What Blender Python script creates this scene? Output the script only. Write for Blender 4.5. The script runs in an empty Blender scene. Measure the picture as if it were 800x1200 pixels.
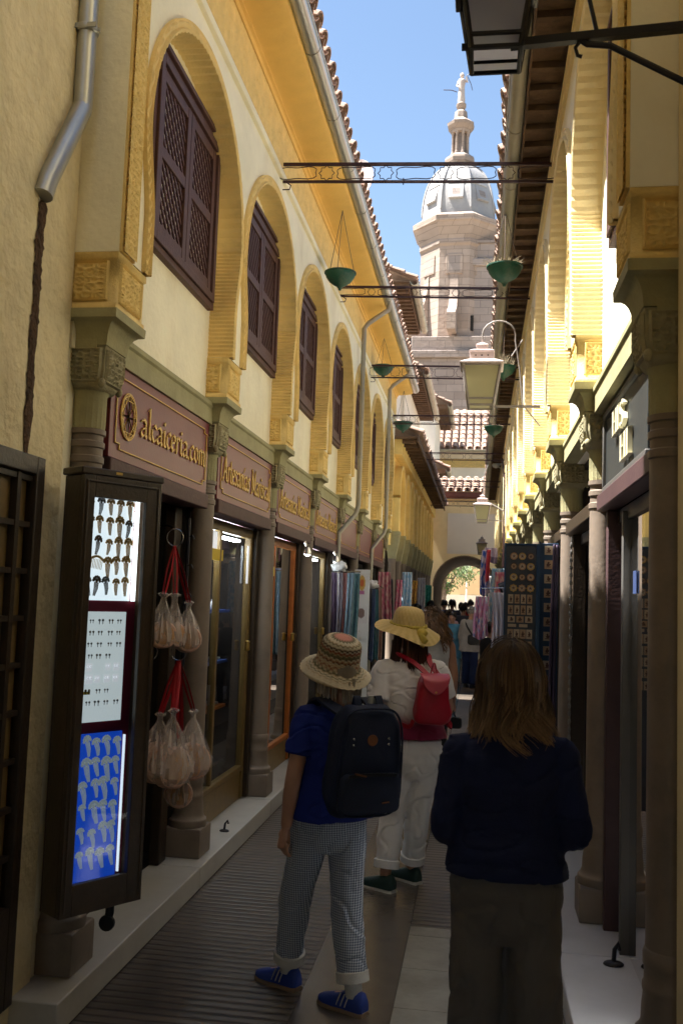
import bpy, bmesh, math, random
from mathutils import Vector, Matrix, noise
PI = math.pi
rnd = random.Random(11)
scene = bpy.context.scene
COL = scene.collection
R = math.radians

# ------------------------------------------------------------------ materials
MATS = {}
def _n(nt, t, **kw):
    n = nt.nodes.new(t)
    for k, v in kw.items(): setattr(n, k, v)
    return n
def mat(name, col, rough=.8, var=.18, vs=4., bump=.15, bs=70., dirt=None, metal=0., emit=0., ecol=None, streak=0., coat=0., bdist=.01, attr=None, spec=.35, dirt_s=1.3, sheen=0.):
    if name in MATS: return MATS[name]
    m = bpy.data.materials.new(name); m.use_nodes = True
    nt = m.node_tree; b = nt.nodes['Principled BSDF']; L = nt.links.new
    tc = _n(nt, 'ShaderNodeTexCoord')
    n1 = _n(nt, 'ShaderNodeTexNoise'); n1.inputs['Scale'].default_value = vs; n1.inputs['Detail'].default_value = 6; n1.inputs['Roughness'].default_value = .65
    L(tc.outputs['Object'], n1.inputs['Vector'])
    hv = _n(nt, 'ShaderNodeMapRange'); hv.inputs[1].default_value = .25; hv.inputs[2].default_value = .75
    hv.inputs[3].default_value = 1 - var; hv.inputs[4].default_value = 1 + var * .6
    L(n1.outputs['Fac'], hv.inputs[0])
    mul = _n(nt, 'ShaderNodeVectorMath', operation='SCALE')
    if attr:
        at = _n(nt, 'ShaderNodeAttribute'); at.attribute_name = attr; L(at.outputs['Color'], mul.inputs[0])
    else: mul.inputs[0].default_value = col[:3]
    L(hv.outputs[0], mul.inputs['Scale'])
    out = mul.outputs[0]
    if dirt:
        n2 = _n(nt, 'ShaderNodeTexNoise'); n2.inputs['Scale'].default_value = dirt_s; n2.inputs['Detail'].default_value = 8; n2.inputs['Roughness'].default_value = .7
        mp = _n(nt, 'ShaderNodeMapping'); mp.inputs['Scale'].default_value = (1, 1, 1 if not streak else streak)
        L(tc.outputs['Object'], mp.inputs[0]); L(mp.outputs[0], n2.inputs['Vector'])
        r2 = _n(nt, 'ShaderNodeMapRange'); r2.inputs[1].default_value = .5; r2.inputs[2].default_value = .75; r2.inputs[3].default_value = 0; r2.inputs[4].default_value = dirt[3] if len(dirt) > 3 else .6
        L(n2.outputs['Fac'], r2.inputs[0])
        mx = _n(nt, 'ShaderNodeMix', data_type='RGBA'); L(r2.outputs[0], mx.inputs['Factor']); L(out, mx.inputs['A']); mx.inputs['B'].default_value = (*dirt[:3], 1)
        out = mx.outputs['Result']
    L(out, b.inputs['Base Color'])
    b.inputs['Roughness'].default_value = rough; b.inputs['Metallic'].default_value = metal
    b.inputs['Specular IOR Level'].default_value = spec
    if coat: b.inputs['Coat Weight'].default_value = coat
    if sheen: b.inputs['Sheen Weight'].default_value = sheen
    if bump:
        n3 = _n(nt, 'ShaderNodeTexNoise'); n3.inputs['Scale'].default_value = bs; n3.inputs['Detail'].default_value = 4
        L(tc.outputs['Object'], n3.inputs['Vector'])
        bp = _n(nt, 'ShaderNodeBump'); bp.inputs['Strength'].default_value = bump; bp.inputs['Distance'].default_value = bdist
        L(n3.outputs['Fac'], bp.inputs['Height']); L(bp.outputs[0], b.inputs['Normal'])
    if emit:
        b.inputs['Emission Strength'].default_value = emit
        if attr: L(out, b.inputs['Emission Color'])
        else: b.inputs['Emission Color'].default_value = (*(ecol or col)[:3], 1)
    MATS[name] = m
    return m
def matnodes(name):
    m = MATS[name]; nt = m.node_tree
    return m, nt, nt.nodes['Principled BSDF'], nt.links.new

# ------------------------------------------------------------------ mesh builder
class MB:
    def __init__(s): s.v = []; s.f = []; s.c = None
    def add(s, vs, fs):
        o = len(s.v); s.v += [tuple(p) for p in vs]; s.f += [tuple(i + o for i in f) for f in fs]
    def box(s, x0, x1, y0, y1, z0, z1, M=None):
        vs = [(x, y, z) for z in (z0, z1) for y in (y0, y1) for x in (x0, x1)]
        if M: vs = [M @ Vector(p) for p in vs]
        s.add(vs, [(0, 2, 3, 1), (4, 5, 7, 6), (0, 1, 5, 4), (2, 6, 7, 3), (0, 4, 6, 2), (1, 3, 7, 5)])
        return s
    def bar(s, p, q, w, h=None, up=(0, 0, 1)):
        p = Vector(p); q = Vector(q); h = h or w; d = (q - p); l = d.length
        if l < 1e-6: return s
        d.normalize(); u = Vector(up)
        if abs(d.dot(u)) > .98: u = Vector((1, 0, 0))
        a = d.cross(u).normalized(); b = a.cross(d).normalized()
        vs = []
        for t in (p, q):
            for i, j in ((-1, -1), (1, -1), (1, 1), (-1, 1)): vs.append(t + a * (i * w / 2) + b * (j * h / 2))
        s.add(vs, [(3, 2, 1, 0), (4, 5, 6, 7), (0, 1, 5, 4), (1, 2, 6, 5), (2, 3, 7, 6), (3, 0, 4, 7)])
        return s
    def tube(s, path, r, n=8, closed=False, cap=True, flat=1., up=(0, 0, 1)):
        P = [Vector(p) for p in path]; m = len(P)
        rs = r if isinstance(r, (list, tuple)) else [r] * m
        rings = []; prev = None
        for i in range(m):
            if closed: d = P[(i + 1) % m] - P[i - 1]
            else: d = P[min(i + 1, m - 1)] - P[max(i - 1, 0)]
            if d.length < 1e-9: d = Vector((0, 0, 1))
            d.normalize()
            if prev is None:
                u = Vector(up)
                if abs(u.dot(d)) > .95: u = Vector((1, 0, 0))
                a = d.cross(u).normalized()
            else:
                a = (prev - d * prev.dot(d))
                a = a.normalized() if a.length > 1e-6 else d.orthogonal().normalized()
            prev = a; b = a.cross(d)
            rings.append([P[i] + (a * math.cos(2 * PI * k / n) + b * math.sin(2 * PI * k / n) * flat) * rs[i] for k in range(n)])
        vs = [p for rg in rings for p in rg]; fs = []
        for i in range(m if closed else m - 1):
            j = (i + 1) % m
            for k in range(n):
                k2 = (k + 1) % n
                fs.append((i * n + k, i * n + k2, j * n + k2, j * n + k))
        if cap and not closed:
            fs.append(tuple(range(n))[::-1]); fs.append(tuple((m - 1) * n + k for k in range(n)))
        s.add(vs, fs); return s
    def loft(s, rings, cap=True, closed=True):
        n = len(rings[0]); vs = [p for r in rings for p in r]; fs = []
        for i in range(len(rings) - 1):
            for k in range(n if closed else n - 1):
                k2 = (k + 1) % n
                fs.append((i * n + k, i * n + k2, (i + 1) * n + k2, (i + 1) * n + k))
        if cap and closed:
            fs.append(tuple(range(n))[::-1]); fs.append(tuple((len(rings) - 1) * n + k for k in range(n)))
        s.add(vs, fs); return s
    def lathe(s, prof, n=24, c=(0, 0, 0), a0=0., cap=True):
        rings = [[(c[0] + r * math.cos(a0 + 2 * PI * k / n), c[1] + r * math.sin(a0 + 2 * PI * k / n), c[2] + z) for k in range(n)] for r, z in prof]
        return s.loft(rings, cap)
    def sqloft(s, prof, c=(0, 0, 0), rx=1.):
        rings = [[(c[0] + i * h * rx, c[1] + j * h, c[2] + z) for i, j in ((-1, -1), (1, -1), (1, 1), (-1, 1))] for h, z in prof]
        return s.loft(rings)
    def grid(s, fn, nu, nv):
        vs = [fn(i / nu, j / nv) for j in range(nv + 1) for i in range(nu + 1)]
        fs = [(j * (nu + 1) + i, j * (nu + 1) + i + 1, (j + 1) * (nu + 1) + i + 1, (j + 1) * (nu + 1) + i) for j in range(nv) for i in range(nu)]
        s.add(vs, fs); return s
    def ball(s, c, r, n=12, m=8):
        rr = r if isinstance(r, (tuple, list)) else (r, r, r)
        rings = []
        for j in range(m + 1):
            t = PI * j / m; q = max(math.sin(t), .02)
            rings.append([(c[0] + rr[0] * q * math.cos(2 * PI * k / n), c[1] + rr[1] * q * math.sin(2 * PI * k / n), c[2] - rr[2] * math.cos(t)) for k in range(n)])
        return s.loft(rings)
    def xf(s, M):
        s.v = [tuple(M @ Vector(p)) for p in s.v]; return s
    def mesh(s, name, off=(0, 0, 0), smooth=True, angle=38):
        me = bpy.data.meshes.new(name)
        o = Vector(off)
        me.from_pydata([tuple(Vector(p) - o) for p in s.v], [], s.f)
        me.validate(); me.update()
        bm = bmesh.new(); bm.from_mesh(me); bmesh.ops.recalc_face_normals(bm, faces=bm.faces); bm.to_mesh(me); bm.free()
        if s.c:
            ca = me.color_attributes.new('Col', 'FLOAT_COLOR', 'POINT')
            for i, c in enumerate(s.c): ca.data[i].color = (*c[:3], 1)
        if smooth:
            me.polygons.foreach_set('use_smooth', [True] * len(me.polygons))
            me.set_sharp_from_angle(angle=R(angle))
        return me
    def build(s, name, m, parent=None, bevel=0., smooth=True, angle=38):
        off = ROOTLOC.get(parent.name, (0, 0, 0)) if parent else (0, 0, 0)
        me = s.mesh(name, off, smooth, angle)
        me.materials.append(m if not isinstance(m, str) else MATS[m])
        return link(name, me, parent, bevel)
ROOTLOC = {}
def link(name, me, parent=None, bevel=0.):
    o = bpy.data.objects.new(name, me); COL.objects.link(o)
    if parent:
        o.parent = parent; ROOTLOC[o.name] = ROOTLOC.get(parent.name, (0, 0, 0))
    if bevel:
        b = o.modifiers.new('Bevel', 'BEVEL'); b.width = bevel; b.segments = 2; b.limit_method = 'ANGLE'; b.angle_limit = R(40)
        b.harden_normals = False
    return o
def tag(o, label, cat, group=None):
    o['label'] = label; o['category'] = cat
    if group: o['group'] = group
    return o
def thing(name, label, cat, loc=(0, 0, 0), group=None):
    """Empty at the base; geometry given in world coordinates is stored relative to it."""
    o = bpy.data.objects.new(name, None); COL.objects.link(o); o.location = loc
    o.empty_display_size = .1
    ROOTLOC[o.name] = tuple(loc)
    return tag(o, label, cat, group)
def single(name, mb, m, label, cat, group=None, bevel=0., base=None, **kw):
    """a thing that is one mesh, origin at its base"""
    if base is None:
        xs = [p[0] for p in mb.v]; ys = [p[1] for p in mb.v]; zs = [p[2] for p in mb.v]
        base = ((min(xs) + max(xs)) / 2, (min(ys) + max(ys)) / 2, min(zs))
    me = mb.mesh(name, base, **kw); me.materials.append(m if not isinstance(m, str) else MATS[m])
    o = link(name, me, None, bevel); o.location = base; ROOTLOC[o.name] = tuple(base)
    return tag(o, label, cat, group)
def struct(name, mb, m, **kw):
    o = mb.build(name, m, None, **kw); o['kind'] = 'structure'; return o
def copy_tree(o, parent=None):
    c = o.copy(); COL.objects.link(c); c.parent = parent
    if o.name in ROOTLOC: ROOTLOC[c.name] = ROOTLOC[o.name]
    for ch in list(o.children): copy_tree(ch, c)
    return c
def dup(o, loc, rz=0., label=None, s=None):
    c = copy_tree(o); c.location = loc; c.rotation_euler = (0, 0, rz)
    if s: c.scale = (s, s, s)
    if label: c['label'] = label
    ROOTLOC[c.name] = tuple(loc)
    return c
def lerp(a, b, t): return a + (b - a) * t
def sstep(t): t = max(0., min(1., t)); return t * t * (3 - 2 * t)

# ------------------------------------------------------------------ material table
mat('cream_plaster', (.96, .90, .68), .9, .13, 2.2, .45, 30, (.66, .54, .30, .5), streak=.3)
mat('sunlit_plaster', (.95, .90, .74), .9, .08, 2.2, .2, 35, (.7, .6, .4, .25), streak=.35)  # right wall whitened: glare of the sun put into its colour
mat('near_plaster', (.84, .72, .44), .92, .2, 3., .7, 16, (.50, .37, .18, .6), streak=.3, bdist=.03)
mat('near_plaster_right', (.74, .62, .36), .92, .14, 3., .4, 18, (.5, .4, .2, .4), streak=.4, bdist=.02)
mat('ochre_stucco', (.88, .64, .22), .85, .16, 5., .3, 60, (.55, .33, .09, .4))
mat('ochre_cove', (.88, .60, .18), .85, .10, 3., .12, 50, (.6, .34, .07, .35))
mat('carved_stucco', (.88, .65, .25), .88, .16, 9., .4, 120)
mat('olive_stone', (.40, .37, .20), .8, .2, 7., .25, 60, (.26, .23, .12, .5))
mat('carved_stone', (.40, .36, .22), .85, .25, 12., .4, 90, (.2, .17, .1, .5), dirt_s=5)
mat('column_marble', (.235, .185, .145), .5, .3, 6., .15, 40, (.12, .095, .07, .6), dirt_s=3., spec=.4)
mat('window_wood', (.105, .05, .042), .55, .25, 14., .2, 60)
mat('sign_board', (.17, .022, .032), .4, .12, 4., .06, 60, spec=.45)
mat('sign_gold', (.80, .52, .12), .45, .12, 20., 0)
mat('lintel_wood', (.10, .05, .046), .6, .25, 10., .2, 60)
mat('dark_wood', (.035, .022, .012), .45, .35, 14., .2, 60, spec=.4)
mat('cabinet_wood', (.05, .032, .016), .4, .4, 16., .15, 70, spec=.5)
mat('shop_gilt_wood', (.17, .105, .03), .42, .3, 12., .15, 60, spec=.45)
mat('orange_wood', (.40, .12, .02), .45, .3, 9., .15, 60)
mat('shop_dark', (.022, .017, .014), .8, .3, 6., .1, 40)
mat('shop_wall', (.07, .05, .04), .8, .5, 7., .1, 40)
mat('soffit_timber', (.14, .085, .05), .85, .4, 9., .5, 40, (.05, .03, .02, .7), dirt_s=4)
mat('zinc', (.48, .49, .47), .38, .16, 6., .06, 40, (.25, .24, .22, .4), metal=.75, dirt_s=3)
mat('painted_gutter', (.38, .355, .28), .5, .16, 6., .06, 40, (.3, .28, .22, .4), metal=.3, dirt_s=3)
mat('roof_tile', (.40, .27, .205), .9, .35, 6., .4, 50, (.44, .37, .31, .6), dirt_s=5)
mat('iron', (.045, .018, .022), .5, .25, 12., .15, 60, spec=.4)
mat('black_iron', (.012, .011, .018), .45, .2, 12., .1, 60, spec=.4)
mat('rust', (.10, .055, .028), .9, .6, 22., .9, 40, (.012, .009, .007, .95), dirt_s=9, bdist=.03)
mat('marble_step', (.52, .50, .46), .35, .15, 3., .05, 40, (.33, .31, .28, .5), dirt_s=2.5)
mat('marble_step_right', (.55, .56, .60), .3, .12, 3., .05, 40, (.4, .4, .42, .4), dirt_s=2.5)
mat('smooth_slab', (.105, .088, .072), .26, .3, 3., .08, 30, (.045, .037, .03, .6), dirt_s=3., spec=.5)
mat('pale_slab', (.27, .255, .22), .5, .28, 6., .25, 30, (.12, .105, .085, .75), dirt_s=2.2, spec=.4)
mat('ground_earth', (.12, .10, .08), .9, .3, 2., .2, 20)
mat('tower_stone', (.44, .345, .285), .9, .22, .35, .3, 3, (.34, .265, .23, .6), dirt_s=.25, bdist=.1)
mat('tower_grey', (.37, .305, .27), .9, .2, .4, .3, 3, (.3, .25, .23, .6), dirt_s=.3, bdist=.1)
mat('dome_lead', (.40, .38, .37), .75, .25, .5, .3, 4, (.27, .28, .33, .7), dirt_s=.4, bdist=.08)
mat('statue_stone', (.60, .50, .44), .9, .2, 2., .3, 12)
mat('dark_void', (.02, .017, .015), .9, .2, 4., 0)
mat('white_wall', (.78, .72, .60), .9, .1, 1.2, .2, 20, (.6, .52, .4, .4))
mat('arch_wall', (.90, .70, .38), .9, .1, 1.2, .2, 20, (.62, .44, .2, .4))
mat('arch_panel', (.78, .68, .55), .9, .08, 1., .1, 20)
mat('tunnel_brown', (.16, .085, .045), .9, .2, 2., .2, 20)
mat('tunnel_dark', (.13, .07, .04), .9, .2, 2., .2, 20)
mat('maroon_beam', (.15, .055, .04), .7, .2, 6., .2, 30)
mat('sunny_wall', (.55, .38, .21), .9, .1, .8, .2, 10)
mat('plaza_pale', (.6, .53, .42), .9, .1, .8, .2, 10)
mat('leaf', (.085, .13, .035), .6, .5, 3., .0, 20)
mat('bark', (.10, .07, .05), .9, .3, 9., .5, 30)
mat('planter_green', (.02, .11, .075), .5, .35, 9., .15, 40, (.16, .16, .12, .7), dirt_s=7)
mat('dry_plant', (.38, .30, .19), .9, .4, 9., 0)
mat('wire', (.16, .12, .10), .5, .1, 5., 0, metal=.5)
mat('lantern_white', (.62, .52, .50), .5, .15, 9., .1, 50)
mat('lantern_frame_grey', (.30, .27, .25), .5, .2, 9., .1, 50)
mat('lantern_glass', (.42, .41, .29), .35, .15, 5., .05, 30, (.33, .29, .16, .5), dirt_s=3)
mat('lantern_glass_dark', (.20, .19, .21), .3, .2, 5., .05, 30)
mat('white_plastic', (.75, .75, .74), .4, .05, 5., 0)
mat('black_plastic', (.015, .015, .017), .4, .1, 5., 0)
mat('skin', (.47, .255, .17), .5, .12, 18., .08, 200, spec=.4)
mat('skin_tan', (.36, .18, .11), .5, .14, 18., .08, 200, spec=.4)

def courses(name, bw, bh, joint=.55, amount=.35):
    m, nt, bs, L = matnodes(name)
    tc = _n(nt, 'ShaderNodeTexCoord'); sp = _n(nt, 'ShaderNodeSeparateXYZ'); L(tc.outputs['Object'], sp.inputs[0])
    ad = _n(nt, 'ShaderNodeMath', operation='ADD'); L(sp.outputs['X'], ad.inputs[0]); L(sp.outputs['Y'], ad.inputs[1])
    cb = _n(nt, 'ShaderNodeCombineXYZ'); L(ad.outputs[0], cb.inputs['X']); L(sp.outputs['Z'], cb.inputs['Y'])
    br = _n(nt, 'ShaderNodeTexBrick'); br.inputs['Scale'].default_value = 1.; br.inputs['Brick Width'].default_value = bw; br.inputs['Row Height'].default_value = bh; br.inputs['Mortar Size'].default_value = .02
    br.inputs['Color1'].default_value = (1, 1, 1, 1); br.inputs['Color2'].default_value = (.80, .78, .76, 1); br.inputs['Mortar'].default_value = (joint, joint, joint, 1)
    L(cb.outputs[0], br.inputs['Vector'])
    old = bs.inputs['Base Color'].links[0].from_socket
    mx = _n(nt, 'ShaderNodeMix', data_type='RGBA', blend_type='MULTIPLY'); mx.inputs['Factor'].default_value = 1.; L(old, mx.inputs['A']); L(br.outputs['Color'], mx.inputs['B']); L(mx.outputs['Result'], bs.inputs['Base Color'])
courses('tower_stone', 1.3, .62); courses('tower_grey', 1.3, .62)

def translucent(name, col, w):
    m, nt, bs, L = matnodes(name)
    out = [n for n in nt.nodes if n.type == 'OUTPUT_MATERIAL'][0]
    tr = _n(nt, 'ShaderNodeBsdfTranslucent'); tr.inputs[0].default_value = (*col, 1); mx = _n(nt, 'ShaderNodeMixShader'); mx.inputs[0].default_value = w
    L(bs.outputs[0], mx.inputs[1]); L(tr.outputs[0], mx.inputs[2]); L(mx.outputs[0], out.inputs[0])
translucent('lantern_glass', (.75, .72, .50), .5); translucent('lantern_glass_dark', (.72, .74, .86), .65)
# ------------------------------------------------------------------ special materials
def ribbed(name, col, period=.046, panel=.92):
    m = mat(name, col, .42, .35, 2.5, 0, dirt=(.05, .04, .03, .7), dirt_s=1.6, spec=.5)
    m, nt, b, L = matnodes(name)
    tc = _n(nt, 'ShaderNodeTexCoord'); sp = _n(nt, 'ShaderNodeSeparateXYZ'); L(tc.outputs['Object'], sp.inputs[0])
    def math_(op, a, v=None, c=None):
        n = _n(nt, 'ShaderNodeMath', operation=op)
        for i, q in enumerate((a, v, c)):
            if q is None: continue
            if isinstance(q, (int, float)): n.inputs[i].default_value = q
            else: L(q, n.inputs[i])
        return n.outputs[0]
    t = math_('FRACT', math_('DIVIDE', sp.outputs['Y'], period))
    rib = math_('SMOOTH_MIN', math_('MULTIPLY', math_('ABSOLUTE', math_('SUBTRACT', t, .5)), 4.), 1., .3)
    pj = math_('FRACT', math_('DIVIDE', sp.outputs['Y'], panel))
    joint = math_('GREATER_THAN', math_('ABSOLUTE', math_('SUBTRACT', pj, .5)), .008)
    h = math_('MULTIPLY', rib, joint)
    bp = _n(nt, 'ShaderNodeBump'); bp.inputs['Strength'].default_value = .6; bp.inputs['Distance'].default_value = .010
    L(h, bp.inputs['Height']); L(bp.outputs[0], b.inputs['Normal'])
    old = b.inputs['Base Color'].links[0].from_socket
    pn = _n(nt, 'ShaderNodeTexWhiteNoise', noise_dimensions='1D'); L(math_('FLOOR', math_('DIVIDE', sp.outputs['Y'], panel)), pn.inputs['W'])
    k = math_('MULTIPLY', math_('MULTIPLY_ADD', h, .62, .38), math_('MULTIPLY_ADD', pn.outputs['Value'], .45, .75))
    sc = _n(nt, 'ShaderNodeVectorMath', operation='SCALE'); L(old, sc.inputs[0]); L(k, sc.inputs['Scale']); L(sc.outputs[0], b.inputs['Base Color'])
    return m
ribbed('ribbed_paving', (.125, .098, .076), .058)

def ridge(name, base, period, strength=.6):
    """the striped stucco of the arch soffits: fine grooves by height"""
    return mat(name, base, .85, .22, 6., .35, 70, (.6, .38, .1, .4), dirt_s=6.)
ridge('soffit_stucco', (.88, .66, .27), .05)
mat('soffit_stucco_sunlit', (.92, .78, .47), .85, .16, 6., .35, 70, (.72, .52, .22, .4), dirt_s=6.)  # paler copy of the left stucco: strong sun put into the colour
def glass(name, tint=(.85, .9, .9), refl=.12, rough=.02):
    m = bpy.data.materials.new(name); m.use_nodes = True; nt = m.node_tree
    for n in list(nt.nodes):
        if n.type == 'BSDF_PRINCIPLED': nt.nodes.remove(n)
    out = [n for n in nt.nodes if n.type == 'OUTPUT_MATERIAL'][0]
    tr = _n(nt, 'ShaderNodeBsdfTransparent'); tr.inputs[0].default_value = (*tint, 1)
    gl = _n(nt, 'ShaderNodeBsdfGlossy'); gl.inputs['Roughness'].default_value = rough
    fr = _n(nt, 'ShaderNodeFresnel'); fr.inputs[0].default_value = 1.45
    mx = _n(nt, 'ShaderNodeMixShader')
    nt.links.new(fr.outputs[0], mx.inputs[0]); nt.links.new(tr.outputs[0], mx.inputs[1]); nt.links.new(gl.outputs[0], mx.inputs[2])
    nt.links.new(mx.outputs[0], out.inputs[0]); MATS[name] = m
    return m
glass('pane_glass', (.78, .80, .78))
def film(name, tint, alpha):
    """thin crinkled plastic"""
    m = bpy.data.materials.new(name); m.use_nodes = True; nt = m.node_tree; b = nt.nodes['Principled BSDF']
    b.inputs['Base Color'].default_value = (*tint, 1); b.inputs['Roughness'].default_value = .22
    out = [n for n in nt.nodes if n.type == 'OUTPUT_MATERIAL'][0]
    tr = _n(nt, 'ShaderNodeBsdfTransparent'); mx = _n(nt, 'ShaderNodeMixShader')
    tc = _n(nt, 'ShaderNodeTexCoord'); no = _n(nt, 'ShaderNodeTexNoise'); no.inputs['Scale'].default_value = 22; no.inputs['Detail'].default_value = 4
    mp = _n(nt, 'ShaderNodeMapping'); mp.inputs['Scale'].default_value = (1, 1, .25)
    nt.links.new(tc.outputs['Object'], mp.inputs[0]); nt.links.new(mp.outputs[0], no.inputs['Vector'])
    mr = _n(nt, 'ShaderNodeMapRange'); mr.inputs[1].default_value = .35; mr.inputs[2].default_value = .7; mr.inputs[3].default_value = alpha * .45; mr.inputs[4].default_value = min(1, alpha * 1.5)
    nt.links.new(no.outputs['Fac'], mr.inputs[0]); nt.links.new(mr.outputs[0], mx.inputs[0])
    nt.links.new(tr.outputs[0], mx.inputs[1]); nt.links.new(b.outputs[0], mx.inputs[2]); nt.links.new(mx.outputs[0], out.inputs[0])
    bp = _n(nt, 'ShaderNodeBump'); bp.inputs['Strength'].default_value = .7; bp.inputs['Distance'].default_value = .01
    nt.links.new(no.outputs['Fac'], bp.inputs['Height']); nt.links.new(bp.outputs[0], b.inputs['Normal'])
    MATS[name] = m
film('clear_plastic', (.80, .72, .66), .34)

# ------------------------------------------------------------------ carved relief
def arab(a, b):
    """height 0..1 of a four-fold symmetric interlace on [-1,1]^2"""
    x, y = abs(a), abs(b); h = 0.
    def ring(cx, cy, r, w):
        d = abs(math.hypot(x - cx, y - cy) - r); return max(0., 1 - (d / w) ** 2)
    for c in ((.0, .0, .20, .06), (.42, .42, .26, .07), (.80, .30, .20, .06), (.30, .80, .20, .06), (.86, .86, .22, .07), (.0, .58, .17, .055), (.58, .0, .17, .055), (.62, .62, .10, .06)):
        h = max(h, ring(*c))
    d = abs(x - y) / 1.414; h = max(h, max(0., 1 - (d / .055) ** 2) * .9)
    d = abs(x + y - .72) / 1.414; h = max(h, max(0., 1 - (d / .05) ** 2) * .8)
    return h
def relief_panel(mb, fr, half, zc, hh, depth, n=40, border=.13):
    """carved square on a face: fr(s, z, o) gives the point at s across, z up, o outwards"""
    def f(u, v):
        a, b = 2 * u - 1, 2 * v - 1
        e = max(abs(a), abs(b))
        o = depth if e > 1 - border else depth * (arab(a / (1 - border), b / (1 - border)))
        if e > .985: o = 0
        elif 1 - border - .05 < e <= 1 - border: o = 0
        return fr(a * half, zc + b * hh, o)
    mb.grid(f, n, n)

def relief_strip(mb, fr, s0, s1, z0, z1, tile_s, tile_z, depth, n=22):
    """carved interlace repeated over a band; fr(s, z, o)"""
    ns = max(1, round((s1 - s0) / tile_s)); nz = max(1, round((z1 - z0) / tile_z))
    def f(u, v):
        a = (u * ns) % 1. if u < 1 else 1.; c = (v * nz) % 1. if v < 1 else 1.
        q = arab(2 * a - 1, 2 * c - 1) + .18 * noise.noise((u * ns * 3.1, v * nz * 3.3, 2.)); e = max(abs(2 * a - 1), abs(2 * c - 1))
        return fr(lerp(s0, s1, u), lerp(z0, z1, v), depth * (1. if e > .955 else max(0, q)))
    mb.grid(f, ns * n, nz * n)
# ------------------------------------------------------------------ arcade
S = 1.71885
class Side:
    def __init__(s, xf, sg, dz): s.xf, s.sg, s.dz = xf, sg, dz
    def __call__(s, u, y, z): return (s.xf + s.sg * u, y, z + s.dz)
    def box(s, mb, u0, u1, y0, y1, z0, z1):
        xa, xb = s.xf + s.sg * u0, s.xf + s.sg * u1
        mb.box(min(xa, xb), max(xa, xb), y0, y1, z0 + s.dz, z1 + s.dz)
UR = .142      # depth of the recessed window wall behind the block faces
UA = .177      # column axis
OP = .70       # half opening at the impost
def arch_half(z):
    if z <= 3.28: return OP
    if z <= 3.72: return OP + .085 * sstep((z - 3.28) / .44)
    t = (z - 3.72) / .76
    return .785 * math.sqrt(max(0., 1 - t * t)) if t < 1 else 0.
def arch_outline(grow=0., n=56):
    """list of (y, z) from the left impost over the top to the right one, y about the bay centre"""
    L = []
    for k in range(n): L.append((-(arch_half(3.04 + .68 * k / n) + grow), 3.04 + .68 * k / n))
    m = 84
    for k in range(m + 1):
        a = PI - PI * k / m
        L.append(((.785 + grow) * math.cos(a), 3.72 + (.76 + grow) * math.sin(a)))
    L += [(-y, z) for y, z in L[:n][::-1]]
    return L
ZT = 4.70
def arch_mould_mesh(T, yc):
    mb = MB()
    O0 = arch_outline(0.)
    n = len(O0)
    # grooved soffit from the street face to the recessed wall
    rings = []
    for k in range(n):
        gr = .011 if k % 2 else 0.
        sc = .009 * (k % 2)
        rings.append([P3(T, yc, k, -.0, UR + .012), P3(T, yc, k, gr, UR - .01), P3(T, yc, k, gr, .02), P3(T, yc, k, sc, .0), P3(T, yc, k, sc, -.012),
                      P3(T, yc, k, .018, -.020), P3(T, yc, k, .026, -.004), P3(T, yc, k, .034 + .004 * (k % 2), -.014 if (k // 2) % 2 else -.004), P3(T, yc, k, .048, -.016 if (k // 2) % 2 else -.005), P3(T, yc, k, .056, -.003), P3(T, yc, k, .066, -.010), P3(T, yc, k, .066, .014)])
    mb.loft(rings, cap=False, closed=False)
    return mb
_oc = {}
def P3(T, yc, k, g, u):
    key = round(g, 4)
    if key not in _oc: _oc[key] = arch_outline(g)
    y, z = _oc[key][k]
    y = max(-S / 2 + .004, min(S / 2 - .004, y))
    return T(u, yc + y, z)
def spandrel(mb, T, yc, u=.012):
    O = [(max(-S / 2, min(S / 2, y)), z) for y, z in arch_outline(.05)]
    B = []
    for y, z in O:
        if z < 3.72: B.append((-S / 2 if y < 0 else S / 2, z))
        else:
            dx, dz_ = y, z - 3.72
            tx = (S / 2) / abs(dx) if abs(dx) > 1e-6 else 1e9; tz = (ZT - 3.72) / dz_ if dz_ > 1e-6 else 1e9
            t = min(tx, tz); B.append((dx * t, 3.72 + dz_ * t))
    vs = []; fs = []
    for (y, z), (by, bz) in zip(O, B): vs += [T(u, yc + y, z), T(u, yc + by, bz)]
    for k in range(len(O) - 1): fs.append((2 * k, 2 * k + 1, 2 * k + 3, 2 * k + 2))
    # the corner triangles
    for k in range(len(B) - 1):
        (y1, z1), (y2, z2) = B[k], B[k + 1]
        if abs(y1 - y2) > 1e-5 and abs(z1 - z2) > 1e-5:
            cy = y1 if abs(abs(y1) - S / 2) < 1e-6 else y2
            vs.append(T(u, yc + cy, ZT)); fs.append((2 * k + 1, len(vs) - 1, 2 * k + 3))
    mb.add(vs, fs)

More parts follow.
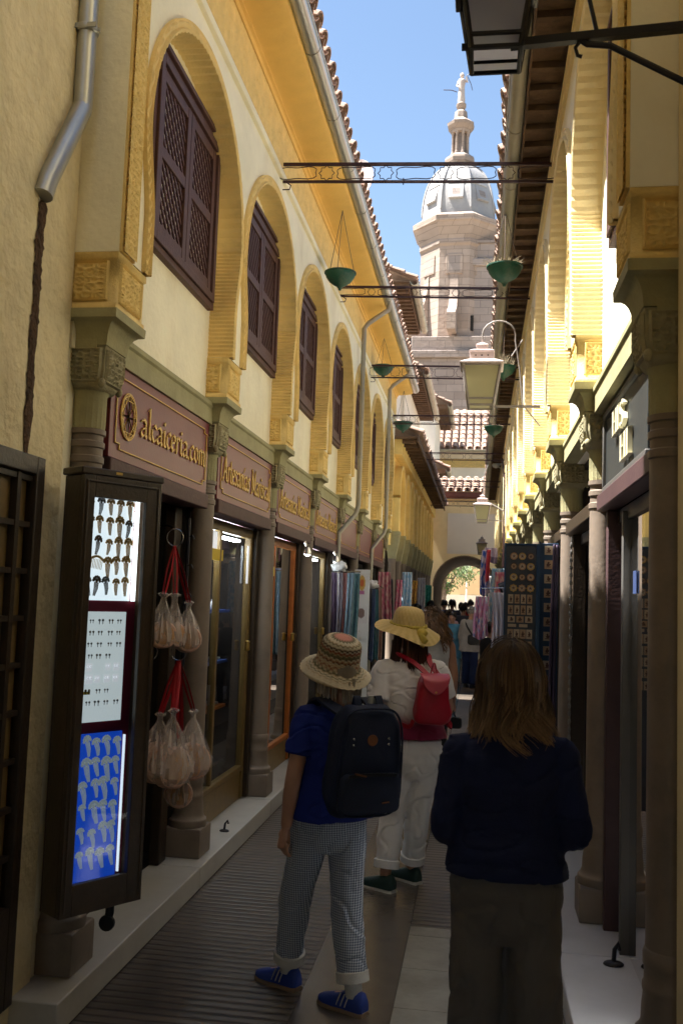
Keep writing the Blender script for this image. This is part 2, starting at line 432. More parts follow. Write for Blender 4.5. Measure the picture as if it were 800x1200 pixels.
def column_parts(T, y, parent, carved=True):
    """one column standing on the kerb: shaft > base, capital, impost_block"""
    c = T(UA, y, 0); cx = c[0]
    b = MB()
    z0 = .122
    zz = lambda z: z + T.dz
    sh = [(.078, .58), (.0765, .60), (.0755, 1.2), (.071, 2.17), (.077, 2.175), (.077, 2.20), (.070, 2.205), (.070, 2.235), (.077, 2.24), (.077, 2.262), (.070, 2.268), (.070, 2.29), (.079, 2.295), (.079, 2.316), (.066, 2.318)]
    b.lathe([(r, z if z < 1 else zz(z)) for r, z in sh], 28, (cx, y, 0))
    col = b.build('column', 'column_marble', parent)
    b = MB(); b.sqloft([(.112, z0), (.112, .275), (.106, .285)], (cx, y, 0))
    b.lathe([(.110, .28), (.113, .30), (.110, .325), (.098, .335), (.090, .355), (.088, .40), (.083, .44), (.086, .45), (.086, .468), (.081, .475), (.080, .52), (.085, .53), (.085, .56), (.079, .578), (.07, .582)], 28, (cx, y, 0))
    b.build('column_base', 'column_marble', col, bevel=.004)
    b = MB()
    rings = []
    for r, z in ((.074, 2.318), (.076, 2.34), (.0765, 2.46), (.086, 2.475)):
        rings.append([(cx + (r - (.0035 if k % 2 else 0)) * math.cos(2 * PI * k / 40), y + (r - (.0035 if k % 2 else 0)) * math.sin(2 * PI * k / 40), zz(z)) for k in range(40)])
    b.loft(rings)
    b.build('column_neck', 'olive_stone', col)
    b = MB(); b.sqloft([(.072, zz(2.474)), (.093, zz(2.50)), (.105, zz(2.56)), (.105, zz(2.645)), (.110, zz(2.655))], (cx, y, 0))
    for ang in range(4):
        M = Matrix.Translation((cx, y, 0)) @ Matrix.Rotation(ang * PI / 2, 4, 'Z')
        def fr(s_, z, o, M=M):
            q = min(1, max(0, (z - zz(2.49)) / .07)); inn = lerp(.09, .105, q)
            return M @ Vector((s_ * inn / .105, -(inn + .002 + o), z))
        if carved: relief_panel(b, fr, .095, zz(2.575), .072, .012, 26, .08)
    # volutes at the corners
    for i in (-1, 1):
        for j in (-1, 1):
            b.ball((cx + i * .094, y + j * .094, zz(2.50)), (.016, .016, .022), 10, 6)
    b.build('capital', 'carved_stone', col, angle=60)
    b = MB()
    pr = [(.112, 2.658), (.114, 2.672)] + [(.114 + .05 * (1 - math.cos(t * PI / 2 / 5)), 2.672 + .085 * math.sin(t * PI / 2 / 5)) for t in range(1, 6)] + [(.170, 2.760), (.172, 2.797)]
    b.sqloft([(h, zz(z)) for h, z in pr], (cx, y, 0)); b.build('impost', 'olive_stone', col)
    b = MB(); H = .164
    b.sqloft([(H, zz(2.7985)), (H, zz(2.82)), (H - .008, zz(2.826)), (H - .008, zz(3.005)), (H, zz(3.010)), (H, zz(3.037))], (cx, y, 0))
    for ang in (0, 1, 3):
        M = Matrix.Translation((cx, y, 0)) @ Matrix.Rotation(ang * PI / 2, 4, 'Z')
        relief_panel(b, lambda s_, z, o, M=M: M @ Vector((s_, -(H - .008 + .001 + o), z)), .125, zz(2.916), .085, .010, 40, .1)
    b.build('impost_block', 'carved_stucco', col, angle=60)
    return col

def lattice(mb, fr, y0, y1, z0, z1, sp, w, t):
    """two crossing layers of diagonal slats clipped to a rectangle; fr(y, z, o)"""
    for dirn, o in ((1, 0.), (-1, t)):
        c = (y0 - z1 if dirn > 0 else y0 + z0)
        cmax = (y1 - z0 if dirn > 0 else y1 + z1)
        c += sp * .5
        while c < cmax:
            # y = c + dirn * z
            za, zb = sorted(((y0 - c) * dirn, (y1 - c) * dirn)); za, zb = max(za, z0), min(zb, z1)
            if zb - za > .01:
                mb.bar(fr(c + dirn * za, za, o), fr(c + dirn * zb, zb, o), t, w, up=(fr(0, 0, 1)[0] - fr(0, 0, 0)[0], 0, 0)) if False else mb.bar(fr(c + dirn * za, za, o), fr(c + dirn * zb, zb, o), w, t, up=(1, 0, 0))
            c += sp
def window_parts(T, yc, parent, hw=.56):
    z0, z1 = 3.31, 4.325
    u = UR
    def bx(mb, ya, yb, za, zb, ua, ub): T.box(mb, ua, ub, ya, yb, za, zb)
    b = MB()
    for (w, o) in ((.0, .035), (.035, .05)):
        a = hw - w; c0, c1 = z0 + w, z1 - w; th = .035 if w == 0 else .045
        bx(b, yc - a, yc - a + th, c0, c1, u - o, u + .02); bx(b, yc + a - th, yc + a, c0, c1, u - o, u + .02)
        bx(b, yc - a + th, yc + a - th, c1 - th, c1, u - o, u + .02); bx(b, yc - a + th, yc + a - th, c0, c0 + th, u - o, u + .02)
    bx(b, yc - hw - .02, yc + hw + .02, z1, z1 + .028, u - .055, u + .02)
    fr = b.build('window', 'window_wood', parent, bevel=.003)
    b = MB(); bx(b, yc - hw + .04, yc + hw - .04, z0 + .04, z1 - .04, u + .012, u + .02); b.build('shutter_back', 'dark_void', fr)
    for s_ in (-1, 1):
        ya, yb = (yc - hw + .083, yc - .004) if s_ < 0 else (yc + .004, yc + hw - .083)
        za, zb = z0 + .083, z1 - .083; zm = lerp(za, zb, .5); st = .055
        b = MB(); uo, ui = u - .036, u - .004
        bx(b, ya, ya + st, za, zb, uo, ui); bx(b, yb - st, yb, za, zb, uo, ui)
        for zc in (za + st * .6, zm, zb - st * .6): bx(b, ya + st, yb - st, zc - st * .55, zc + st * .55, uo + .002, ui)
        b.build('shutter_leaf', 'window_wood', fr, bevel=.003)
        b = MB()
        for (q0, q1) in ((za + st * 1.1, zm - st * .5), (zm + st * .5, zb - st * 1.1)):
            lattice(b, lambda y, z, o: T(u - .012 - o, y, z), ya + st, yb - st, q0, q1, .066, .018, .008)
        b.build('lattice', 'window_wood', fr, smooth=False)
    return fr

def tile_roof(T, y0, y1, u0, z0, rise, rows, pitch=.19, r=.078, seed=1, tl=.36, ux=1.):
    """curved clay tiles: channels and covers in rows that climb away from the eave (u grows)"""
    rr = random.Random(seed); mb = MB(); ca, sa = math.cos(rise), math.sin(rise)
    n = int((y1 - y0) / pitch)
    T_ = T
    for k in range(n + 1):
        y = y0 + k * pitch
        for j in range(rows):
            s0 = j * tl * .8 - .02 + rr.uniform(-.012, .012); s1 = s0 + tl
            jy = rr.uniform(-.008, .008); jl = rr.uniform(-.006, .006)
            for kind in (0, 1):
                rings = []
                for s_, rad, lift in ((s0, r, .03), (s1, r * .82, .0)):
                    ring = []
                    for q in range(8):
                        a = PI * q / 7
                        if kind: yy = y + jy + rad * math.cos(a); h = rad * .8 * math.sin(a) + .045 + lift + jl
                        else: yy = y + pitch / 2 + rad * math.cos(a); h = .06 - rad * .7 * math.sin(a) + lift
                        ring.append(T_(u0 + s_ * ca - h * sa, yy, z0 + s_ * sa + h * ca))
                    # thickness
                    inner = []
                    for q in range(8)[::-1]:
                        a = PI * q / 7; rd = rad - .014
                        if kind: yy = y + jy + rd * math.cos(a); h = rd * .8 * math.sin(a) + .045 + lift + jl
                        else: yy = y + pitch / 2 + rd * math.cos(a); h = .06 - rd * .7 * math.sin(a) + lift
                        inner.append(T_(u0 + s_ * ca - h * sa, yy, z0 + s_ * sa + h * ca))
                    rings.append(ring + inner)
                if kind == 0 and j > 1: continue
                mb.loft(rings)
    # deck under the tiles
    L = rows * tl * .8 + .2
    mb.add([T_(u0 + .03, y0 - .05, z0 + .012), T_(u0 + .03, y1 + .12, z0 + .012), T_(u0 + .03 + L * ca, y1 + .12, z0 + .012 + L * sa), T_(u0 + .03 + L * ca, y0 - .05, z0 + .012 + L * sa)], [(0, 1, 2, 3)])
    return mb
def gutter(T, y0, y1, u, z, r, mname, parent):
    b = MB()
    prof = [(r * math.cos(a), r * math.sin(a)) for a in [PI + PI * q / 12 for q in range(13)]]
    rings = []
    for y in (y0, y1):
        rings.append([T(u + a, y, z + c) for a, c in prof] + [T(u + a * .9, y, z + c * .9 + .0) for a, c in prof[::-1]])
    b.loft(rings)
    g = b.build('gutter', mname, parent)
    b = MB()
    y = y0 + .5
    while y < y1:
        b.loft([[T(u + a * 1.07, yy, z + c * 1.07) for a, c in prof] + [T(u + a * .99, yy, z + c * .99) for a, c in prof[::-1]] for yy in (y, y + .025)])
        y += .86
    b.tube([T(u - r, y0, z), T(u - r, y1, z)], .008, 8); b.tube([T(u + r, y0, z), T(u + r, y1, z)], .008, 8)
    b.build('gutter_strap', mname, g)
    return g
# ------------------------------------------------------------------ ground and paving
struct('ground', MB().box(-90, 90, -12, 160, -.3, -.012), 'ground_earth')
struct('street', MB().box(-1.498, -.70, -4, 30, -.2, 0), 'ribbed_paving')
struct('drain_strip', MB().box(-.698, -.31, -4, 30, -.2, .002), 'smooth_slab')
b = MB(); b.box(-.308, .368, 4.93, 30, -.2, 0); struct('street_right', b, 'ribbed_paving')
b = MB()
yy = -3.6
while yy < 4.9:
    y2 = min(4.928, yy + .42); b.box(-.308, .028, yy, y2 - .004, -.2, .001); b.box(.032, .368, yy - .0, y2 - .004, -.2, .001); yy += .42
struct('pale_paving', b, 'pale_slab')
b = MB()
for k in range(15):
    y0 = 3.42 + k * 1.8; b.box(-1.85, -1.50, y0, min(30, y0 + 1.795), 0, .12); 
b.box(-4.2, -1.852, 3.42, 30, 0, .119)
struct('kerb', b, 'marble_step', bevel=.006)
b = MB()
for k in range(17):
    y0 = .9 + k * 1.75; b.box(.37, .80, y0, min(30, y0 + 1.745), 0, .12)
b.box(.802, 3.2, .9, 30, 0, .119)
struct('kerb_right', b, 'marble_step_right', bevel=.006)
struct('plaza', MB().box(-30, 30, 37.3, 60, -.2, -.004), 'plaza_pale')

# ------------------------------------------------------------------ lettering (broad-nib strokes)
GL = {
 'a': (.62, [[(.06, .48), (.28, .56), (.46, .48), (.46, .08), (.56, 0)], [(.46, .32), (.16, .24), (.06, .12), (.18, 0), (.46, .12)]]),
 'l': (.36, [[(.06, .92), (.18, 1.0), (.18, .08), (.32, 0)]]),
 'c': (.50, [[(.46, .46), (.30, .56), (.08, .40), (.08, .16), (.26, 0), (.46, .10)]]),
 'i': (.34, [[(.04, .48), (.16, .56), (.16, .08), (.30, 0)], [(.12, .80), (.20, .74)]]),
 'e': (.52, [[(.08, .26), (.46, .34), (.40, .52), (.24, .56), (.08, .40), (.08, .16), (.26, 0), (.48, .10)]]),
 'r': (.44, [[(.04, .48), (.14, .56), (.14, 0)], [(.14, .42), (.30, .56), (.42, .48)]]),
 '.': (.24, [[(.08, .06), (.14, .0)]]),
 'o': (.56, [[(.28, .56), (.08, .40), (.08, .16), (.28, 0), (.48, .16), (.48, .40), (.28, .56)]]),
 'm': (.90, [[(.04, .48), (.14, .56), (.14, 0)], [(.14, .44), (.32, .56), (.44, .46), (.44, 0)], [(.44, .44), (.62, .56), (.74, .46), (.74, .06), (.86, 0)]]),
 'n': (.62, [[(.04, .48), (.14, .56), (.14, 0)], [(.14, .44), (.32, .56), (.46, .46), (.46, .06), (.58, 0)]]),
 't': (.40, [[(.16, .80), (.16, .08), (.34, 0)], [(.02, .54), (.34, .54)]]),
 's': (.48, [[(.42, .48), (.24, .56), (.08, .44), (.38, .20), (.26, 0), (.04, .08)]]),
 'A': (.80, [[(.02, .10), (.10, 0), (.42, .98), (.62, .08), (.76, 0)], [(.20, .36), (.56, .36)], [(.24, .92), (.42, .98)]]),
 'M': (1.06, [[(.04, .04), (.14, 0), (.20, .90), (.10, .98)], [(.20, .92), (.50, .10), (.82, .96)], [(.82, .96), (.84, .08), (1.0, 0)]]),
 '\u00ed': (.34, [[(.04, .48), (.16, .56), (.16, .08), (.30, 0)], [(.12, .70), (.26, .86)]]),
 ' ': (.36, []),
 'H': (.74, [[(.12, 1), (.12, 0)], [(.60, 1), (.60, 0)], [(.12, .5), (.60, .5)], [(.02, 0), (.22, 0)], [(.5, 0), (.7, 0)], [(.02, 1), (.22, 1)], [(.5, 1), (.7, 1)]]),
 'S': (.60, [[(.50, .82), (.30, 1.0), (.10, .80), (.14, .58), (.46, .42), (.50, .18), (.30, 0), (.06, .16)]]),
 'I': (.30, [[(.13, 1), (.13, 0)], [(.02, 0), (.24, 0)], [(.02, 1), (.24, 1)]]),
}
def text_width(t): return sum(GL[c][0] for c in t)
def lettering(mb, fr, text, s0, z0, h, w, nib=.11, th=.006, ang=40):
    """flat nib strokes; fr(s, z, o): along the board, up, outwards. w = total width"""
    kx = w / text_width(text); x = s0
    na, nb = math.cos(R(ang)) * nib, math.sin(R(ang)) * nib
    for c in text:
        for st in GL[c][1]:
            pts = []
            for (p, q) in zip(st[:-1], st[1:]):
                for k in range(4): pts.append((lerp(p[0], q[0], k / 4), lerp(p[1], q[1], k / 4)))
            pts.append(st[-1])
            rings = []
            for (px, pz) in pts:
                A = (x + (px - na * .6) * kx, z0 + (pz - nb * .6) * h); B = (x + (px + na * .6) * kx, z0 + (pz + nb * .6) * h)
                rings.append([fr(A[0], A[1], 0), fr(B[0], B[1], 0), fr(B[0], B[1], th), fr(A[0], A[1], th)])
            mb.loft(rings)
        x += GL[c][0] * kx
def border_line(mb, fr, s0, s1, z0, z1, w=.008, notch=.05, o=.0025):
    pts = [(s0 + notch, z0), (s1 - notch, z0), (s1 - notch, z0 + notch * .5), (s1, z0 + notch * .5), (s1, z1 - notch * .5), (s1 - notch, z1 - notch * .5), (s1 - notch, z1), (s0 + notch, z1), (s0 + notch, z1 - notch * .5), (s0, z1 - notch * .5), (s0, z0 + notch * .5), (s0 + notch, z0 + notch * .5), (s0 + notch, z0)]
    for p, q in zip(pts[:-1], pts[1:]): mb.bar(fr(*p, o), fr(*q, o), w, .005)

# ------------------------------------------------------------------ arcades
def arcade(T, y0, n, label, name, yend, shopside):
    root = thing(name, label, 'building', (T.xf + T.sg * 1.0, y0, 0))
    ycol = [y0 + S * i for i in range(n + 1)]
    bays = [(ycol[i] + ycol[i + 1]) / 2 for i in range(n)]
    ya, yb = y0 - .165, ycol[-1] + .165
    # walls
    b = MB()
    b.add([T(UR, ya + .2, 2.776), T(UR, yb, 2.776), T(UR, yb, ZT + .02), T(UR, ya + .2, ZT + .02)], [(0, 1, 2, 3)])
    for yc in bays: spandrel(b, T, yc)
    T.box(b, .012, .36, ya, y0 - S * 0 + .0, 3.038, ZT)          # end pier above the first block
    T.box(b, .012, .36, ycol[-1], yb, 3.038, ZT)
    T.box(b, .20, 2.2, ya + .02, yb, ZT, ZT + (.40 if shopside == 'left' else .13))
    T.box(b, .215, .40, ya + .01, ya + .10, .0, 2.64)
    T.box(b, .20, .34, ya + .02, yb, 2.64, ZT)
    b.build('wall', 'cream_plaster' if shopside == 'left' else 'sunlit_plaster', root, smooth=False)
    b = MB(); T.box(b, -.001, .0115, ya + .003, ya + .151, 3.038, ZT - .03); relief_strip(b, lambda s_, z, o: T(-.002 - o, s_, z), ya + .006, ya + .148, 3.04, ZT - .035, .142, .142, .009)
    b.build('carved_strip', 'carved_stucco', root, angle=60)
    # mouldings below the eaves
    if shopside == 'left':
        b = MB()
        prof = [(.012, ZT - .03), (-.012, ZT - .025), (-.02, ZT - .01), (-.02, ZT + .01), (-.01, ZT + .02), (.004, ZT + .026)]
        b.loft([[T(u, y, z) for u, z in prof] + [T(.05, y, ZT + .026), T(.05, y, ZT - .03)] for y in (ya, yb)])
        b.build('string_moulding', 'cream_plaster', root)
        b = MB(); T.box(b, .004, .05, ya, yb, ZT + .027, 5.079); relief_strip(b, lambda s_, z, o: T(.003 - o, s_, z), ya, yb, ZT + .04, 5.07, .34, .34, .010, 26); b.build('frieze', 'carved_stucco', root, angle=60)
        b = MB()
        prof = [(.05, 5.08), (-.012, 5.08), (-.018, 5.095), (-.018, 5.115), (-.035, 5.12), (-.035, 5.135), (-.05, 5.14)]
        prof += [(-.05 - .235 * math.sin(t * PI / 16), 5.14 + .04 * (1 - math.cos(t * PI / 16))) for t in range(1, 9)] + [(-.285, 5.205), (.05, 5.205)]
        b.loft([[T(u, y, z) for u, z in prof] for y in (ya, yb)]); b.build('cove', 'ochre_cove', root)
    else:
        b = MB(); T.box(b, -.006, .05, ya, yb, ZT - .012, ZT + .05); T.box(b, -.016, .05, ya, yb, ZT + .051, ZT + .075); b.build('cove', 'soffit_stucco_sunlit', root)
        s_ = MB(); T.box(s_, -.215, .05, ya, yb, ZT + .118, ZT + .14); zb_ = ZT + .0765
        y = ya + .1
        while y < yb:
            T.box(s_, -.205, -.018, y, y + .05, zb_, ZT + .1175); y += .24
        T.box(s_, -.22, -.205, ya, yb, zb_, ZT + .15)
        s_.build('eave_soffit', 'soffit_timber', root, bevel=.003)
    # course above the shops
    b = MB()
    prof = [(.30, 2.642), (.108, 2.642), (.108, 2.735), (.098, 2.745), (.098, 2.768), (.12, 2.776), (.30, 2.776)]
    b.loft([[T(u, y, z) for u, z in prof] for y in (ya + .05, yb - .02)]); b.build('stone_course', 'olive_stone', root)
    # arches and windows
    am = wm = None
    for i, yc in enumerate(bays):
        if am is None:
            am = arch_mould_mesh(T, yc).build('arch_moulding', 'soffit_stucco' if shopside == 'left' else 'soffit_stucco_sunlit', root, angle=22)
            wm = window_parts(T, yc + (.10 if shopside == 'left' else -.22), root, .56 if shopside == 'left' else .46)
        else:
            a2 = am.copy(); COL.objects.link(a2); a2.location.y = S * i
            w2 = wm.copy(); COL.objects.link(w2); w2.location.y = S * i; w2.parent = root
            for ch in wm.children:
                c2 = ch.copy(); COL.objects.link(c2); c2.parent = w2
    # columns
    col0 = column_parts(T, y0, root)
    for i in range(1, n + 1):
        c = col0.copy(); COL.objects.link(c); c.location.y = S * i
        for ch in col0.children:
            d = ch.copy(); COL.objects.link(d); d.parent = c
    # roof and gutter
    return root, ycol, bays, ya, yb

def relief_mat():
    m = mat('ochre_relief', (.88, .65, .25), .88, .2, 7., 0, dirt=(.52, .31, .08, .5), dirt_s=7.)
    m, nt, bs, L = matnodes('ochre_relief')
    tc = _n(nt, 'ShaderNodeTexCoord'); vo = _n(nt, 'ShaderNodeTexVoronoi'); vo.feature = 'DISTANCE_TO_EDGE'; vo.inputs['Scale'].default_value = 26.
    L(tc.outputs['Object'], vo.inputs['Vector'])
    mr = _n(nt, 'ShaderNodeMapRange'); mr.inputs[1].default_value = 0; mr.inputs[2].default_value = .16; L(vo.outputs['Distance'], mr.inputs[0])
    bp = _n(nt, 'ShaderNodeBump'); bp.inputs['Strength'].default_value = .9; bp.inputs['Distance'].default_value = .012; bp.invert = True
    L(mr.outputs[0], bp.inputs['Height']); L(bp.outputs[0], bs.inputs['Normal'])
    old = bs.inputs['Base Color'].links[0].from_socket
    k = _n(nt, 'ShaderNodeMapRange'); k.inputs[3].default_value = 1.04; k.inputs[4].default_value = .74; L(mr.outputs[0], k.inputs[0])
    sc = _n(nt, 'ShaderNodeVectorMath', operation='SCALE'); L(old, sc.inputs[0]); L(k.outputs[0], sc.inputs['Scale']); L(sc.outputs[0], bs.inputs['Base Color'])
relief_mat()

TL = Side(-1.4875, -1, 0.); TR = Side(.443, 1, -.035)
NL, NR = 7, 15
LEFT, ycl, bayl, yla, ylb = arcade(TL, 3.7512, NL, 'long cream and ochre arcaded building on the left with brown lattice windows and shop signs', 'arcade_building', 17.7, 'left')
RIGHT, ycr, bayr, yra, yrb = arcade(TR, 3.199, NR, 'sunlit yellow arcaded building on the right with a dark carved timber eave', 'arcade_building', 29, 'right')
# left eaves
tile_roof(TL, yla - .02, ylb - .15, -.335, 5.275, R(24), 6, seed=3).build('roof_tiles', 'roof_tile', LEFT, angle=50)
gutter(TL, yla - .05, ylb + .02, -.328, 5.232, .056, 'zinc', LEFT)
tile_roof(TR, yra - .02, yrb - .15, -.30, ZT + .155, R(22), 6, seed=5).build('roof_tiles', 'roof_tile', RIGHT, angle=50)
gutter(TR, yra - .05, yrb + .1, -.272, ZT + .125, .05, 'painted_gutter', RIGHT)

def pipe(parent, pts, r, m, rings=()):
    b = MB()
    b.tube(pts, r, 14)
    p = b.build('downpipe', m, parent, angle=50)
    for q in rings:
        b = MB(); b.lathe([(r * 1.12, -.015), (r * 1.2, -.01), (r * 1.2, .01), (r * 1.12, .015)], 14, q); b.build('pipe_collar', m, p)
for yy_ in (10.95, 14.25):
    pipe(LEFT, [TL(-.34, yy_ + .1, 5.19), TL(-.33, yy_ + .1, 5.12), TL(-.10, yy_ + .02, 4.93), TL(-.055, yy_, 4.86), TL(-.055, yy_, 2.72), TL(-.03, yy_ - .02, 2.62), TL(.10, yy_ - .45, 2.36), TL(.10, yy_ - .46, .2)], .029, 'painted_gutter', [TL(-.055, yy_, 4.1), TL(-.055, yy_, 3.3)])

# ------------------------------------------------------------------ shop fronts, left side
def frL(s, z, o): return TL(.118 - o, s, z)      # s runs along +y (left to right seen from the street)
def sign(root, T, yc, text, emblem):
    ya, yb = yc - S / 2 + .10, yc + S / 2 - .13
    b = MB(); T.box(b, .12, .16, ya, yb, 2.222, 2.640); sb = b.build('sign_board', 'sign_board', root, bevel=.003)
    b = MB(); T.box(b, .104, .17, ya, yb, 2.135, 2.219); b2 = b.build('lintel', 'lintel_wood', root, bevel=.006)
    b = MB(); border_line(b, frL, ya + .06, yb - .05, 2.268, 2.592); b.build('sign_border', 'sign_gold', sb)
    if text:
        b = MB()
        if emblem: lettering(b, frL, text, ya + .36, 2.375, .15, yb - ya - .43)
        else: lettering(b, frL, text, ya + .10, 2.35, .17, yb - ya - .17)
        b.build('lettering', 'sign_gold', sb, angle=20)
    if emblem:
        b = MB(); cs, cz, rr_ = ya + .205, 2.432, .095
        ring = lambda r_: [frL(cs + r_ * math.cos(2 * PI * k / 32), cz + r_ * 1.12 * math.sin(2 * PI * k / 32), .003) for k in range(32)]
        b.tube(ring(rr_), .0042, 6, closed=True); 
        pt = [(cs + rr_ * .97 * math.cos(PI / 2 + 2 * PI * k / 8), cz + rr_ * 1.09 * math.sin(PI / 2 + 2 * PI * k / 8)) for k in range(8)]
        for k in range(8):
            b.bar(frL(*pt[k], .003), frL(*pt[(k + 2) % 8], .003), .0045, .004); b.bar(frL(*pt[k], .003), frL(*pt[(k + 4) % 8], .003), .004, .004)
            b.bar(frL(*pt[k], .003), frL(*pt[(k + 1) % 8], .003), .007, .005)
        b.build('emblem', 'sign_gold', sb)
for i in range(NL):
    sign(LEFT, TL, bayl[i], 'alcaiceria.com' if i == 0 else ('Artesan\u00edas Mariscal' if i < 4 else ''), i == 0)
# dark interior behind the whole arcade
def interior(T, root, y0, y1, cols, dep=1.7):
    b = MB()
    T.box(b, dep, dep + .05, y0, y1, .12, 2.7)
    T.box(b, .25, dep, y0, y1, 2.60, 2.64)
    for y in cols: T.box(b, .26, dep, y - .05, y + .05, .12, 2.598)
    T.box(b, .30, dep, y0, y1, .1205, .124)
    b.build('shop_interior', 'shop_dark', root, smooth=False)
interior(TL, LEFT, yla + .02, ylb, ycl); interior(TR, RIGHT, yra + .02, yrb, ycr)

def vitrine(T, root, yc, post='shop_gilt_wood', lamp=True, base='shop_gilt_wood', shelf_m='blue_shelf'):
    ya, yb = yc - S / 2 + .09, yc + S / 2 - .09
    b = MB()
    u0, u1 = .235, .285
    T.box(b, u0, u1, ya, ya + .05, .13, 2.13); T.box(b, u0, u1, yb - .14, yb - .08, .13, 2.13); T.box(b, u0, u1, ya + .05, yb - .14, 2.06, 2.13)
    T.box(b, u0, u1, ya + .05, yb - .14, .33, .37)
    T.box(b, u0 + .006, u1, ya + .58, ya + .62, .37, 2.06)
    v = b.build('vitrine', post, root, bevel=.005)
    b = MB(); T.box(b, u0 + .012, u0 + .03, ya + .05, yb - .14, .125, .328); b.build('base_panel', base, v, bevel=.004)
    b = MB(); T.box(b, u0 - .03, u1, yb - .078, yb - .01, .13, 2.13); b.build('door_post', 'dark_wood', v, bevel=.004)
    b = MB(); x = T(u0 + .02, 0, 0)[0]
    b.add([(x, ya + .05, .37), (x, yb - .14, .37), (x, yb - .14, 2.06), (x, ya + .05, 2.06)], [(0, 1, 2, 3)]); b.build('pane', 'pane_glass', v, smooth=False)
    for z, m in ((1.13, shelf_m), (.80, 'orange_wood'), (.40, 'shop_dark'), (1.5, shelf_m)):
        b = MB(); T.box(b, u1 + .09, u1 + .40, ya + .05, yb - .15, z, z + .02); b.build('shelf', m, v)
    b = MB(); T.box(b, u1 + .44, u1 + .46, ya, yb - .1, .13, 2.5); b.build('back_panel', 'shop_wall', v)
    if lamp:
        b = MB(); T.box(b, u1 + .02, u1 + .07, ya + .06, yb - .2, 2.03, 2.045); b.build('lamp_tube', 'lamp_glow', v)
        b = MB(); b.lathe([(.012, -.06), (.02, -.05), (.016, 0), (.022, .008), (.012, .016)], 12, T(u0 - .02, yb - .2, 1.28)); b.build('door_handle', 'brass', v)
    return v
mat('blue_shelf', (.03, .06, .22), .5, .2, 5., 0)
mat('lamp_glow', (.9, .93, 1.), .5, 0, 1., 0, emit=14., ecol=(.85, .93, 1.))
mat('brass', (.60, .38, .10), .3, .1, 9., 0, metal=.9)
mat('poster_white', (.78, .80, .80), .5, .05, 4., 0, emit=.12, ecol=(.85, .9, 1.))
mat('sticker_yellow', (.75, .55, .04), .5, .1, 9., 0)
mat('steel', (.55, .55, .55), .25, .1, 9., 0, metal=1.)
V = [None] * NL
V[1] = vitrine(TL, LEFT, bayl[1]); V[2] = vitrine(TL, LEFT, bayl[2], post='orange_wood'); V[3] = vitrine(TL, LEFT, bayl[3])
# notices on the glass
def notice(parent, T, u, y0, y1, z0, z1, m, name='notice'):
    b = MB(); T.box(b, u - .002, u + .001, y0, y1, z0, z1); return b.build(name, m, parent, smooth=False)
y1_ = bayl[1] - S / 2 + .09
n_ = notice(V[1], TL, .250, y1_ + .10, y1_ + .52, 1.93, 2.05, 'poster_white'); notice(V[1], TL, .245, y1_ + .08, y1_ + .66, 1.86, 1.935, 'sticker_yellow')
notice(V[1], TL, .232, y1_ + 1.28, y1_ + 1.33, 1.72, 2.0, 'poster_white')
for i in (2, 3):
    y1_ = bayl[i] - S / 2 + .09; notice(V[i], TL, .245, y1_ + .30, y1_ + .62, 1.80, 1.88, 'sticker_yellow')
# rolled shutter boxes and small spot lamps under the lintels
for i in range(NL):
    b = MB(); TL.box(b, .15, .30, bayl[i] - S / 2 + .09, bayl[i] + S / 2 - .09, 2.145, 2.22); sh = b.build('shutter_box', 'lintel_wood', LEFT, bevel=.01)
    if i in (2, 3):
        b = MB(); b.tube([TL(.08, bayl[i] + .28, 2.13), TL(.06, bayl[i] + .28, 2.09)], .012, 8); b.lathe([(.018, -.05), (.034, -.05), (.03, -.02), (.016, .02)], 12, TL(.05, bayl[i] + .28, 2.06)); sl = b.build('spot_lamp', 'steel', LEFT)
        b = MB(); b.ball(TL(.05, bayl[i] + .28, 2.012), (.026, .026, .012), 10, 6); b.build('bulb', 'lamp_glow', sl)
# bay 0: doorway posts
for q0_ in (bayl[0] + S / 2 - .30, bayl[0] - S / 2 + .1):
    b = MB(); TL.box(b, .24, .30, q0_, q0_ + .12, .125, 2.13); b.build('door_post', 'dark_wood', LEFT, bevel=.006)
for i in range(4, NL):
    b = MB(); ya_, yb_ = bayl[i] - S / 2 + .09, bayl[i] + S / 2 - .09
    TL.box(b, .25, .30, ya_, ya_ + .06, .125, 2.13); TL.box(b, .25, .30, yb_ - .06, yb_, .125, 2.13); TL.box(b, .25, .30, ya_ + .06, yb_ - .06, 2.07, 2.13)
    b.build('door_frame', 'dark_wood', LEFT, bevel=.005)

# ------------------------------------------------------------------ shop fronts, right side
def frR(s, z, o): return TR(.155 - o, s, z)
b = MB(); TR.box(b, .16, .20, bayr[0] - .50, bayr[0] + .66, 2.26, 2.60); sb = b.build('sign_board', 'slate_sign', RIGHT, bevel=.003) if mat('slate_sign', (.03, .033, .033), .5, .2, 6., .1, 50) else None
b = MB()
for (za, zb_) in ((2.595, 2.625), (2.235, 2.262)): TR.box(b, .145, .20, bayr[0] - .53, bayr[0] + .69, za, zb_)
TR.box(b, .145, .20, bayr[0] + .66, bayr[0] + .69, 2.262, 2.595)
b.build('sign_frame', 'steel_grey', sb, bevel=.004) if mat('steel_grey', (.10, .095, .09), .45, .15, 9., .05, 60) else None
b = MB()
def frRr(s, z, o): return TR(.158 - o, -s, z)
mat('letter_cream', (.70, .66, .48), .4, .1, 9., 0)
lettering(b, frRr, 'HIS', -(bayr[0] + .30), 2.45, .11, .34, nib=.16, th=.02, ang=8)
lettering(b, frRr, 'HI', -(bayr[0] + .06), 2.30, .11, .24, nib=.16, th=.02, ang=8)
b.build('lettering', 'letter_cream', sb, angle=20)
mat('pink_lintel', (.075, .04, .043), .5, .2, 8., .1, 60)
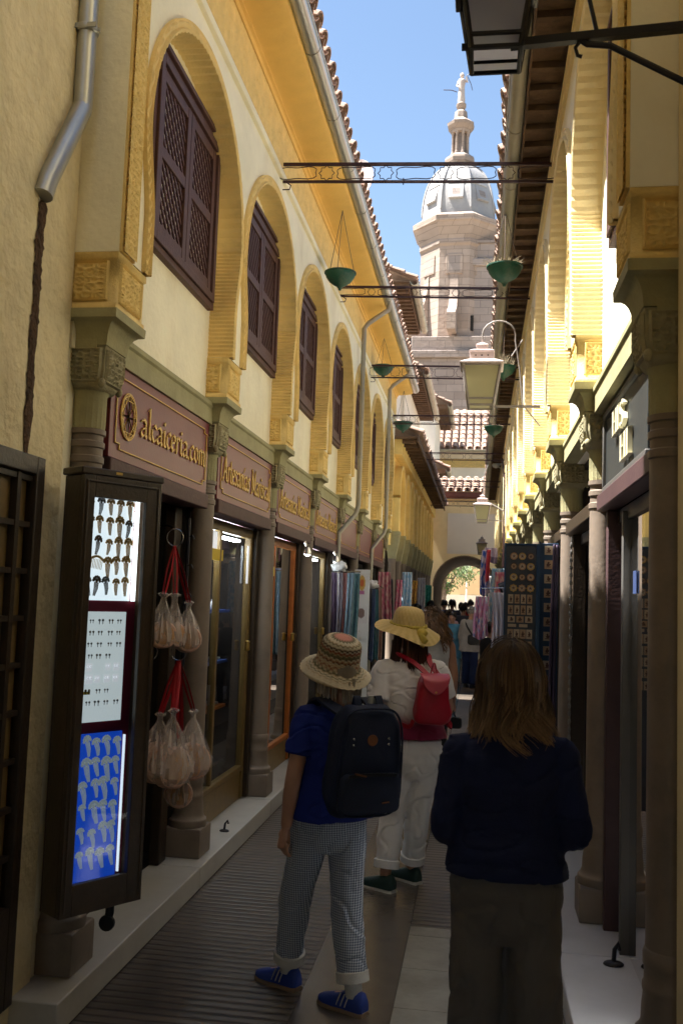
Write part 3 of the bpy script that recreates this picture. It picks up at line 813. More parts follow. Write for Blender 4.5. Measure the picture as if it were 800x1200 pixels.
for i in range(NR):
    b = MB(); TR.box(b, .13, .22, bayr[i] - S / 2 + .09, bayr[i] + S / 2 - .09, 2.15, 2.23); b.build('lintel', 'pink_lintel' if i == 0 else 'dark_wood', RIGHT, bevel=.006)
    b = MB(); ya_, yb_ = bayr[i] - S / 2 + .09, bayr[i] + S / 2 - .09
    TR.box(b, .22, .28, ya_, ya_ + .07, .125, 2.15); TR.box(b, .22, .28, ya_ + .07, yb_ - .07, 2.08, 2.15)
    df = b.build('door_frame', 'dark_wood', RIGHT, bevel=.005)
    b = MB(); TR.box(b, .17, .26, yb_ - .10, yb_ - .05, .125, 2.15); b.build('door_post', 'pink_lintel' if i == 0 else 'dark_wood', df, bevel=.006)
    if i == 0:
        b = MB(); TR.box(b, .20, .26, yb_ - .40, yb_ - .36, .125, 2.12); b.build('door_jamb', 'steel_grey', df, bevel=.004)
        b = MB(); x = TR(.235, 0, 0)[0]; b.add([(x, ya_ + .07, .13), (x, yb_ - .42, .13), (x, yb_ - .42, 2.08), (x, ya_ + .07, 2.08)], [(0, 1, 2, 3)]); b.build('pane', 'pane_glass', df, smooth=False)
        b = MB(); TR.box(b, .228, .232, yb_ - .60, yb_ - .52, 1.74, 1.84); b.build('sticker', 'sticker_blue', df, smooth=False) if mat('sticker_blue', (.05, .08, .2), .4, .1, 9., 0) else None

# ------------------------------------------------------------------ near walls
b = MB(); b.box(-2.6, -1.69, -8, 3.30, -.01, 9.4); b.box(-2.6, -1.69, 3.30, 3.584, -.01, 4.36); b.box(-2.6, -1.93, 3.585, 4.3, -.01, 4.36)  # house top out of view: raised to shade the right, notched to pass sun
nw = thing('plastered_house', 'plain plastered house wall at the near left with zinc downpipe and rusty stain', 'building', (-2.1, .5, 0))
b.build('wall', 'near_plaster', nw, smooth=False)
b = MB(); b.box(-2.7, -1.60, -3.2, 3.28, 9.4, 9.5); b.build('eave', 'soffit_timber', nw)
# rough rusty channel under the broken pipe
b = MB()
zs = [3.12 - k * .0145 for k in range(90)]
rg = []
for k, z in enumerate(zs):
    w = .030 + .018 * noise.noise((z * 9, 1, 0)) + .014 * noise.noise((z * 45, 3, 0)) ; w *= (1 if z > 2.35 else max(.12, 1 - (2.35 - z) * 1.1)); c = 3.272 + .02 * noise.noise((z * 3, 5, 0))
    rg.append([(-1.6865, c - w, z), (-1.682, c - w * .4, z), (-1.683, c + w * .4, z), (-1.6865, c + w, z)])
b.loft(rg, cap=False, closed=False); b.build('rust_stain', 'rust', nw)
pipe(nw, [(-1.655, 3.50, 4.6), (-1.655, 3.50, 3.625), (-1.6553, 3.497, 3.61), (-1.6556, 3.488, 3.595), (-1.672, 3.27, 3.20), (-1.675, 3.245, 3.13)], .040, 'zinc', [(-1.655, 3.50, 3.95)])
b = MB(); b.bar((-1.69, 3.50, 3.95), (-1.60, 3.50, 3.95), .012, .02); b.bar((-1.70, 3.46, 3.95), (-1.60, 3.46, 3.95), .008, .02); b.build('pipe_bracket', 'zinc', nw)
# grille door on the near left wall
g = thing('grille_door', 'dark brown gridded door with amber panes set in the near left wall', 'door', (-1.68, 2.9, .4))
b = MB()
b.box(-1.689, -1.635, 3.27, 3.335, .14, 2.13); b.box(-1.689, -1.635, 2.25, 3.27, 2.06, 2.13); b.box(-1.689, -1.635, 2.25, 3.27, .14, .5)
b.build('frame', 'dark_wood', g, bevel=.005)
b = MB()
for y in (2.55, 2.85, 3.15): b.box(-1.686, -1.648, y, y + .028, .5, 2.06)
for k in range(9): b.box(-1.685, -1.652, 2.25, 3.27, .66 + k * .172, .66 + k * .172 + .02)
b.build('grille', 'dark_wood', g)
mat('amber_pane', (.20, .135, .055), .35, .3, 5., .1, 30)
b = MB(); b.box(-1.6888, -1.676, 2.25, 3.27, .5, 2.06); b.build('pane', 'amber_pane', g, smooth=False)
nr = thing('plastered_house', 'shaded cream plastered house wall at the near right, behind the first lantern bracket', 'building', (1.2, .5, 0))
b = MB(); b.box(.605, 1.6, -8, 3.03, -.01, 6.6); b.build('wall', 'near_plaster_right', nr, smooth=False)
b = MB(); b.box(-1.689, .604, -8, 1.7, 4.3, 4.6); b.box(-.45, .604, -8, 1.72, 4.61, 7.8); b.build('overhead_shade_block', 'near_plaster_right', nr, smooth=False)  # unseen block above and behind the viewpoint, added to darken the foreground
# ------------------------------------------------------------------ second house row on the left, behind the first arcade
class Pl:
    """plain side helper: u grows away from the street"""
    def __init__(s, x, sg): s.x, s.sg = x, sg
    def __call__(s, u, y, z): return (s.x + s.sg * u, y, z)
def narrow_arcade():
    T = Side(-1.46, -1, -.0)
    root = thing('arcade_building', 'lower yellow arcaded building with a brown timber eave beyond the first gutter on the left', 'building', (-2.4, 17, 0))
    y0, sp, n = 17.0, 1.24, 10
    b = MB(); T.box(b, .14, .4, y0 - .2, 30, 2.60, 4.5); b.build('wall', 'ochre_stucco', root)
    b = MB(); T.box(b, -.02, .4, y0 - .2, 30, 4.25, 4.52); b.build('frieze', 'ochre_stucco', root)
    # pointed arches carried on slim piers
    b = MB()
    for i in range(n):
        yc = y0 + sp * (i + .5)
        rings = []
        for k in range(25):
            t = k / 24; a = PI - PI * t
            yy = .50 * math.cos(a); z = 3.45 + .62 * math.sin(a) ** .9 if 0 < t < 1 else 3.45
            rings.append([T(.14, yc + yy, z), T(.0, yc + yy, z), T(.0, yc + yy * 1.22, z + .07), T(.14, yc + yy * 1.22, z + .07)])
        b.loft(rings, cap=False)
    for i in range(n + 1):
        y = y0 + sp * i; T.box(b, .0, .14, y - .14, y + .14, 2.85, 3.46)
    b.build('arch_moulding', 'ochre_stucco', root)
    first = None
    for i in range(n + 1):
        if first is None:
            b = MB(); c = T(.12, y0, 0); b.lathe([(.10, .122), (.10, .3), (.075, .36), (.072, 1.2), (.066, 2.3), (.076, 2.32), (.07, 2.36)], 16, (c[0], y0, 0)); first = b.build('column', 'column_marble', root)
            b = MB(); b.sqloft([(.07, 2.36), (.08, 2.45), (.12, 2.66), (.125, 2.78), (.14, 2.79), (.14, 2.85)], (c[0], y0, 0)); cp = b.build('capital', 'olive_stone', first)
        else:
            q = first.copy(); COL.objects.link(q); q.location.y = sp * i
            q2 = cp.copy(); COL.objects.link(q2); q2.parent = q
    b = MB()
    T.box(b, -.30, .4, y0 - .35, 29.9, 4.525, 4.56)
    for k in range(int((29.7 - y0) / .42)): T.box(b, -.28, -.02, y0 - .2 + k * .42, y0 - .12 + k * .42, 4.45, 4.524)
    T.box(b, -.33, -.30, y0 - .35, 29.9, 4.46, 4.58)
    b.build('eave', 'soffit_timber', root, bevel=.004)
    tile_roof(T, y0 - .3, 29.7, -.36, 4.57, R(22), 3, seed=9).build('roof_tiles', 'roof_tile', root, angle=50)
    b = MB(); T.box(b, .42, 1.9, y0, 30, .12, 2.6); b.build('shop_interior', 'shop_dark', root, smooth=False)
narrow_arcade()
def back_house(label, x, ya, yb, z, m='white_wall', gut='painted_gutter', ov=.42):
    T = Pl(x, -1)
    r = thing('house', label, 'house', (x - 1.5, (ya + yb) / 2, 0))
    b = MB(); b.box(x - ov - 3, x - ov, ya + .1, yb - .1, 2.6, z + .02); b.build('wall', m, r, smooth=False)
    b = MB()
    b.box(x - ov - .4, x + .0, ya, yb, z + .02, z + .05); b.box(x - .03, x, ya, yb, z - .08, z + .02)
    k = ya + .05
    while k < yb - .05: b.box(x - ov + .005, x - .035, k, k + .10, z - .09, z + .018); k += .26
    b.build('eave_soffit', 'soffit_timber', r, smooth=False)
    tile_roof(T, ya + .05, yb - .15, -.10, z + .055, R(24), 5, seed=int(ya * 7)).build('roof_tiles', 'roof_tile', r, angle=50)
    gutter(T, ya - .05, yb + .05, -.10, z + .02, .085, gut, r)
    return r
back_house('tall house with tiled eave just above the end of the long left gutter', -1.56, 18.9, 22.4, 8.15)
back_house('white house with a dark slatted eave and pale gutter, set back over the lower arcade', -1.52, 23.0, 29.0, 7.25)
back_house('small house end with dark eave slats, right under the tower', -1.28, 33.4, 38.0, 8.6)
back_house('short tiled eave corner over the passage arch', -1.22, 31.6, 33.2, 6.0, ov=.3)

# ------------------------------------------------------------------ passage arch that closes the street
pa = thing('gate_house', 'yellow wall with a pale panel and a dark round passage arch closing the street', 'building', (-.5, 33, 0))
YA, XC, AR, ZS = 30.2, -.47, .985, 2.06
def wall_with_arch(mb, y, xl, xr, zt, xc, ar, zs):
    n = 28; O = [(xc - ar, 0)] + [(xc + ar * math.cos(PI - PI * k / n), zs + ar * math.sin(PI * k / n)) for k in range(n + 1)] + [(xc + ar, 0)]
    vs = []; fs = []
    for x, z in O: vs += [(x, y, z), (x if zs + ar * .01 < z else (xl if x < xc else xr), y, zt if z > zs + ar * .01 else z)]
    for k in range(len(O) - 1): fs.append((2 * k, 2 * k + 1, 2 * k + 3, 2 * k + 2))
    vs += [(xl, y, zt), (xr, y, zt)]
    fs.append((3, len(vs) - 2, 5)); fs.append((2 * len(O) - 3, len(vs) - 1, 2 * len(O) - 5))
    mb.add(vs, fs)
b = MB(); wall_with_arch(b, YA, -2.1, 1.2, 4.88, XC, AR, ZS); pw = b.build('wall', 'arch_wall', pa, smooth=False)
b = MB(); b.box(-1.05, .62, YA - .012, YA - .002, 3.12, 4.42); b.build('panel', 'arch_panel', pa)
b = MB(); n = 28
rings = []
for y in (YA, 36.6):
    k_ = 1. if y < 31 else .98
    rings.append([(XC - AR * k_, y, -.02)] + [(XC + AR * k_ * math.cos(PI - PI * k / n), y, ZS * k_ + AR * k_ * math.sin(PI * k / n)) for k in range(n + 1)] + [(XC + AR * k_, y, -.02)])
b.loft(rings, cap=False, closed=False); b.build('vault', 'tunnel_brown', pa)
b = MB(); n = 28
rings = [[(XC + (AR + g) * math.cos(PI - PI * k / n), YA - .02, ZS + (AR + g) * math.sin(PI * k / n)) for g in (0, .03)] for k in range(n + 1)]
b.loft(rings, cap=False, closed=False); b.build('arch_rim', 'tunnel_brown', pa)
b = MB(); wall_with_arch(b, 36.6, -2.1, 1.2, 6.2, XC + .02, AR * .98, ZS * .98); b.build('rear_wall', 'arch_wall', pa, smooth=False)
b = MB(); b.box(-2.1, 1.2, YA - .30, YA - .002, 4.885, 5.06); b.box(-2.1, 1.2, YA - .36, YA - .30, 4.93, 5.08); b.build('cornice', 'maroon_beam', pa)
class Fr:
    def __init__(s, y): s.y = y
    def __call__(s, u, y, z): return (y, s.y + u, z)
tile_roof(Fr(YA), -2.0, 1.1, -.42, 5.07, R(20), 6, pitch=.26, r=.105, seed=4).build('roof_tiles', 'roof_tile', pa, angle=50)
# cross house beyond with its own roof
ch = thing('house', 'cream house with a broad clay tile roof rising above the passage arch', 'house', (-.4, 39, 0))
b = MB(); b.box(-3.4, 2.4, 38.3, 43, 3.3, 7.7); b.box(-3.4, -1.7, 38.3, 43, 0, 3.299); b.box(.75, 2.4, 38.3, 43, 0, 3.299); b.build('wall', 'white_wall', ch)
b = MB(); b.box(-3.4, 2.4, 38.27, 38.297, 7.05, 7.40)
b.build('frieze', 'ochre_relief', ch)
tile_roof(Fr(38.2), -3.2, 2.2, -.35, 7.72, R(38), 9, pitch=.30, r=.125, tl=.46, seed=6).build('roof_tiles', 'roof_tile', ch, angle=50)
gutter(Fr(38.2), -3.3, 2.3, -.40, 7.70, .09, 'painted_gutter', ch)

# ------------------------------------------------------------------ beyond the arch
sw = thing('house', 'sunlit ochre house front seen through the passage arch', 'house', (0, 62, 0))
b = MB(); b.box(-22, 18, 62, 66, 0, 9); b.build('wall', 'sunny_wall', sw)
b = MB(); b.box(-22, 18, 61.9, 61.997, .0, 2.0); b.build('plinth', 'plaza_pale', sw)
for k in range(4):
    b = MB(); b.box(-5.2 + k * 3.2, -4.2 + k * 3.2, 61.9, 61.995, 3.6, 5.4); f_w = b.build('window', 'dark_wood', sw)
def make_tree(name, label, loc, h, cr, n, seed):
    r = random.Random(seed); t = thing(name, label, 'tree', loc)
    x, y, _ = loc
    b = MB(); top = (x + .1, y, h * .62)
    b.tube([(x, y, 0), (x + .05, y, h * .3), top], [h * .035, h * .028, h * .018], 8)
    for k in range(6):
        a = k * 1.05 + r.random(); q = (x + cr * .7 * math.cos(a), y + cr * .7 * math.sin(a), h * (.62 + .28 * r.random()))
        b.tube([(x + .05, y, h * (.36 + .05 * k)), ((x + q[0]) / 2, (y + q[1]) / 2, h * .6), q], [h * .014, h * .010, h * .004], 6)
    b.build('trunk', 'bark', t)
    b = MB()
    cl = [(x + r.gauss(0, cr * .5), y + r.gauss(0, cr * .5), h * .74 + r.gauss(0, h * .12), r.uniform(.25, .5) * cr) for _ in range(16)]
    for k in range(n):
        c = r.choice(cl); v = Vector((r.gauss(0, 1), r.gauss(0, 1), r.gauss(0, .8))).normalized() * c[3] * r.uniform(.5, 1.05)
        p = Vector(c[:3]) + v; u = Vector((r.gauss(0, 1), r.gauss(0, 1), r.gauss(0, 1))).normalized(); w_ = u.orthogonal().normalized(); s_ = r.uniform(.06, .13) * (h / 5)
        b.add([p - u * s_, p - w_ * s_ * .5, p + u * s_, p + w_ * s_ * .5], [(0, 1, 2, 3)])
    b.build('crown', 'leaf', t, smooth=False)
make_tree('plaza_tree', 'green leafy tree seen through the passage arch', (-1.9, 50, 0), 4.6, 1.5, 2600, 3)
lp = thing('lamp_post', 'thin pale lamp post seen through the passage arch', 'lamp post', (-.75, 56, 0))
b = MB(); b.lathe([(.10, 0), (.10, .3), (.045, .4), (.04, 3.4)], 10, (-.75, 56, 0)); b.build('post', 'lantern_white', lp)
b = MB(); b.lathe([(.08, 3.4), (.16, 3.75), (.18, 3.8), (.02, 3.95)], 8, (-.75, 56, 0)); b.build('lamp_head', 'lantern_white', lp)

# ------------------------------------------------------------------ cathedral tower
tw = thing('church_tower', 'pale stone octagonal church tower with a ribbed dome and a statue on top', 'tower', (-2.48, 80, 0))
TX, TY, TA = -2.48, 80., R(22.5 - 3)
def octo(mb, prof, n=8): return mb.lathe(prof, n, (TX, TY, 0), TA)
b = MB(); octo(b, [(3.38, 18), (3.38, 22.6), (3.62, 22.8), (3.62, 23.2), (3.30, 23.5), (3.30, 31.3)]); sh = b.build('shaft', 'tower_stone', tw, angle=20)
b = MB(); octo(b, [(3.30, 31.3), (3.45, 31.5), (3.45, 31.8), (3.40, 31.9), (3.55, 32.4), (3.95, 33.2), (4.08, 33.3), (4.10, 33.75), (3.6, 34.1)]); b.build('cornice', 'tower_stone', tw, angle=20)
b = MB(); octo(b, [(3.30, 34.0), (3.32, 34.6)] + [(3.28 * math.cos(t * PI / 2 / 10) ** .8 + .0, 34.6 + 5.0 * math.sin(t * PI / 2 / 10)) for t in range(1, 10)] + [(.8, 39.75)]); dm = b.build('dome', 'dome_lead', tw, angle=20)
# ribs along the dome edges
for k in range(8):
    a = TA + 2 * PI * k / 8; b = MB()
    b.tube([(TX + (3.28 * math.cos(t * PI / 2 / 10) ** .8 + .03) * math.cos(a), TY + (3.28 * math.cos(t * PI / 2 / 10) ** .8 + .03) * math.sin(a), 34.6 + 5.0 * math.sin(t * PI / 2 / 10)) for t in range(0, 10)], .09, 6); b.build('rib', 'dome_lead', dm)
    am_ = TA + PI / 8 + 2 * PI * k / 8; rr_ = 3.28 * math.cos(.32) ** .8 * math.cos(PI / 8)
    M = Matrix.Translation((TX + rr_ * math.cos(am_), TY + rr_ * math.sin(am_), 36.15)) @ Matrix.Rotation(am_, 4, 'Z') @ Matrix.Rotation(R(-18), 4, 'Y')
    b = MB(); b.box(-.12, .10, -.62, .62, -.75, .75, M); b.box(-.1, .16, -.70, .70, .75, .92, M); d_ = b.build('dormer', 'dome_lead', dm, bevel=.03)
    b = MB(); b.box(.06, .105, -.34, .34, -.45, .2, M); b.build('opening', 'tower_grey', d_)
b = MB(); octo(b, [(1.0, 39.4), (1.34, 39.7), (1.38, 40.0), (1.32, 40.2), (1.0, 40.45), (.95, 40.5)]); b.build('lantern_base', 'tower_stone', tw, angle=20)
b = MB(); octo(b, [(.52, 40.4), (.52, 42.6)]);
lt = b.build('lantern', 'tower_grey', tw, angle=20)
for k in range(8):
    a = TA + 2 * PI * k / 8; b = MB(); b.lathe([(.17, 40.5), (.17, 40.7), (.12, 40.75), (.11, 42.35), (.16, 42.45), (.17, 42.6)], 10, (TX + .68 * math.cos(a), TY + .68 * math.sin(a), 0)); b.build('column', 'tower_stone', lt)
b = MB(); octo(b, [(.85, 42.55), (.9, 42.75), (1.2, 43.15), (1.25, 43.4), (1.1, 43.5), (.62, 43.9), (.58, 44.5), (.40, 44.7), (.18, 44.8)]); b.build('lantern_cap', 'tower_stone', tw, angle=20)
b = MB(); b.lathe([(.20, 44.75), (.42, 45.0), (.44, 45.3), (.28, 45.5)], 12, (TX, TY, 0)); b.build('finial_base', 'tower_stone', tw)
b = MB()
b.lathe([(.30, 45.45), (.33, 45.7), (.28, 46.4), (.26, 46.9), (.33, 47.35), (.30, 47.6), (.12, 47.72)], 14, (TX, TY, 0)); b.ball((TX + .02, TY - .05, 47.98), (.19, .2, .24), 12, 8)
b.tube([(TX + .28, TY, 47.5), (TX + .5, TY - .1, 47.3), (TX + .38, TY - .3, 47.75)], [.10, .08, .06], 8); b.tube([(TX - .28, TY, 47.5), (TX - .42, TY - .1, 47.0), (TX - .2, TY - .3, 46.8)], [.10, .08, .06], 8)
st = b.build('statue', 'statue_stone', tw, angle=60)
b = MB(); b.tube([(TX - 1.6, TY, 46.75), (TX - .9, TY, 46.7), (TX - .4, TY, 46.5)], .035, 6); b.tube([(TX + .45, TY, 48.0), (TX + 1.0, TY, 48.35), (TX + 1.7, TY, 48.5)], .035, 6); b.tube([(TX + .5, TY, 47.9), (TX + .8, TY, 47.2), (TX + .95, TY, 46.6)], .03, 6); b.build('lightning_rod', 'iron', st)
# windows, panels and the square stair turret
for k, (a, z0, z1) in enumerate(((3, 29.0, 30.4), (5, 29.0, 30.4), (4, 29.2, 30.5), (6, 29.0, 30.4))):
    aa = TA + PI / 8 + 2 * PI * a / 8; rr_ = 3.30 * math.cos(PI / 8)
    M = Matrix.Translation((TX + rr_ * math.cos(aa), TY + rr_ * math.sin(aa), 0)) @ Matrix.Rotation(aa, 4, 'Z')
    b = MB(); b.box(-.05, .10, -.70, .70, z0 - .15, z1 + .15, M); p_ = b.build('window', 'tower_stone', tw, bevel=.03)
    b = MB(); b.box(.0, .105, -.48, .48, z0, z1, M); b.build('pane', 'tower_grey', p_)
b = MB(); b.box(-1.45, -.95, 77.03, 77.2, 24.0, 25.3); b.build('slit_window', 'dark_void', tw)
# curved buttress scrolls
for a_ in (4.35, 5.5):
    aa = TA + PI * 2 * a_ / 8; M = Matrix.Translation((TX, TY, 0)) @ Matrix.Rotation(aa, 4, 'Z')
    b = MB(); P = [(3.1, 29.0)] + [(3.1 + 1.5 * (1 - math.cos(t * PI / 2 / 8)), 29.0 - 3.6 * math.sin(t * PI / 2 / 8)) for t in range(1, 9)] + [(5.0, 25.0), (5.0, 23.6), (3.1, 23.6)]
    b.loft([[M @ Vector((q[0], w_, q[1])) for q in P] for w_ in (-.35, .35)]); b.build('buttress', 'tower_stone', tw)
b = MB(); b.box(-.95, 2.3, 77.3, 82, 16, 29.6); b.box(-1.15, 2.5, 77.1, 82, 29.6, 30.2); b.box(-.8, 2.2, 77.4, 82, 30.2, 31.6); b.box(-.95, 2.35, 77.25, 82, 31.6, 31.85); b.build('stair_turret', 'tower_grey', tw, bevel=.04)
b = MB(); b.box(-6.2, 3.0, 76.0, 86, 0, 21.4); b.box(-6.5, 3.3, 75.7, 86, 21.4, 22.0); b.box(-6.0, 2.8, 76.2, 86, 22.0, 23.3); b.build('lower_block', 'tower_grey', tw, bevel=.05)
b = MB(); b.box(-7.4, -6.3, 78, 86, 0, 26.6); b.box(-7.6, -6.2, 77.8, 86, 26.6, 27.2); b.box(-7.3, -6.4, 78, 84, 27.2, 29.0); b.build('side_wall', 'tower_stone', tw, bevel=.05)

# ------------------------------------------------------------------ satellite dish behind the left roof
sd = thing('satellite_dish', 'pale round satellite dish standing on the left roof', 'satellite dish', (-1.95, 13.0, 6.0))
b = MB(); M = Matrix.Translation((-1.70, 11.6, 6.95)) @ Matrix.Rotation(R(80), 4, 'X') @ Matrix.Rotation(R(-22), 4, 'Y')
b.lathe([(.02, .0), (.14, .015), (.26, .05), (.32, .085), (.315, .095), (.2, .05), (.02, .02)], 28); b.xf(M); b.build('dish', 'lantern_white', sd)
b = MB(); b.tube([(-1.76, 11.75, 5.9), (-1.74, 11.75, 6.9)], .025, 8); b.build('mast', 'steel', sd)

# ------------------------------------------------------------------ iron cross bars with star tracery
def cross_bar(y, zt, zb, tilt, label):
    xa, xb = -1.475, .452
    c = thing('iron_cross_bar', label, 'cross bar', (xa, y, zb), 'iron tracery bars spanning the street')
    zz = lambda x, z: z + tilt * (x - xa) / (xb - xa)
    b = MB(); b.bar((xa, y, zz(xa, zt)), (xb, y, zz(xb, zt)), .018, .022); b.build('top_bar', 'iron', c)
    b = MB(); b.bar((xa, y, zz(xa, zb)), (xb, y, zz(xb, zb)), .014, .018); b.build('bottom_bar', 'iron', c)
    b = MB(); m = (zt + zb) / 2; hh = (zt - zb) / 2 - .008
    n = 9; w_ = (xb - xa) / n
    for k in range(n):
        xc = xa + w_ * (k + .5)
        if k % 2:
            pts = [(xc + (hh if j % 2 == 0 else hh * .76) * math.cos(2 * PI * j / 16 + PI / 2) * 1.0, y, zz(xc, m) + (hh if j % 2 == 0 else hh * .76) * math.sin(2 * PI * j / 16 + PI / 2)) for j in range(16)]
            b.tube(pts, .0035, 5, closed=True)
        else:
            h2 = w_ - hh * .9
            pts = []
            for j in range(24):
                a = 2 * PI * j / 24; pts.append((xc + h2 * math.cos(a) * (1 - .12 * math.cos(4 * a)) * .92, y, zz(xc, m) + hh * math.sin(a) * (1 - .18 * math.cos(4 * a)) * .85))
            b.tube(pts, .0035, 5, closed=True)
    b.build('tracery', 'iron', c)
    b = MB(); b.tube([(xa + .02, y, zb), (xa + .06, y, zb - .03), (xa + .05, y, zb - .06), (xa + .0, y, zb - .06)], .0045, 6); b.tube([(xa + w_ * 4.1, y, zb), (xa + w_ * 4.1, y, zb - .05)], .004, 5); b.build('hook', 'iron', c)
nm = ['nearest iron bar with star tracery, highest across the sky', 'second iron tracery bar, crossing in front of the tower shaft', 'third iron tracery bar, level with the second lantern roof', 'fourth iron tracery bar, just under the far planters', 'fifth iron tracery bar, in front of the tiled roof', 'sixth iron tracery bar, in front of the cream house wall', 'last iron tracery bar, just above the passage arch roof']
for (y, zt, zb, tl), l in zip(((6.45, 4.77, 4.64, -.06), (9.3, 4.82, 4.72, -.05), (12.1, 4.70, 4.54, -.03), (15.3, 4.66, 4.52, .0), (19., 4.62, 4.48, 0), (23., 4.56, 4.42, 0), (27., 4.48, 4.34, 0)), nm): cross_bar(y, zt, zb, tl, l)

# ------------------------------------------------------------------ hanging planters
def planter(loc, ztop, label, r, plant, first=[]):
    x, y, z = loc
    if True:
        p = thing('hanging_planter', label, 'planter', loc, 'green bowls hanging over the street')
        b = MB(); k = r / .135
        b.lathe([(.012, -.035), (.016, -.02), (.03, .0), (.055, .012), (.10, .045), (.128, .085), (.135, .115), (.145, .118), (.145, .128), (.128, .128), (.09, .06), (.02, .03)], 24); b.v = [(x + a * k, y + c * k, z + d * k) for a, c, d in b.v]; b.build('bowl', 'planter_green', p)
        b = MB()
        for j in range(3):
            a = 2 * PI * j / 3 + .5; b.tube([(x + .138 * k * math.cos(a), y + .138 * k * math.sin(a), z + .125 * k), (x, y, ztop)], .0028, 4)
        b.build('chain', 'wire', p)
        if plant:
            b = MB(); rr = random.Random(int(y * 10))
            for j in range(90):
                a = rr.random() * 2 * PI; q = rr.random() * .12 * k; h = rr.uniform(.03, .11) * plant
                s_ = Vector((x + q * math.cos(a), y + q * math.sin(a), z + .1 * k)); e = s_ + Vector((rr.uniform(-.07, .07) + .4 * q * math.cos(a), rr.uniform(-.07, .07), h))
                b.tube([s_, (s_ + e) / 2 + Vector((0, 0, .02)), e], [.003, .0025, .001], 4)
            b.build('dry_plant', 'dry_plant', p)
    return p
planter((-1.30, 8.15, 4.43), 5.14, 'weathered green bowl hanging nearest the camera under the left eave', .135, 0)
planter((-1.335, 12.3, 4.61), 5.12, 'middle green bowl of the left eave, beside the white downpipe elbow', .135, .4)
planter((-1.33, 15.6, 4.46), 5.14, 'farthest green bowl of the left eave', .15, .6)
planter((.145, 7.4, 4.19), 4.78, 'green bowl with dry stalks under the right gutter, in front of the tower', .135, 1.0)
planter((.215, 10.4, 4.13), 4.78, 'tilted looking green bowl half hidden behind the second lantern', .13, 1.6)
planter((.165, 14.6, 4.22), 4.78, 'farthest green bowl of the right side', .14, .6)

# ------------------------------------------------------------------ lanterns
def lantern(loc, k, label, frame_m, glass_m, roof_m, arm):
    """square street lantern: glazed tapered cage, flared roof, vented cap, finial; arm(x,y,z) draws the bracket"""
    x, y, z = loc; L = thing('street_lantern', label, 'lantern', loc, 'wall lanterns along the right side')
    def F(v): return (x + v[0] * k, y + v[1] * k, z + v[2] * k)
    hb, ht, H_ = .098, .150, .335
    b = MB()
    for i, j in ((-1, -1), (1, -1), (1, 1), (-1, 1)): b.bar(F((i * hb, j * hb, .0)), F((i * ht, j * ht, H_)), .018 * k)
    for hh, z_ in ((hb, .006), (lerp(hb, ht, .17), .057), (ht, H_ - .006)):
        for i, j, p, q in ((-1, -1, 1, -1), (1, -1, 1, 1), (1, 1, -1, 1), (-1, 1, -1, -1)): b.bar(F((i * hh, j * hh, z_)), F((p * hh, q * hh, z_)), .016 * k)
    fr = b.build('frame', frame_m, L, bevel=.002)
    for i, j, p, q in ((-1, -1, 1, -1), (1, -1, 1, 1), (1, 1, -1, 1), (-1, 1, -1, -1)):
        b = MB(); h0, h1 = hb - .004, ht - .004
        b.add([F((i * h0, j * h0, .0)), F((p * h0, q * h0, .0)), F((p * h1, q * h1, H_)), F((i * h1, j * h1, H_))], [(0, 1, 2, 3)]); b.build('pane', glass_m, fr, smooth=False)
    b = MB(); b.sqloft([(.155, .332), (.175, .338), (.178, .346), (.125, .375), (.100, .385), (.096, .445), (.104, .45), (.104, .458), (.066, .475), (.044, .48), (.042, .515), (.05, .52), (.028, .535), (.008, .545), (.006, .58)]); b.v = [F(v) for v in b.v]; rf = b.build('roof', roof_m, L, angle=25)
    b = MB()
    for i in (-1, 0, 1): b.box(i * .05 - .006, i * .05 + .006, -.1, -.0955, .41, .42); b.box(-.1, -.0955, i * .05 - .006, i * .05 + .006, .41, .42)
    b.v = [F(v) for v in b.v]; b.build('vent', 'dark_void', rf)
    b = MB(); arm(b, F); b.build('bracket', frame_m, L)
    return L
def arm1(b, F):
    y = 2.8; zb = 3.365
    b.bar((.06, y, zb + .0), (.60, y, zb + .03), .026, .026); b.bar((-.09, y, zb), (.07, y, zb), .016, .016)
    b.tube([(.27, y, zb + .005), (.29, y, zb - .01), (.36, y, zb - .02), (.60, y, zb - .16)], .010, 8); b.tube([(.32, y, zb + .02), (.26, y, zb + .3), (.20, y, zb + .62)], .007, 6)
    b.tube([(.27, y, zb), (.255, y, zb - .02), (.262, y, zb - .045), (.275, y, zb - .05)], .006, 6)
    b.tube([(-.02, y, zb + .0), (-.02, y, zb + .03), (.0, y, zb + .034), (.02, y, zb + .03), (.03, y, zb + .05)], .006, 6)
lantern((.015, 2.8, 3.315), .74, 'near dark iron lantern with grey glass, cut by the top of the picture', 'black_iron', 'lantern_glass_dark', 'black_iron', arm1)
def arm2(b, F):
    y = 7.7; zb = 3.245
    b.bar((.05, y, zb), (.46, y, zb), .014, .02); b.tube([(.33, y, zb), (.46, y, zb - .16)], .005, 6)
    pts = [(.32, y, zb), (.29, y, zb + .3), (.25, y, zb + .55)] + [(.115 + .135 * math.cos(PI * t / 8), y, zb + .60 + .12 * math.sin(PI * t / 8)) for t in range(0, 9)] + [(-.015, y, zb + .5)]
    b.tube(pts, .0075, 6); b.tube([(.22, y, zb + .42), (.31, y, zb + .56)], .006, 6)
lantern((-.02, 7.7, 3.235), 1.0, 'second lantern with white vented roof and yellowish glass', 'lantern_frame_grey', 'lantern_glass', 'lantern_white', arm2)
def arm3(b, F):
    y = 18.5; zb = 3.22
    b.bar((.1, y, zb), (.46, y, zb), .016, .02); b.tube([(.10, y, zb + .38), (.46, y, zb + .18)], .016, 6); b.tube([(.03, y, zb + .5), (.05, y, zb + .9), (.12, y, zb + 1.1)], .01, 6)
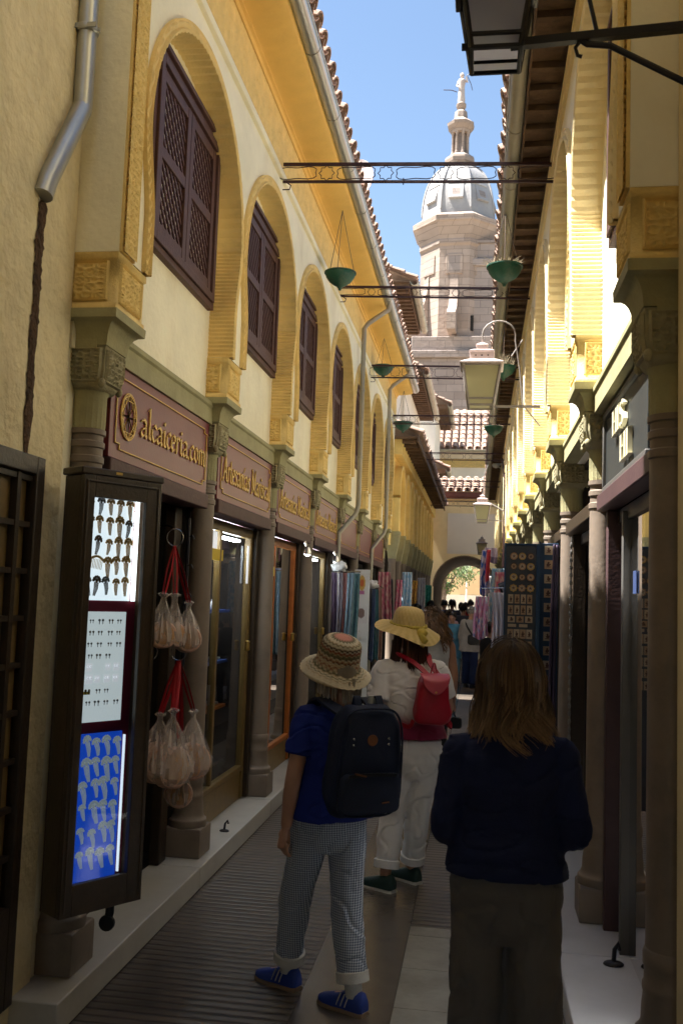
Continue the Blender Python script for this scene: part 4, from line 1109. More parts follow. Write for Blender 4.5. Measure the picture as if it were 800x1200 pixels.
lantern((.02, 18.5, 3.17), 1.02, 'third lantern with pale glass in front of the passage wall panel', 'lantern_frame_grey', 'lantern_glass', 'lantern_white', arm3)
def arm4(b, F):
    y = 26.5; b.bar((.1, y, 3.0), (.46, y, 3.0), .016, .02)
lantern((.04, 26.5, 2.94), .92, 'farthest and smallest lantern, next to the dark passage arch', 'lantern_frame_grey', 'lantern_glass', 'lantern_frame_grey', arm4)

# ------------------------------------------------------------------ camera on the wall and flood light
sc_ = thing('security_camera', 'small white security camera under the far right eave', 'camera', (.40, 21.3, 4.66))
b = MB(); b.tube([(.44, 21.3, 4.74), (.36, 21.3, 4.74)], .03, 8); b.ball((.31, 21.3, 4.72), (.085, .085, .075), 12, 8); b.build('housing', 'white_plastic', sc_)
b = MB(); b.tube([(.44, 21.3, 4.62), (.40, 21.3, 4.66), (.33, 21.3, 4.68)], .012, 6); b.build('arm', 'white_plastic', sc_)
fl = thing('flood_light', 'black flood light tilted over the souvenir stand', 'flood light', (.30, 8.6, 1.76))
b = MB(); M = Matrix.Translation((.275, 8.6, 1.79)) @ Matrix.Rotation(R(-22), 4, 'Y') @ Matrix.Rotation(R(35), 4, 'X')
b.box(-.10, .10, -.035, .035, -.055, .055, M); b.build('lamp_body', 'black_plastic', fl, bevel=.01)
b = MB(); b.box(-.08, .08, -.038, -.0355, -.04, .04, M); b.build('lens', 'lantern_glass_dark', fl)
b = MB(); b.tube([(.30, 8.62, 1.80), (.42, 8.5, 1.90), (.56, 8.4, 1.9)], .012, 6); b.build('arm', 'black_plastic', fl)
# cable and conduit on the far right
cb = MB(); cb.tube([(.40, 19.5, 4.6), (.44, 18.2, 4.05), (.445, 18.2, 2.3)], .02, 6); single('conduit', cb, 'iron', 'dark conduit pipe running down the far right wall', 'pipe')

ah = thing('house', 'plain house wall at the end of the narrow side alley on the left', 'house', (-8, 18, 0))
b = MB(); b.box(-9, -6.5, 14, 24, 0, 4.2); b.build('wall', 'near_plaster', ah, smooth=False)
# ------------------------------------------------------------------ lit jewellery cabinet
mat('maroon_strip', (.16, .01, .025), .5, .1, 9., 0)
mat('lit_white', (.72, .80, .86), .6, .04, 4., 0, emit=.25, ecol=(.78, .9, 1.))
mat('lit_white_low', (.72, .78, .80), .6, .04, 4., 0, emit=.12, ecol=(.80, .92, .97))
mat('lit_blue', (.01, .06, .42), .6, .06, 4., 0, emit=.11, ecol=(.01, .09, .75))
mat('led_strip', (.95, .98, 1.), .5, 0, 4., 0, emit=.9, ecol=(.85, .98, 1.))
mat('bronze', (.62, .37, .11), .45, .35, 40., 0, metal=.15)
mat('dark_bronze', (.14, .09, .055), .35, .35, 40., 0, metal=.5)
mat('silver', (.22, .21, .20), .35, .3, 40., 0, metal=.5)
mat('pearl_white', (.60, .66, .66), .4, .2, 30., 0, emit=.04, ecol=(.7, .85, .9))  # white combs given a faint glow of their own, no lamp
FL = Vector((-1.513, 3.40, 0)); CD = Vector((.555, .832, 0)).normalized(); CN = Vector((CD.y, -CD.x, 0))
def Cab(s, o, z): return FL + CD * s + CN * o + Vector((0, 0, z))
MC = Matrix(((CD.x, CN.x, 0, FL.x), (CD.y, CN.y, 0, FL.y), (0, 0, 1, 0), (0, 0, 0, 1)))
def cbox(mb, s0, s1, o0, o1, z0, z1): mb.box(s0, s1, o0, o1, z0, z1, MC)
cab = thing('display_cabinet', 'tall dark wooden display cabinet with lit white and blue cards of hair combs', 'cabinet', tuple(Cab(.18, -.06, .0)))
CW, CZ0, CZ1 = .365, .425, 2.085
b = MB(); cbox(b, 0, CW, -.125, -.115, CZ0, CZ1); cbox(b, 0, .018, -.114, -.012, CZ0, CZ1); cbox(b, CW - .018, CW, -.114, -.012, CZ0, CZ1); cbox(b, .018, CW - .018, -.114, -.012, CZ0, CZ0 + .03); cbox(b, .018, CW - .018, -.114, -.012, CZ1 - .03, CZ1); b.build('case', 'cabinet_wood', cab, bevel=.004)
b = MB(); cbox(b, -.012, CW + .012, -.13, .012, CZ1 + .001, CZ1 + .03); b.build('cornice', 'cabinet_wood', cab, bevel=.006)
b = MB()
for (s0, s1, z0, z1, o) in ((0, .05, CZ0, CZ1, .0), (CW - .072, CW, CZ0, CZ1, .0), (.05, CW - .072, CZ1 - .085, CZ1, .0), (.05, CW - .072, CZ0, CZ0 + .115, .0)): cbox(b, s0, s1, -.011, .012 + o, z0, z1)
for (s0, s1, z0, z1) in ((.012, .02, CZ0 + .02, CZ1 - .02), (CW - .02, CW - .012, CZ0 + .02, CZ1 - .02), (.02, CW - .02, CZ1 - .028, CZ1 - .02)): cbox(b, s0, s1, .0125, .017, z0, z1)
dr = b.build('door', 'cabinet_wood', cab, bevel=.003)
b = MB(); b.add([Cab(.05, .0, CZ0 + .115), Cab(CW - .072, .0, CZ0 + .115), Cab(CW - .072, .0, CZ1 - .085), Cab(.05, .0, CZ1 - .085)], [(0, 1, 2, 3)]); b.build('pane', 'pane_glass', dr, smooth=False)
b = MB(); cbox(b, .018, CW - .018, -.112, -.106, CZ0 + .03, CZ1 - .03); b.build('back_panel', 'maroon_strip', cab)
PS0, PS1 = .020, .312
for (z0, z1, m, n_) in ((1.60, 2.03, 'lit_white', 'display_card'), (1.12, 1.555, 'lit_white_low', 'display_card'), (.50, 1.075, 'lit_blue', 'display_card')):
    b = MB(); cbox(b, PS0, PS1 - (.012 if z0 > 1.1 and z0 < 1.5 else 0), -.1055, -.098, z0, z1); pc = b.build(n_, m, cab)
    pc['label'] = {1.60: 'upper white lit card', 1.12: 'middle white lit card', .50: 'lower glowing blue card'}[z0]
b = MB(); cbox(b, PS1 + .006, PS1 + .018, -.10, -.085, 1.60, 2.03); b.build('light_strip', 'led_strip', cab)
b = MB(); cbox(b, PS1 + .006, PS1 + .012, -.10, -.09, .52, 1.06); b.build('light_strip', 'lit_white', cab)
b = MB(); b.lathe([(.006, -.012), (.03, -.010), (.032, .0), (.03, .010), (.006, .012)], 16); b.xf(Matrix.Translation(Cab(.255, -.05, .345)) @ Matrix.Rotation(R(90), 4, 'X')); w_ = b.build('caster', 'black_plastic', cab)
b = MB(); b.tube([Cab(.255, -.05, .345), Cab(.265, -.05, .38), Cab(.265, -.05, .43)], [.014, .018, .018], 8); b.build('caster_fork', 'black_plastic', w_)
b = MB(); b.box(.14, .17, -.02, .013, CZ1 + .012, CZ1 + .022, MC); b.build('catch', 'brass', cab)

def comb_mesh(kind):
    """hair comb: filigree head and curved teeth, about 7 cm, in the s/o/z frame of a card"""
    b = MB(); q = random.Random(kind)
    if kind % 3 == 2:      # wide comb
        b.tube([(-.030 + .06 * k / 10, .004, .018 + .012 * math.sin(PI * k / 10)) for k in range(11)], .006, 6)
        for k in range(8): b.tube([(-.027 + .0077 * k, .004, .018), (-.026 + .0074 * k, .006, -.025)], .0016, 4)
    else:
        for k in range(7):
            a = PI * k / 6; b.ball((.016 * math.cos(a), .004, .014 + .016 * math.sin(a)), (.0062, .004, .0062), 7, 5)
        b.tube([(.012 * math.cos(PI * k / 10), .004, .010 + .012 * math.sin(PI * k / 10)) for k in range(11)], .0022, 5)
        b.ball((0, .004, .014), (.008, .005, .008), 8, 5)
        if kind % 3: 
            for k in range(5): b.ball((.010 * math.cos(k * 1.257), .005, .022 + .010 * math.sin(k * 1.257)), .004, 6, 4)
        for k in range(4): b.tube([(-.009 + .006 * k, .004, .008), (-.008 + .0052 * k, .007, -.018), (-.004 + .003 * k + (.004 if kind % 2 else -.004), .006, -.046)], [.0024, .002, .0012], 5)
    return b
def place_on_card(b, s, z, rot, sc):
    ca, sa = math.cos(rot), math.sin(rot)
    out = MB(); out.v = [tuple(Cab(s + sc * (x * ca - zz * sa), -.098 + sc * o, z + sc * (x * sa + zz * ca))) for x, o, zz in b.v]; out.f = list(b.f); return out
protos = {}
def goods_on_card(name, key, mb, m, s, z, rot, sc, label, cat, group):
    k_ = (name, key, m)
    if k_ not in protos:
        o = single(name, place_on_card(mb, s, z, rot, sc), m, label, cat, group, base=tuple(Cab(s, -.098, z)), angle=60); protos[k_] = o
        return o
    o = protos[k_].copy(); COL.objects.link(o); o.location = Cab(s, -.098, z); o['label'] = label; v_ = .84 + .34 * random.Random(s * 91 + z * 57).random(); o.scale = (v_, v_, v_ * (1 if cat == 'earrings' else .9 + .25 * random.Random(s * 31 + z * 17).random())); return o
q = random.Random(5)
for r_i in range(5):
    for c_i in range(6):
        s = .055 + .046 * c_i + q.uniform(-.004, .004); z = 1.985 - .081 * r_i + q.uniform(-.006, .006)
        kind = q.choice((0, 1, 1, 0, 2)) if c_i in (1, 2) else q.choice((0, 1, 3, 4)); m = q.choice(('bronze', 'bronze', 'dark_bronze', 'bronze', 'silver'))
        if z - .05 < 1.61: z = 1.665
        goods_on_card('hair_comb', kind, comb_mesh(kind), m, s, z, q.uniform(-.15, .15), .92, 'metal filigree hair comb pinned to the upper white card of the cabinet', 'hair comb', 'hair combs on the upper white card')
def earring_mesh():
    b = MB(); b.box(-.014, .014, 0, .0008, -.016, .016); b.ball((-.006, .003, .004), .0042, 7, 5); b.ball((.006, .003, .004), .0042, 7, 5); return b
def earring_small():
    b = MB(); b.ball((-.007, .003, .002), .0046, 7, 5); b.ball((.007, .003, .002), .0046, 7, 5); b.tube([(-.007, .003, .0), (-.007, .003, -.012)], .0016, 4); b.tube([(.007, .003, .0), (.007, .003, -.012)], .0016, 4); return b
for r_i in range(8):
    for c_i in range(6):
        if q.random() < .12: continue
        z = 1.525 - .046 * r_i - .006; s = .052 + .043 * c_i + q.uniform(-.004, .004)
        goods_on_card('earrings', r_i in (4, 5), earring_mesh() if r_i in (4, 5) else earring_small(), ('poster_white' if r_i in (4, 5) else q.choice(('silver', 'dark_bronze', 'silver'))), s, z, 0, 1., 'small pair of earrings on the middle white card of the cabinet', 'earrings', 'earrings on the middle white card')  # carded pairs take a self-glowing white so they stay pale
for c_i in range(2):
    b = MB(); b.box(-.016, .016, 0, .001, -.006, .006)
    goods_on_card('price_tag', 1, b, 'sticker_yellow', .09 + .045 * c_i, 1.235, 0, 1., 'yellow price tag low on the middle white card', 'price tag', 'yellow price tags on the middle card')
for r_i in range(6):
    for c_i in range(6):
        s = .052 + .047 * c_i + q.uniform(-.005, .005); z = 1.035 - .088 * r_i + q.uniform(-.01, .01)
        if z < .56: z = .57
        goods_on_card('white_comb', r_i % 2 * 3, comb_mesh(r_i % 2), 'pearl_white', s, z, q.uniform(-.25, .25), 1.0, 'white hair comb with pearly fan head on the glowing blue card', 'hair comb', 'white combs on the blue card')

# ------------------------------------------------------------------ bags hanging on rings at the first shop
mat('ribbon_red', (.42, .008, .018), .5, .2, 20., .1, 90)
mat('pink_tin', (.58, .38, .28), .5, .45, 34., 0, dirt=(.34, .10, .08, .75), dirt_s=16)
mat('tin_gold', (.46, .24, .09), .45, .15, 20., 0)
def hook_ring(loc, r, label):
    x, y, z = loc
    b = MB(); b.tube([(x + r * .75 * math.cos(2 * PI * k / 28), y + r * .66 * math.cos(2 * PI * k / 28), z + r * math.sin(2 * PI * k / 28)) for k in range(28)], .003, 6, closed=True)
    b.tube([(x, y, z + r), (x - .05, y + .02, z + r + .02), (x - .12, y + .05, z + r + .01)], .004, 6)
    return single('hanging_ring', b, 'steel', label, 'ring', base=loc)
hook_ring((-1.575, 4.72, 1.925), .045, 'upper steel ring holding red straps of plastic bags')
hook_ring((-1.55, 4.80, 1.33), .045, 'lower steel ring holding red straps of the fuller bags')
hook_ring((-1.66, 4.66, 1.33), .042, 'steel ring nearest the cabinet, beside the lower bags')
def souvenir_bag(top, ring, h, r, label, seed):
    x, y, z = top; rr = random.Random(seed)
    t = thing('souvenir_bag', label, 'bag', (x, y, z - h), 'clear gift bags hanging at the first shop')
    b = MB(); prof = [(.010, 0), (.034, -.012), (.014, -.028), (.018, -.05), (r * .42, -h * .30), (r * .72, -h * .52), (r * .98, -h * .74), (r * 1.02, -h * .88), (r * .8, -h * .97), (r * .3, -h)]
    rings = []
    n = 30
    for i, (rad, zz) in enumerate(prof):
        rings.append([])
        for k in range(n):
            a = 2 * PI * k / n; f = 1 + .16 * math.sin(k * 3.1 + seed + i * .4) * (1 if i < 7 else .4) + .08 * math.sin(k * 7.3 + i)
            rings[-1].append((x + rad * f * math.cos(a) * .8, y + rad * f * math.sin(a), z + zz + .004 * rr.uniform(-1, 1)))
    b.loft(rings); b.build('wrapping', 'clear_plastic', t, angle=25)
    b = MB(); M = Matrix.Translation((x, y, z - h * .78)) @ Matrix.Rotation(R(50 + rr.uniform(-25, 20)), 4, 'Z') @ Matrix.Rotation(R(86), 4, 'X')
    b.lathe([(r * .1, -.04), (r * .80, -.04), (r * .84, -.03), (r * .84, .036), (r * .76, .042), (r * .1, .042)], 24); b.xf(M); tn = b.build('tin', 'pink_tin', t, angle=30)
    b = MB(); b.lathe([(r * .1, .0425), (r * .58, .0425), (r * .62, .045), (r * .56, .046), (r * .1, .046)], 24); b.xf(M); b.build('tin_label', 'tin_gold', tn, angle=30)
    b = MB(); rx, ry, rz = ring
    for o in (-.012, .012): b.tube([(rx + o * .3, ry, rz), ((x + rx) / 2 + o, (y + ry) / 2, (z + rz) / 2), (x + o * .6, y, z - .01)], .010, 6, flat=.3)
    b.build('strap', 'ribbon_red', t)
    return t
U = (-1.575, 4.72, 1.88); W_ = (-1.55, 4.80, 1.285)
souvenir_bag((-1.60, 4.66, 1.64), U, .28, .082, 'upper bag at the left of its bunch of clear gift bags', 1)
souvenir_bag((-1.56, 4.72, 1.64), U, .285, .072, 'upper bag in the middle of its bunch', 2)
souvenir_bag((-1.51, 4.80, 1.60), U, .26, .084, 'upper bag at the right of its bunch, against the column', 3)
souvenir_bag((-1.60, 4.70, 1.03), W_, .33, .125, 'large lower bag at the left of its bunch', 4)
souvenir_bag((-1.53, 4.70, 1.05), W_, .38, .125, 'large lower bag in front, showing a round pink tin', 5)
souvenir_bag((-1.48, 4.88, 1.03), W_, .35, .115, 'large lower bag at the right, overlapping the column base', 6)
souvenir_bag((-1.57, 4.97, .80), W_, .30, .085, 'lowest gift bag, hanging under the others', 7)
b = MB(); b.tube([(-1.66, 4.66, 1.29), (-1.665, 4.67, 1.1), (-1.66, 4.68, .80)], .016, 6, flat=.35); single('red_ribbon', b, 'ribbon_red', 'long red ribbon hanging alone next to the cabinet', 'ribbon')
b = MB(); b.tube([(-1.60, 5.02, 2.05), (-1.60, 5.03, 1.3), (-1.61, 5.04, .5)], .010, 6); 
for k in range(4): b.tube([(-1.60, 5.02, 1.95 - k * .16), (-1.57, 5.0, 1.955 - k * .16), (-1.56, 5.0, 1.935 - k * .16)], .004, 5)
single('hook_rail', b, 'black_iron', 'black upright rail with hooks in the first shop doorway', 'rail')

# ------------------------------------------------------------------ ornaments on the shelves
mat('pewter', (.42, .42, .40), .35, .2, 20., 0, metal=.3); mat('green_bottle', (.08, .30, .05), .3, .2, 9., 0)
ORN = [[(.020, 0), (.022, .006), (.008, .016), (.006, .05), (.012, .06), (.014, .075), (.004, .09)],
       [(.028, 0), (.030, .004), (.020, .02), (.012, .045), (.006, .055), (.004, .075), (.009, .083), (.002, .092)],
       [(.016, 0), (.024, .015), (.026, .03), (.018, .05), (.010, .06), (.013, .07)],
       [(.010, 0), (.030, .004), (.034, .012), (.030, .016), (.008, .012)]]
op = {}
def ornament(T, u, y, z, kind, m, label, sc=1.):
    key = (kind, m)
    if key not in op:
        x = T(u, y, z)[0]; b = MB(); b.lathe(ORN[kind], 14, (0, 0, 0)); b.v = [(x + a, y + c, z + d) for a, c, d in b.v]
        op[key] = single('ornament', b, m, label, 'ornament', 'small ornaments on the shop shelves', base=(x, y, z)); return
    o = op[key].copy(); COL.objects.link(o); o.location = T(u, y, z); o['label'] = label; o.scale = (sc, sc, sc)
q = random.Random(8)
for i in (1, 2, 3):
    ya = bayl[i] - S / 2 + .18; yb = bayl[i] + S / 2 - .30
    for z, n in ((1.151, 7), (.821, 8), (.421, 8), (1.521, 5)):
        for k in range(n):
            ornament(TL, .40 + .12 * q.random(), ya + (yb - ya) * (k + .5) / n + q.uniform(-.03, .03), z, q.choice((0, 1, 2, 3)), q.choice(('pewter', 'pewter', 'brass', 'white_plastic')), 'small metal or white ornament on a shelf behind the left shop glass', q.uniform(.9, 1.6))
b = MB(); b.lathe([(.02, 0), (.024, .01), (.024, .07), (.010, .09), (.010, .11)], 12, TL(.34, bayl[1] - .02, .421)); single('green_bottle', b, 'green_bottle', 'bright green bottle on the lowest shelf of the first glazed shop', 'bottle')

# ------------------------------------------------------------------ scarves and poster on the left
def cloth_strip(name, x0, x1, y, z1, z0, m, label, cat, group, folds=3, amp=.02, seed=0, dy=0., flare=1.15, cols=None):
    b = MB(); nu, nv = 22, 26
    rr = random.Random(seed); ph = rr.random() * 6
    def f(u, v):
        w_ = lerp(1, flare, v); xc = (x0 + x1) / 2 + .012 * math.sin(3 * v + ph)
        x = xc + (u - .5) * (x1 - x0) * w_
        yy = y + dy * (u - .5) + amp * (.4 + v) * math.sin(u * folds * 2 * PI + ph + .8 * v) + .008 * noise.noise((u * 5, v * 4, seed))
        return (x, yy, z1 + (z0 - z1) * v + .02 * math.sin(u * 5 + ph) * v)
    b.grid(f, nu, nv)
    if cols: b.c = [cols(i % (nu + 1) / nu, (i // (nu + 1)) / nv) for i in range(len(b.v))]
    o = single(name, b, m, label, cat, group, angle=80)
    sm = o.modifiers.new('Solidify', 'SOLIDIFY'); sm.thickness = .003
    return o
def speck(base, alt, sc, seed):
    def c(u, v):
        n_ = noise.noise((u * sc, v * sc * 1.6, seed)); t = sstep(n_ * 1.6 + .4); return tuple(lerp(a, e, t) for a, e in zip(base, alt))
    return c
mat('patterned_cloth', (1, 1, 1), .85, .1, 30., .15, 200, attr='Col')
SC = [(-1.56, -1.50, 10.0, 'purple', (.11, .07, .12), (.05, .03, .06)), (-1.505, -1.45, 9.96, 'dusky grey', (.24, .22, .25), (.12, .10, .14)), (-1.46, -1.40, 9.98, 'salmon pink', (.36, .16, .14), (.25, .11, .12)), (-1.405, -1.33, 9.94, 'pale blue', (.20, .28, .34), (.10, .16, .22)), (-1.35, -1.28, 10.02, 'teal', (.07, .16, .20), (.15, .28, .32))]
for k, (xa, xb, y, nm_, c0, c1) in enumerate(SC):
    cloth_strip('scarf', xa, xb, y, 1.90, 1.02, 'patterned_cloth', nm_ + ' scarf hanging on the first scarf rack left of the poster', 'scarf', 'scarves on the left racks', 2, .014, k, cols=speck(c0, c1, 14, k))
SC2 = [(-1.46, -1.40, 12.4, 'grey speckled', (.20, .20, .22), (.07, .07, .09)), (-1.41, -1.36, 12.35, 'deep blue', (.04, .07, .20), (.15, .20, .30)), (-1.37, -1.31, 12.4, 'turquoise', (.05, .18, .20), (.14, .26, .32)), (-1.33, -1.27, 12.42, 'peach', (.34, .18, .14), (.45, .28, .22))]
for k, (xa, xb, y, nm_, c0, c1) in enumerate(SC2):
    cloth_strip('scarf', xa, xb, y, 1.76, .82, 'patterned_cloth', nm_ + ' scarf hanging on the second scarf rack right of the poster', 'scarf', 'scarves on the left racks', 2, .014, 20 + k, cols=speck(c0, c1, 16, 30 + k))
def rack(x0, x1, y, z, label):
    r = thing('scarf_rack', label, 'rack', ((x0 + x1) / 2, y, .12))
    b = MB(); b.tube([(x0 - .02, y, z), (x1 + .02, y, z)], .008, 8); b.tube([(x0, y + .03, z), (x0, y + .03, .125)], .011, 8); b.build('post', 'steel', r)
    b = MB(); b.tube([(x0 + .05, y, z + .0), (x0 + .12, y, z + .05), (x0 + .2, y, z + .0)], .006, 6); b.tube([(x0 + .12, y, z + .05), (x0 + .12, y, z + .09)], .004, 6); b.build('hanger', 'black_plastic', r)
rack(-1.56, -1.28, 10.0, 1.915, 'nearer steel scarf rack by the fifth left column'); rack(-1.46, -1.27, 12.4, 1.775, 'farther steel scarf rack behind the yellow hat')
for (c, l) in (((-1.48, 9.98, 1.965), 'white crumpled cloth on top of the nearer scarf rack'), ((-1.40, 12.38, 1.815), 'white crumpled cloth on top of the farther scarf rack')):
    b = MB(); b.ball(c, (.085, .05, .055), 22, 14); b.v = [tuple(Vector(p) + (Vector(p) - Vector(c)) * .45 * noise.noise(Vector(p) * 28)) for p in b.v]; single('folded_cloth', b, 'white_plastic', l, 'cloth', angle=80)
po = thing('poster_board', 'tall narrow white poster board with orange picture between the two scarf racks', 'poster', (-1.35, 11.0, .125))
b = MB(); b.box(-1.455, -1.275, 11.0, 11.025, .125, 1.97); b.build('board', 'white_plastic', po, bevel=.004)
def pc_(u, v):
    d_ = math.hypot((u - .5) * 1.3, v - .45)
    return (.62, .16, .06) if d_ < .2 else ((.66, .42, .10) if d_ < .36 else ((.55, .2, .4) if v > .8 and abs(u - .5) < .2 else (.74, .72, .70)))
for (z0, z1, nm_) in ((1.68, 1.92, 'picture'), (1.34, 1.54, 'picture')):
    b = MB(); b.grid(lambda u, v: (-1.435 + .14 * u, 10.997, z1 + (z0 - z1) * v), 16, 20); b.c = [pc_(i % 17 / 16, i // 17 / 20) if z0 > 1.5 else (tuple(.5 * a for a in (.5, .34, .3)) if math.hypot(i % 17 / 16 - .5, (i // 17 / 20 - .4)) < .3 else (.72, .70, .70)) for i in range(len(b.v))]; b.build(nm_, 'patterned_cloth', po, smooth=False)
b = MB()
for k in range(7): b.ball((-1.38 + .02 * math.sin(k * 2.2), 10.995, 1.25 - k * .08), (.006, .003, .014), 6, 4)
b.build('print', 'letter_cream', po)
cloth_strip('hanging_garment', -1.36, -1.26, 15.4, 1.95, 1.3, 'patterned_cloth', 'pink garment hanging at a shop far along the left side', 'garment', None, 2, .02, 51, cols=speck((.65, .10, .22), (.7, .5, .5), 8, 51))
cloth_strip('hanging_garment', -1.44, -1.38, 15.2, 1.95, 1.1, 'patterned_cloth', 'dark garment hanging beside the far pink one', 'garment', None, 2, .02, 52, cols=speck((.02, .02, .03), (.08, .07, .09), 8, 52))

# ------------------------------------------------------------------ souvenir stand on the right
mat('stand_board', (.055, .065, .085), .6, .3, 9., .1, 60); mat('stand_blue', (.02, .055, .12), .5, .25, 9., 0)
ss = thing('souvenir_stand', 'tall dark souvenir board covered with round plates and small tiles', 'stand', (.28, 6.55, .125))
b = MB(); b.box(.175, .378, 6.50, 6.53, .32, 2.035); b.build('board', 'stand_board', ss, bevel=.003)
b = MB(); b.box(.165, .175, 6.49, 6.535, .13, 2.05); b.box(.378, .405, 6.49, 6.54, .13, 2.05); b.box(.175, .378, 6.495, 6.53, 2.036, 2.05); b.build('frame', 'stand_blue', ss, bevel=.003)
s2 = thing('souvenir_stand', 'second narrower blue souvenir panel tucked behind the tall board', 'stand', (.47, 6.75, .125))
b = MB(); b.box(.42, .545, 6.74, 6.76, .3, 2.07); b.build('board', 'stand_blue', s2, bevel=.003)
b = MB(); b.box(.41, .42, 6.73, 6.765, .13, 2.08); b.build('frame', 'stand_blue', s2)
mat('tile_tan', (.36, .25, .16), .45, .1, 40., 0); mat('tile_pale', (.42, .34, .25), .45, .1, 40., 0); mat('plate_rim', (.34, .20, .11), .4, .2, 60., 0); mat('plate_dark', (.10, .07, .06), .4, .3, 60., 0); mat('plate_gold', (.45, .30, .08), .4, .2, 60., 0); mat('ink_brown', (.09, .045, .035), .5, .2, 60., 0)
def plate(x, y, z, r, kind, label, star=False):
    t = thing('souvenir_plate', label, 'plate', (x, y, z), 'round souvenir plates on the board')
    b = MB(); n = 24
    prof = [(.002, 0), (r, -.002), (r, -.006), (r * .78, -.004), (r * .72, -.003)]
    b.loft([[(x + rad * (1 + (.12 * math.cos(8 * 2 * PI * k / n * 1.0) if star and i in (1, 2) else 0)) * math.cos(2 * PI * k / n), y + o, z + rad * (1 + (.12 * math.cos(8 * 2 * PI * k / n) if star and i in (1, 2) else 0)) * math.sin(2 * PI * k / n)) for k in range(n)] for i, (rad, o) in enumerate(prof)]); b.build('rim', ['plate_rim', 'plate_dark', 'plate_gold'][kind], t, angle=30)
    b = MB(); b.loft([[(x + rad * math.cos(2 * PI * k / n), y + o, z + rad * math.sin(2 * PI * k / n)) for k in range(n)] for rad, o in ((r * .70, -.0035), (r * .68, -.0045))]); ce = b.build('centre', ['tile_pale', 'tile_tan', 'tile_pale'][kind], t)
    b = MB()
    for k in range(5): b.bar((x + r * .45 * math.cos(k * 1.257 + .3), y - .0052, z + r * .45 * math.sin(k * 1.257 + .3)), (x - r * .1 * math.cos(k * 1.257), y - .0052, z - r * .1 * math.sin(k * 1.257)), r * .16, .001, up=(0, 1, 0))
    b.build('motif', 'ink_brown', ce, smooth=False)
    return t
pp = {}
ROWN = ['top', 'second', 'third', 'fourth']; CN_ = ['left', 'middle', 'right']
for ri, z in enumerate((1.962, 1.893, 1.820, 1.746)):
    for ci, x in enumerate((.228, .284, .341)):
        kind = (ri + ci * 2) % 3 if ri < 3 else (2 if ci != 1 else 0); lab = '%s plate of the %s row on the souvenir board' % (CN_[ci], ROWN[ri]); star = ri == 3
        if (kind, star) not in pp: pp[(kind, star)] = plate(x, 6.498, z, .025, kind, lab, star)
        else: dup(pp[(kind, star)], (x, 6.498, z), 0, lab)
def tile(x, y, z, w, h, label, kind):
    t = thing('souvenir_tile', label, 'tile', (x, y, z), 'small picture tiles on the board')
    b = MB(); b.box(x - w / 2, x + w / 2, y - .006, y, z - h / 2, z + h / 2); b.build('tile_body', 'tile_tan' if kind % 2 else 'tile_pale', t, bevel=.001)
    b = MB(); rr = random.Random(kind)
    b.box(x - w * .28, x + w * .28, y - .0068, y - .0062, z - h * .30, z - h * .22)
    b.ball((x, y - .0062, z + h * .20), (w * .13, .0008, w * .13), 8, 5); b.ball((x + rr.uniform(-.05, .05) * w, y - .0062, z - h * .04), (w * .22, .0008, h * .17), 8, 5); b.ball((x + w * .2, y - .0062, z + h * .02), (w * .1, .0007, h * .1), 6, 4); b.build('picture', 'ink_brown', t)
    return t
tp = {}
def put_tile(x, y, z, w, h, k, label):
    key = (w, h, k % 4)
    if key not in tp: tp[key] = tile(x, y, z, w, h, label, k % 4)
    else: dup(tp[key], (x, y, z), 0, label)
ROW5 = ['first', 'second', 'third', 'fourth']
for ri, (z, w, h) in enumerate(((1.672, .033, .062), (1.598, .034, .062))):
    for ci in range(4): put_tile(.211 + .042 * ci, 6.499, z, w, h, ri * 5 + ci * 3, '%s tile from left in the %s tall tile row of the board' % (ROW5[ci], 'upper' if ri == 0 else 'lower'))
for ci in range(3): put_tile(.217 + .058 * ci, 6.499, 1.535, .048, .042, ci + 2, '%s wide tile in the short tile row of the souvenir board' % CN_[ci])
for ci in range(4): put_tile(.211 + .042 * ci, 6.499, 1.437, .038, .062, ci * 3 + 1, '%s tile from the left in the row under the white labels' % ROW5[ci])
for ri, z in enumerate((1.36, 1.285, 1.21, 1.13)):
    for ci in range(4): put_tile(.211 + .042 * ci, 6.499, z, .035, .058, ci + ri * 3, 'one of the low tiles of the souvenir board near the brown hair')
for ci in range(2):
    b = MB(); b.box(.195 + .075 * ci, .25 + .075 * ci, 6.495, 6.499, 1.483, 1.503); single('price_label', b, 'tile_pale', '%s blank pale price label on the souvenir board' % ('left' if ci == 0 else 'right'), 'label')
for ri in range(9):
    z = 2.02 - ri * .10
    put_tile(.475, 6.739, z, .055, .062, ri, '%s framed tile from the top in the single column of the narrow blue panel' % ['first', 'second', 'third', 'fourth', 'fifth', 'sixth', 'seventh', 'eighth', 'ninth'][ri])

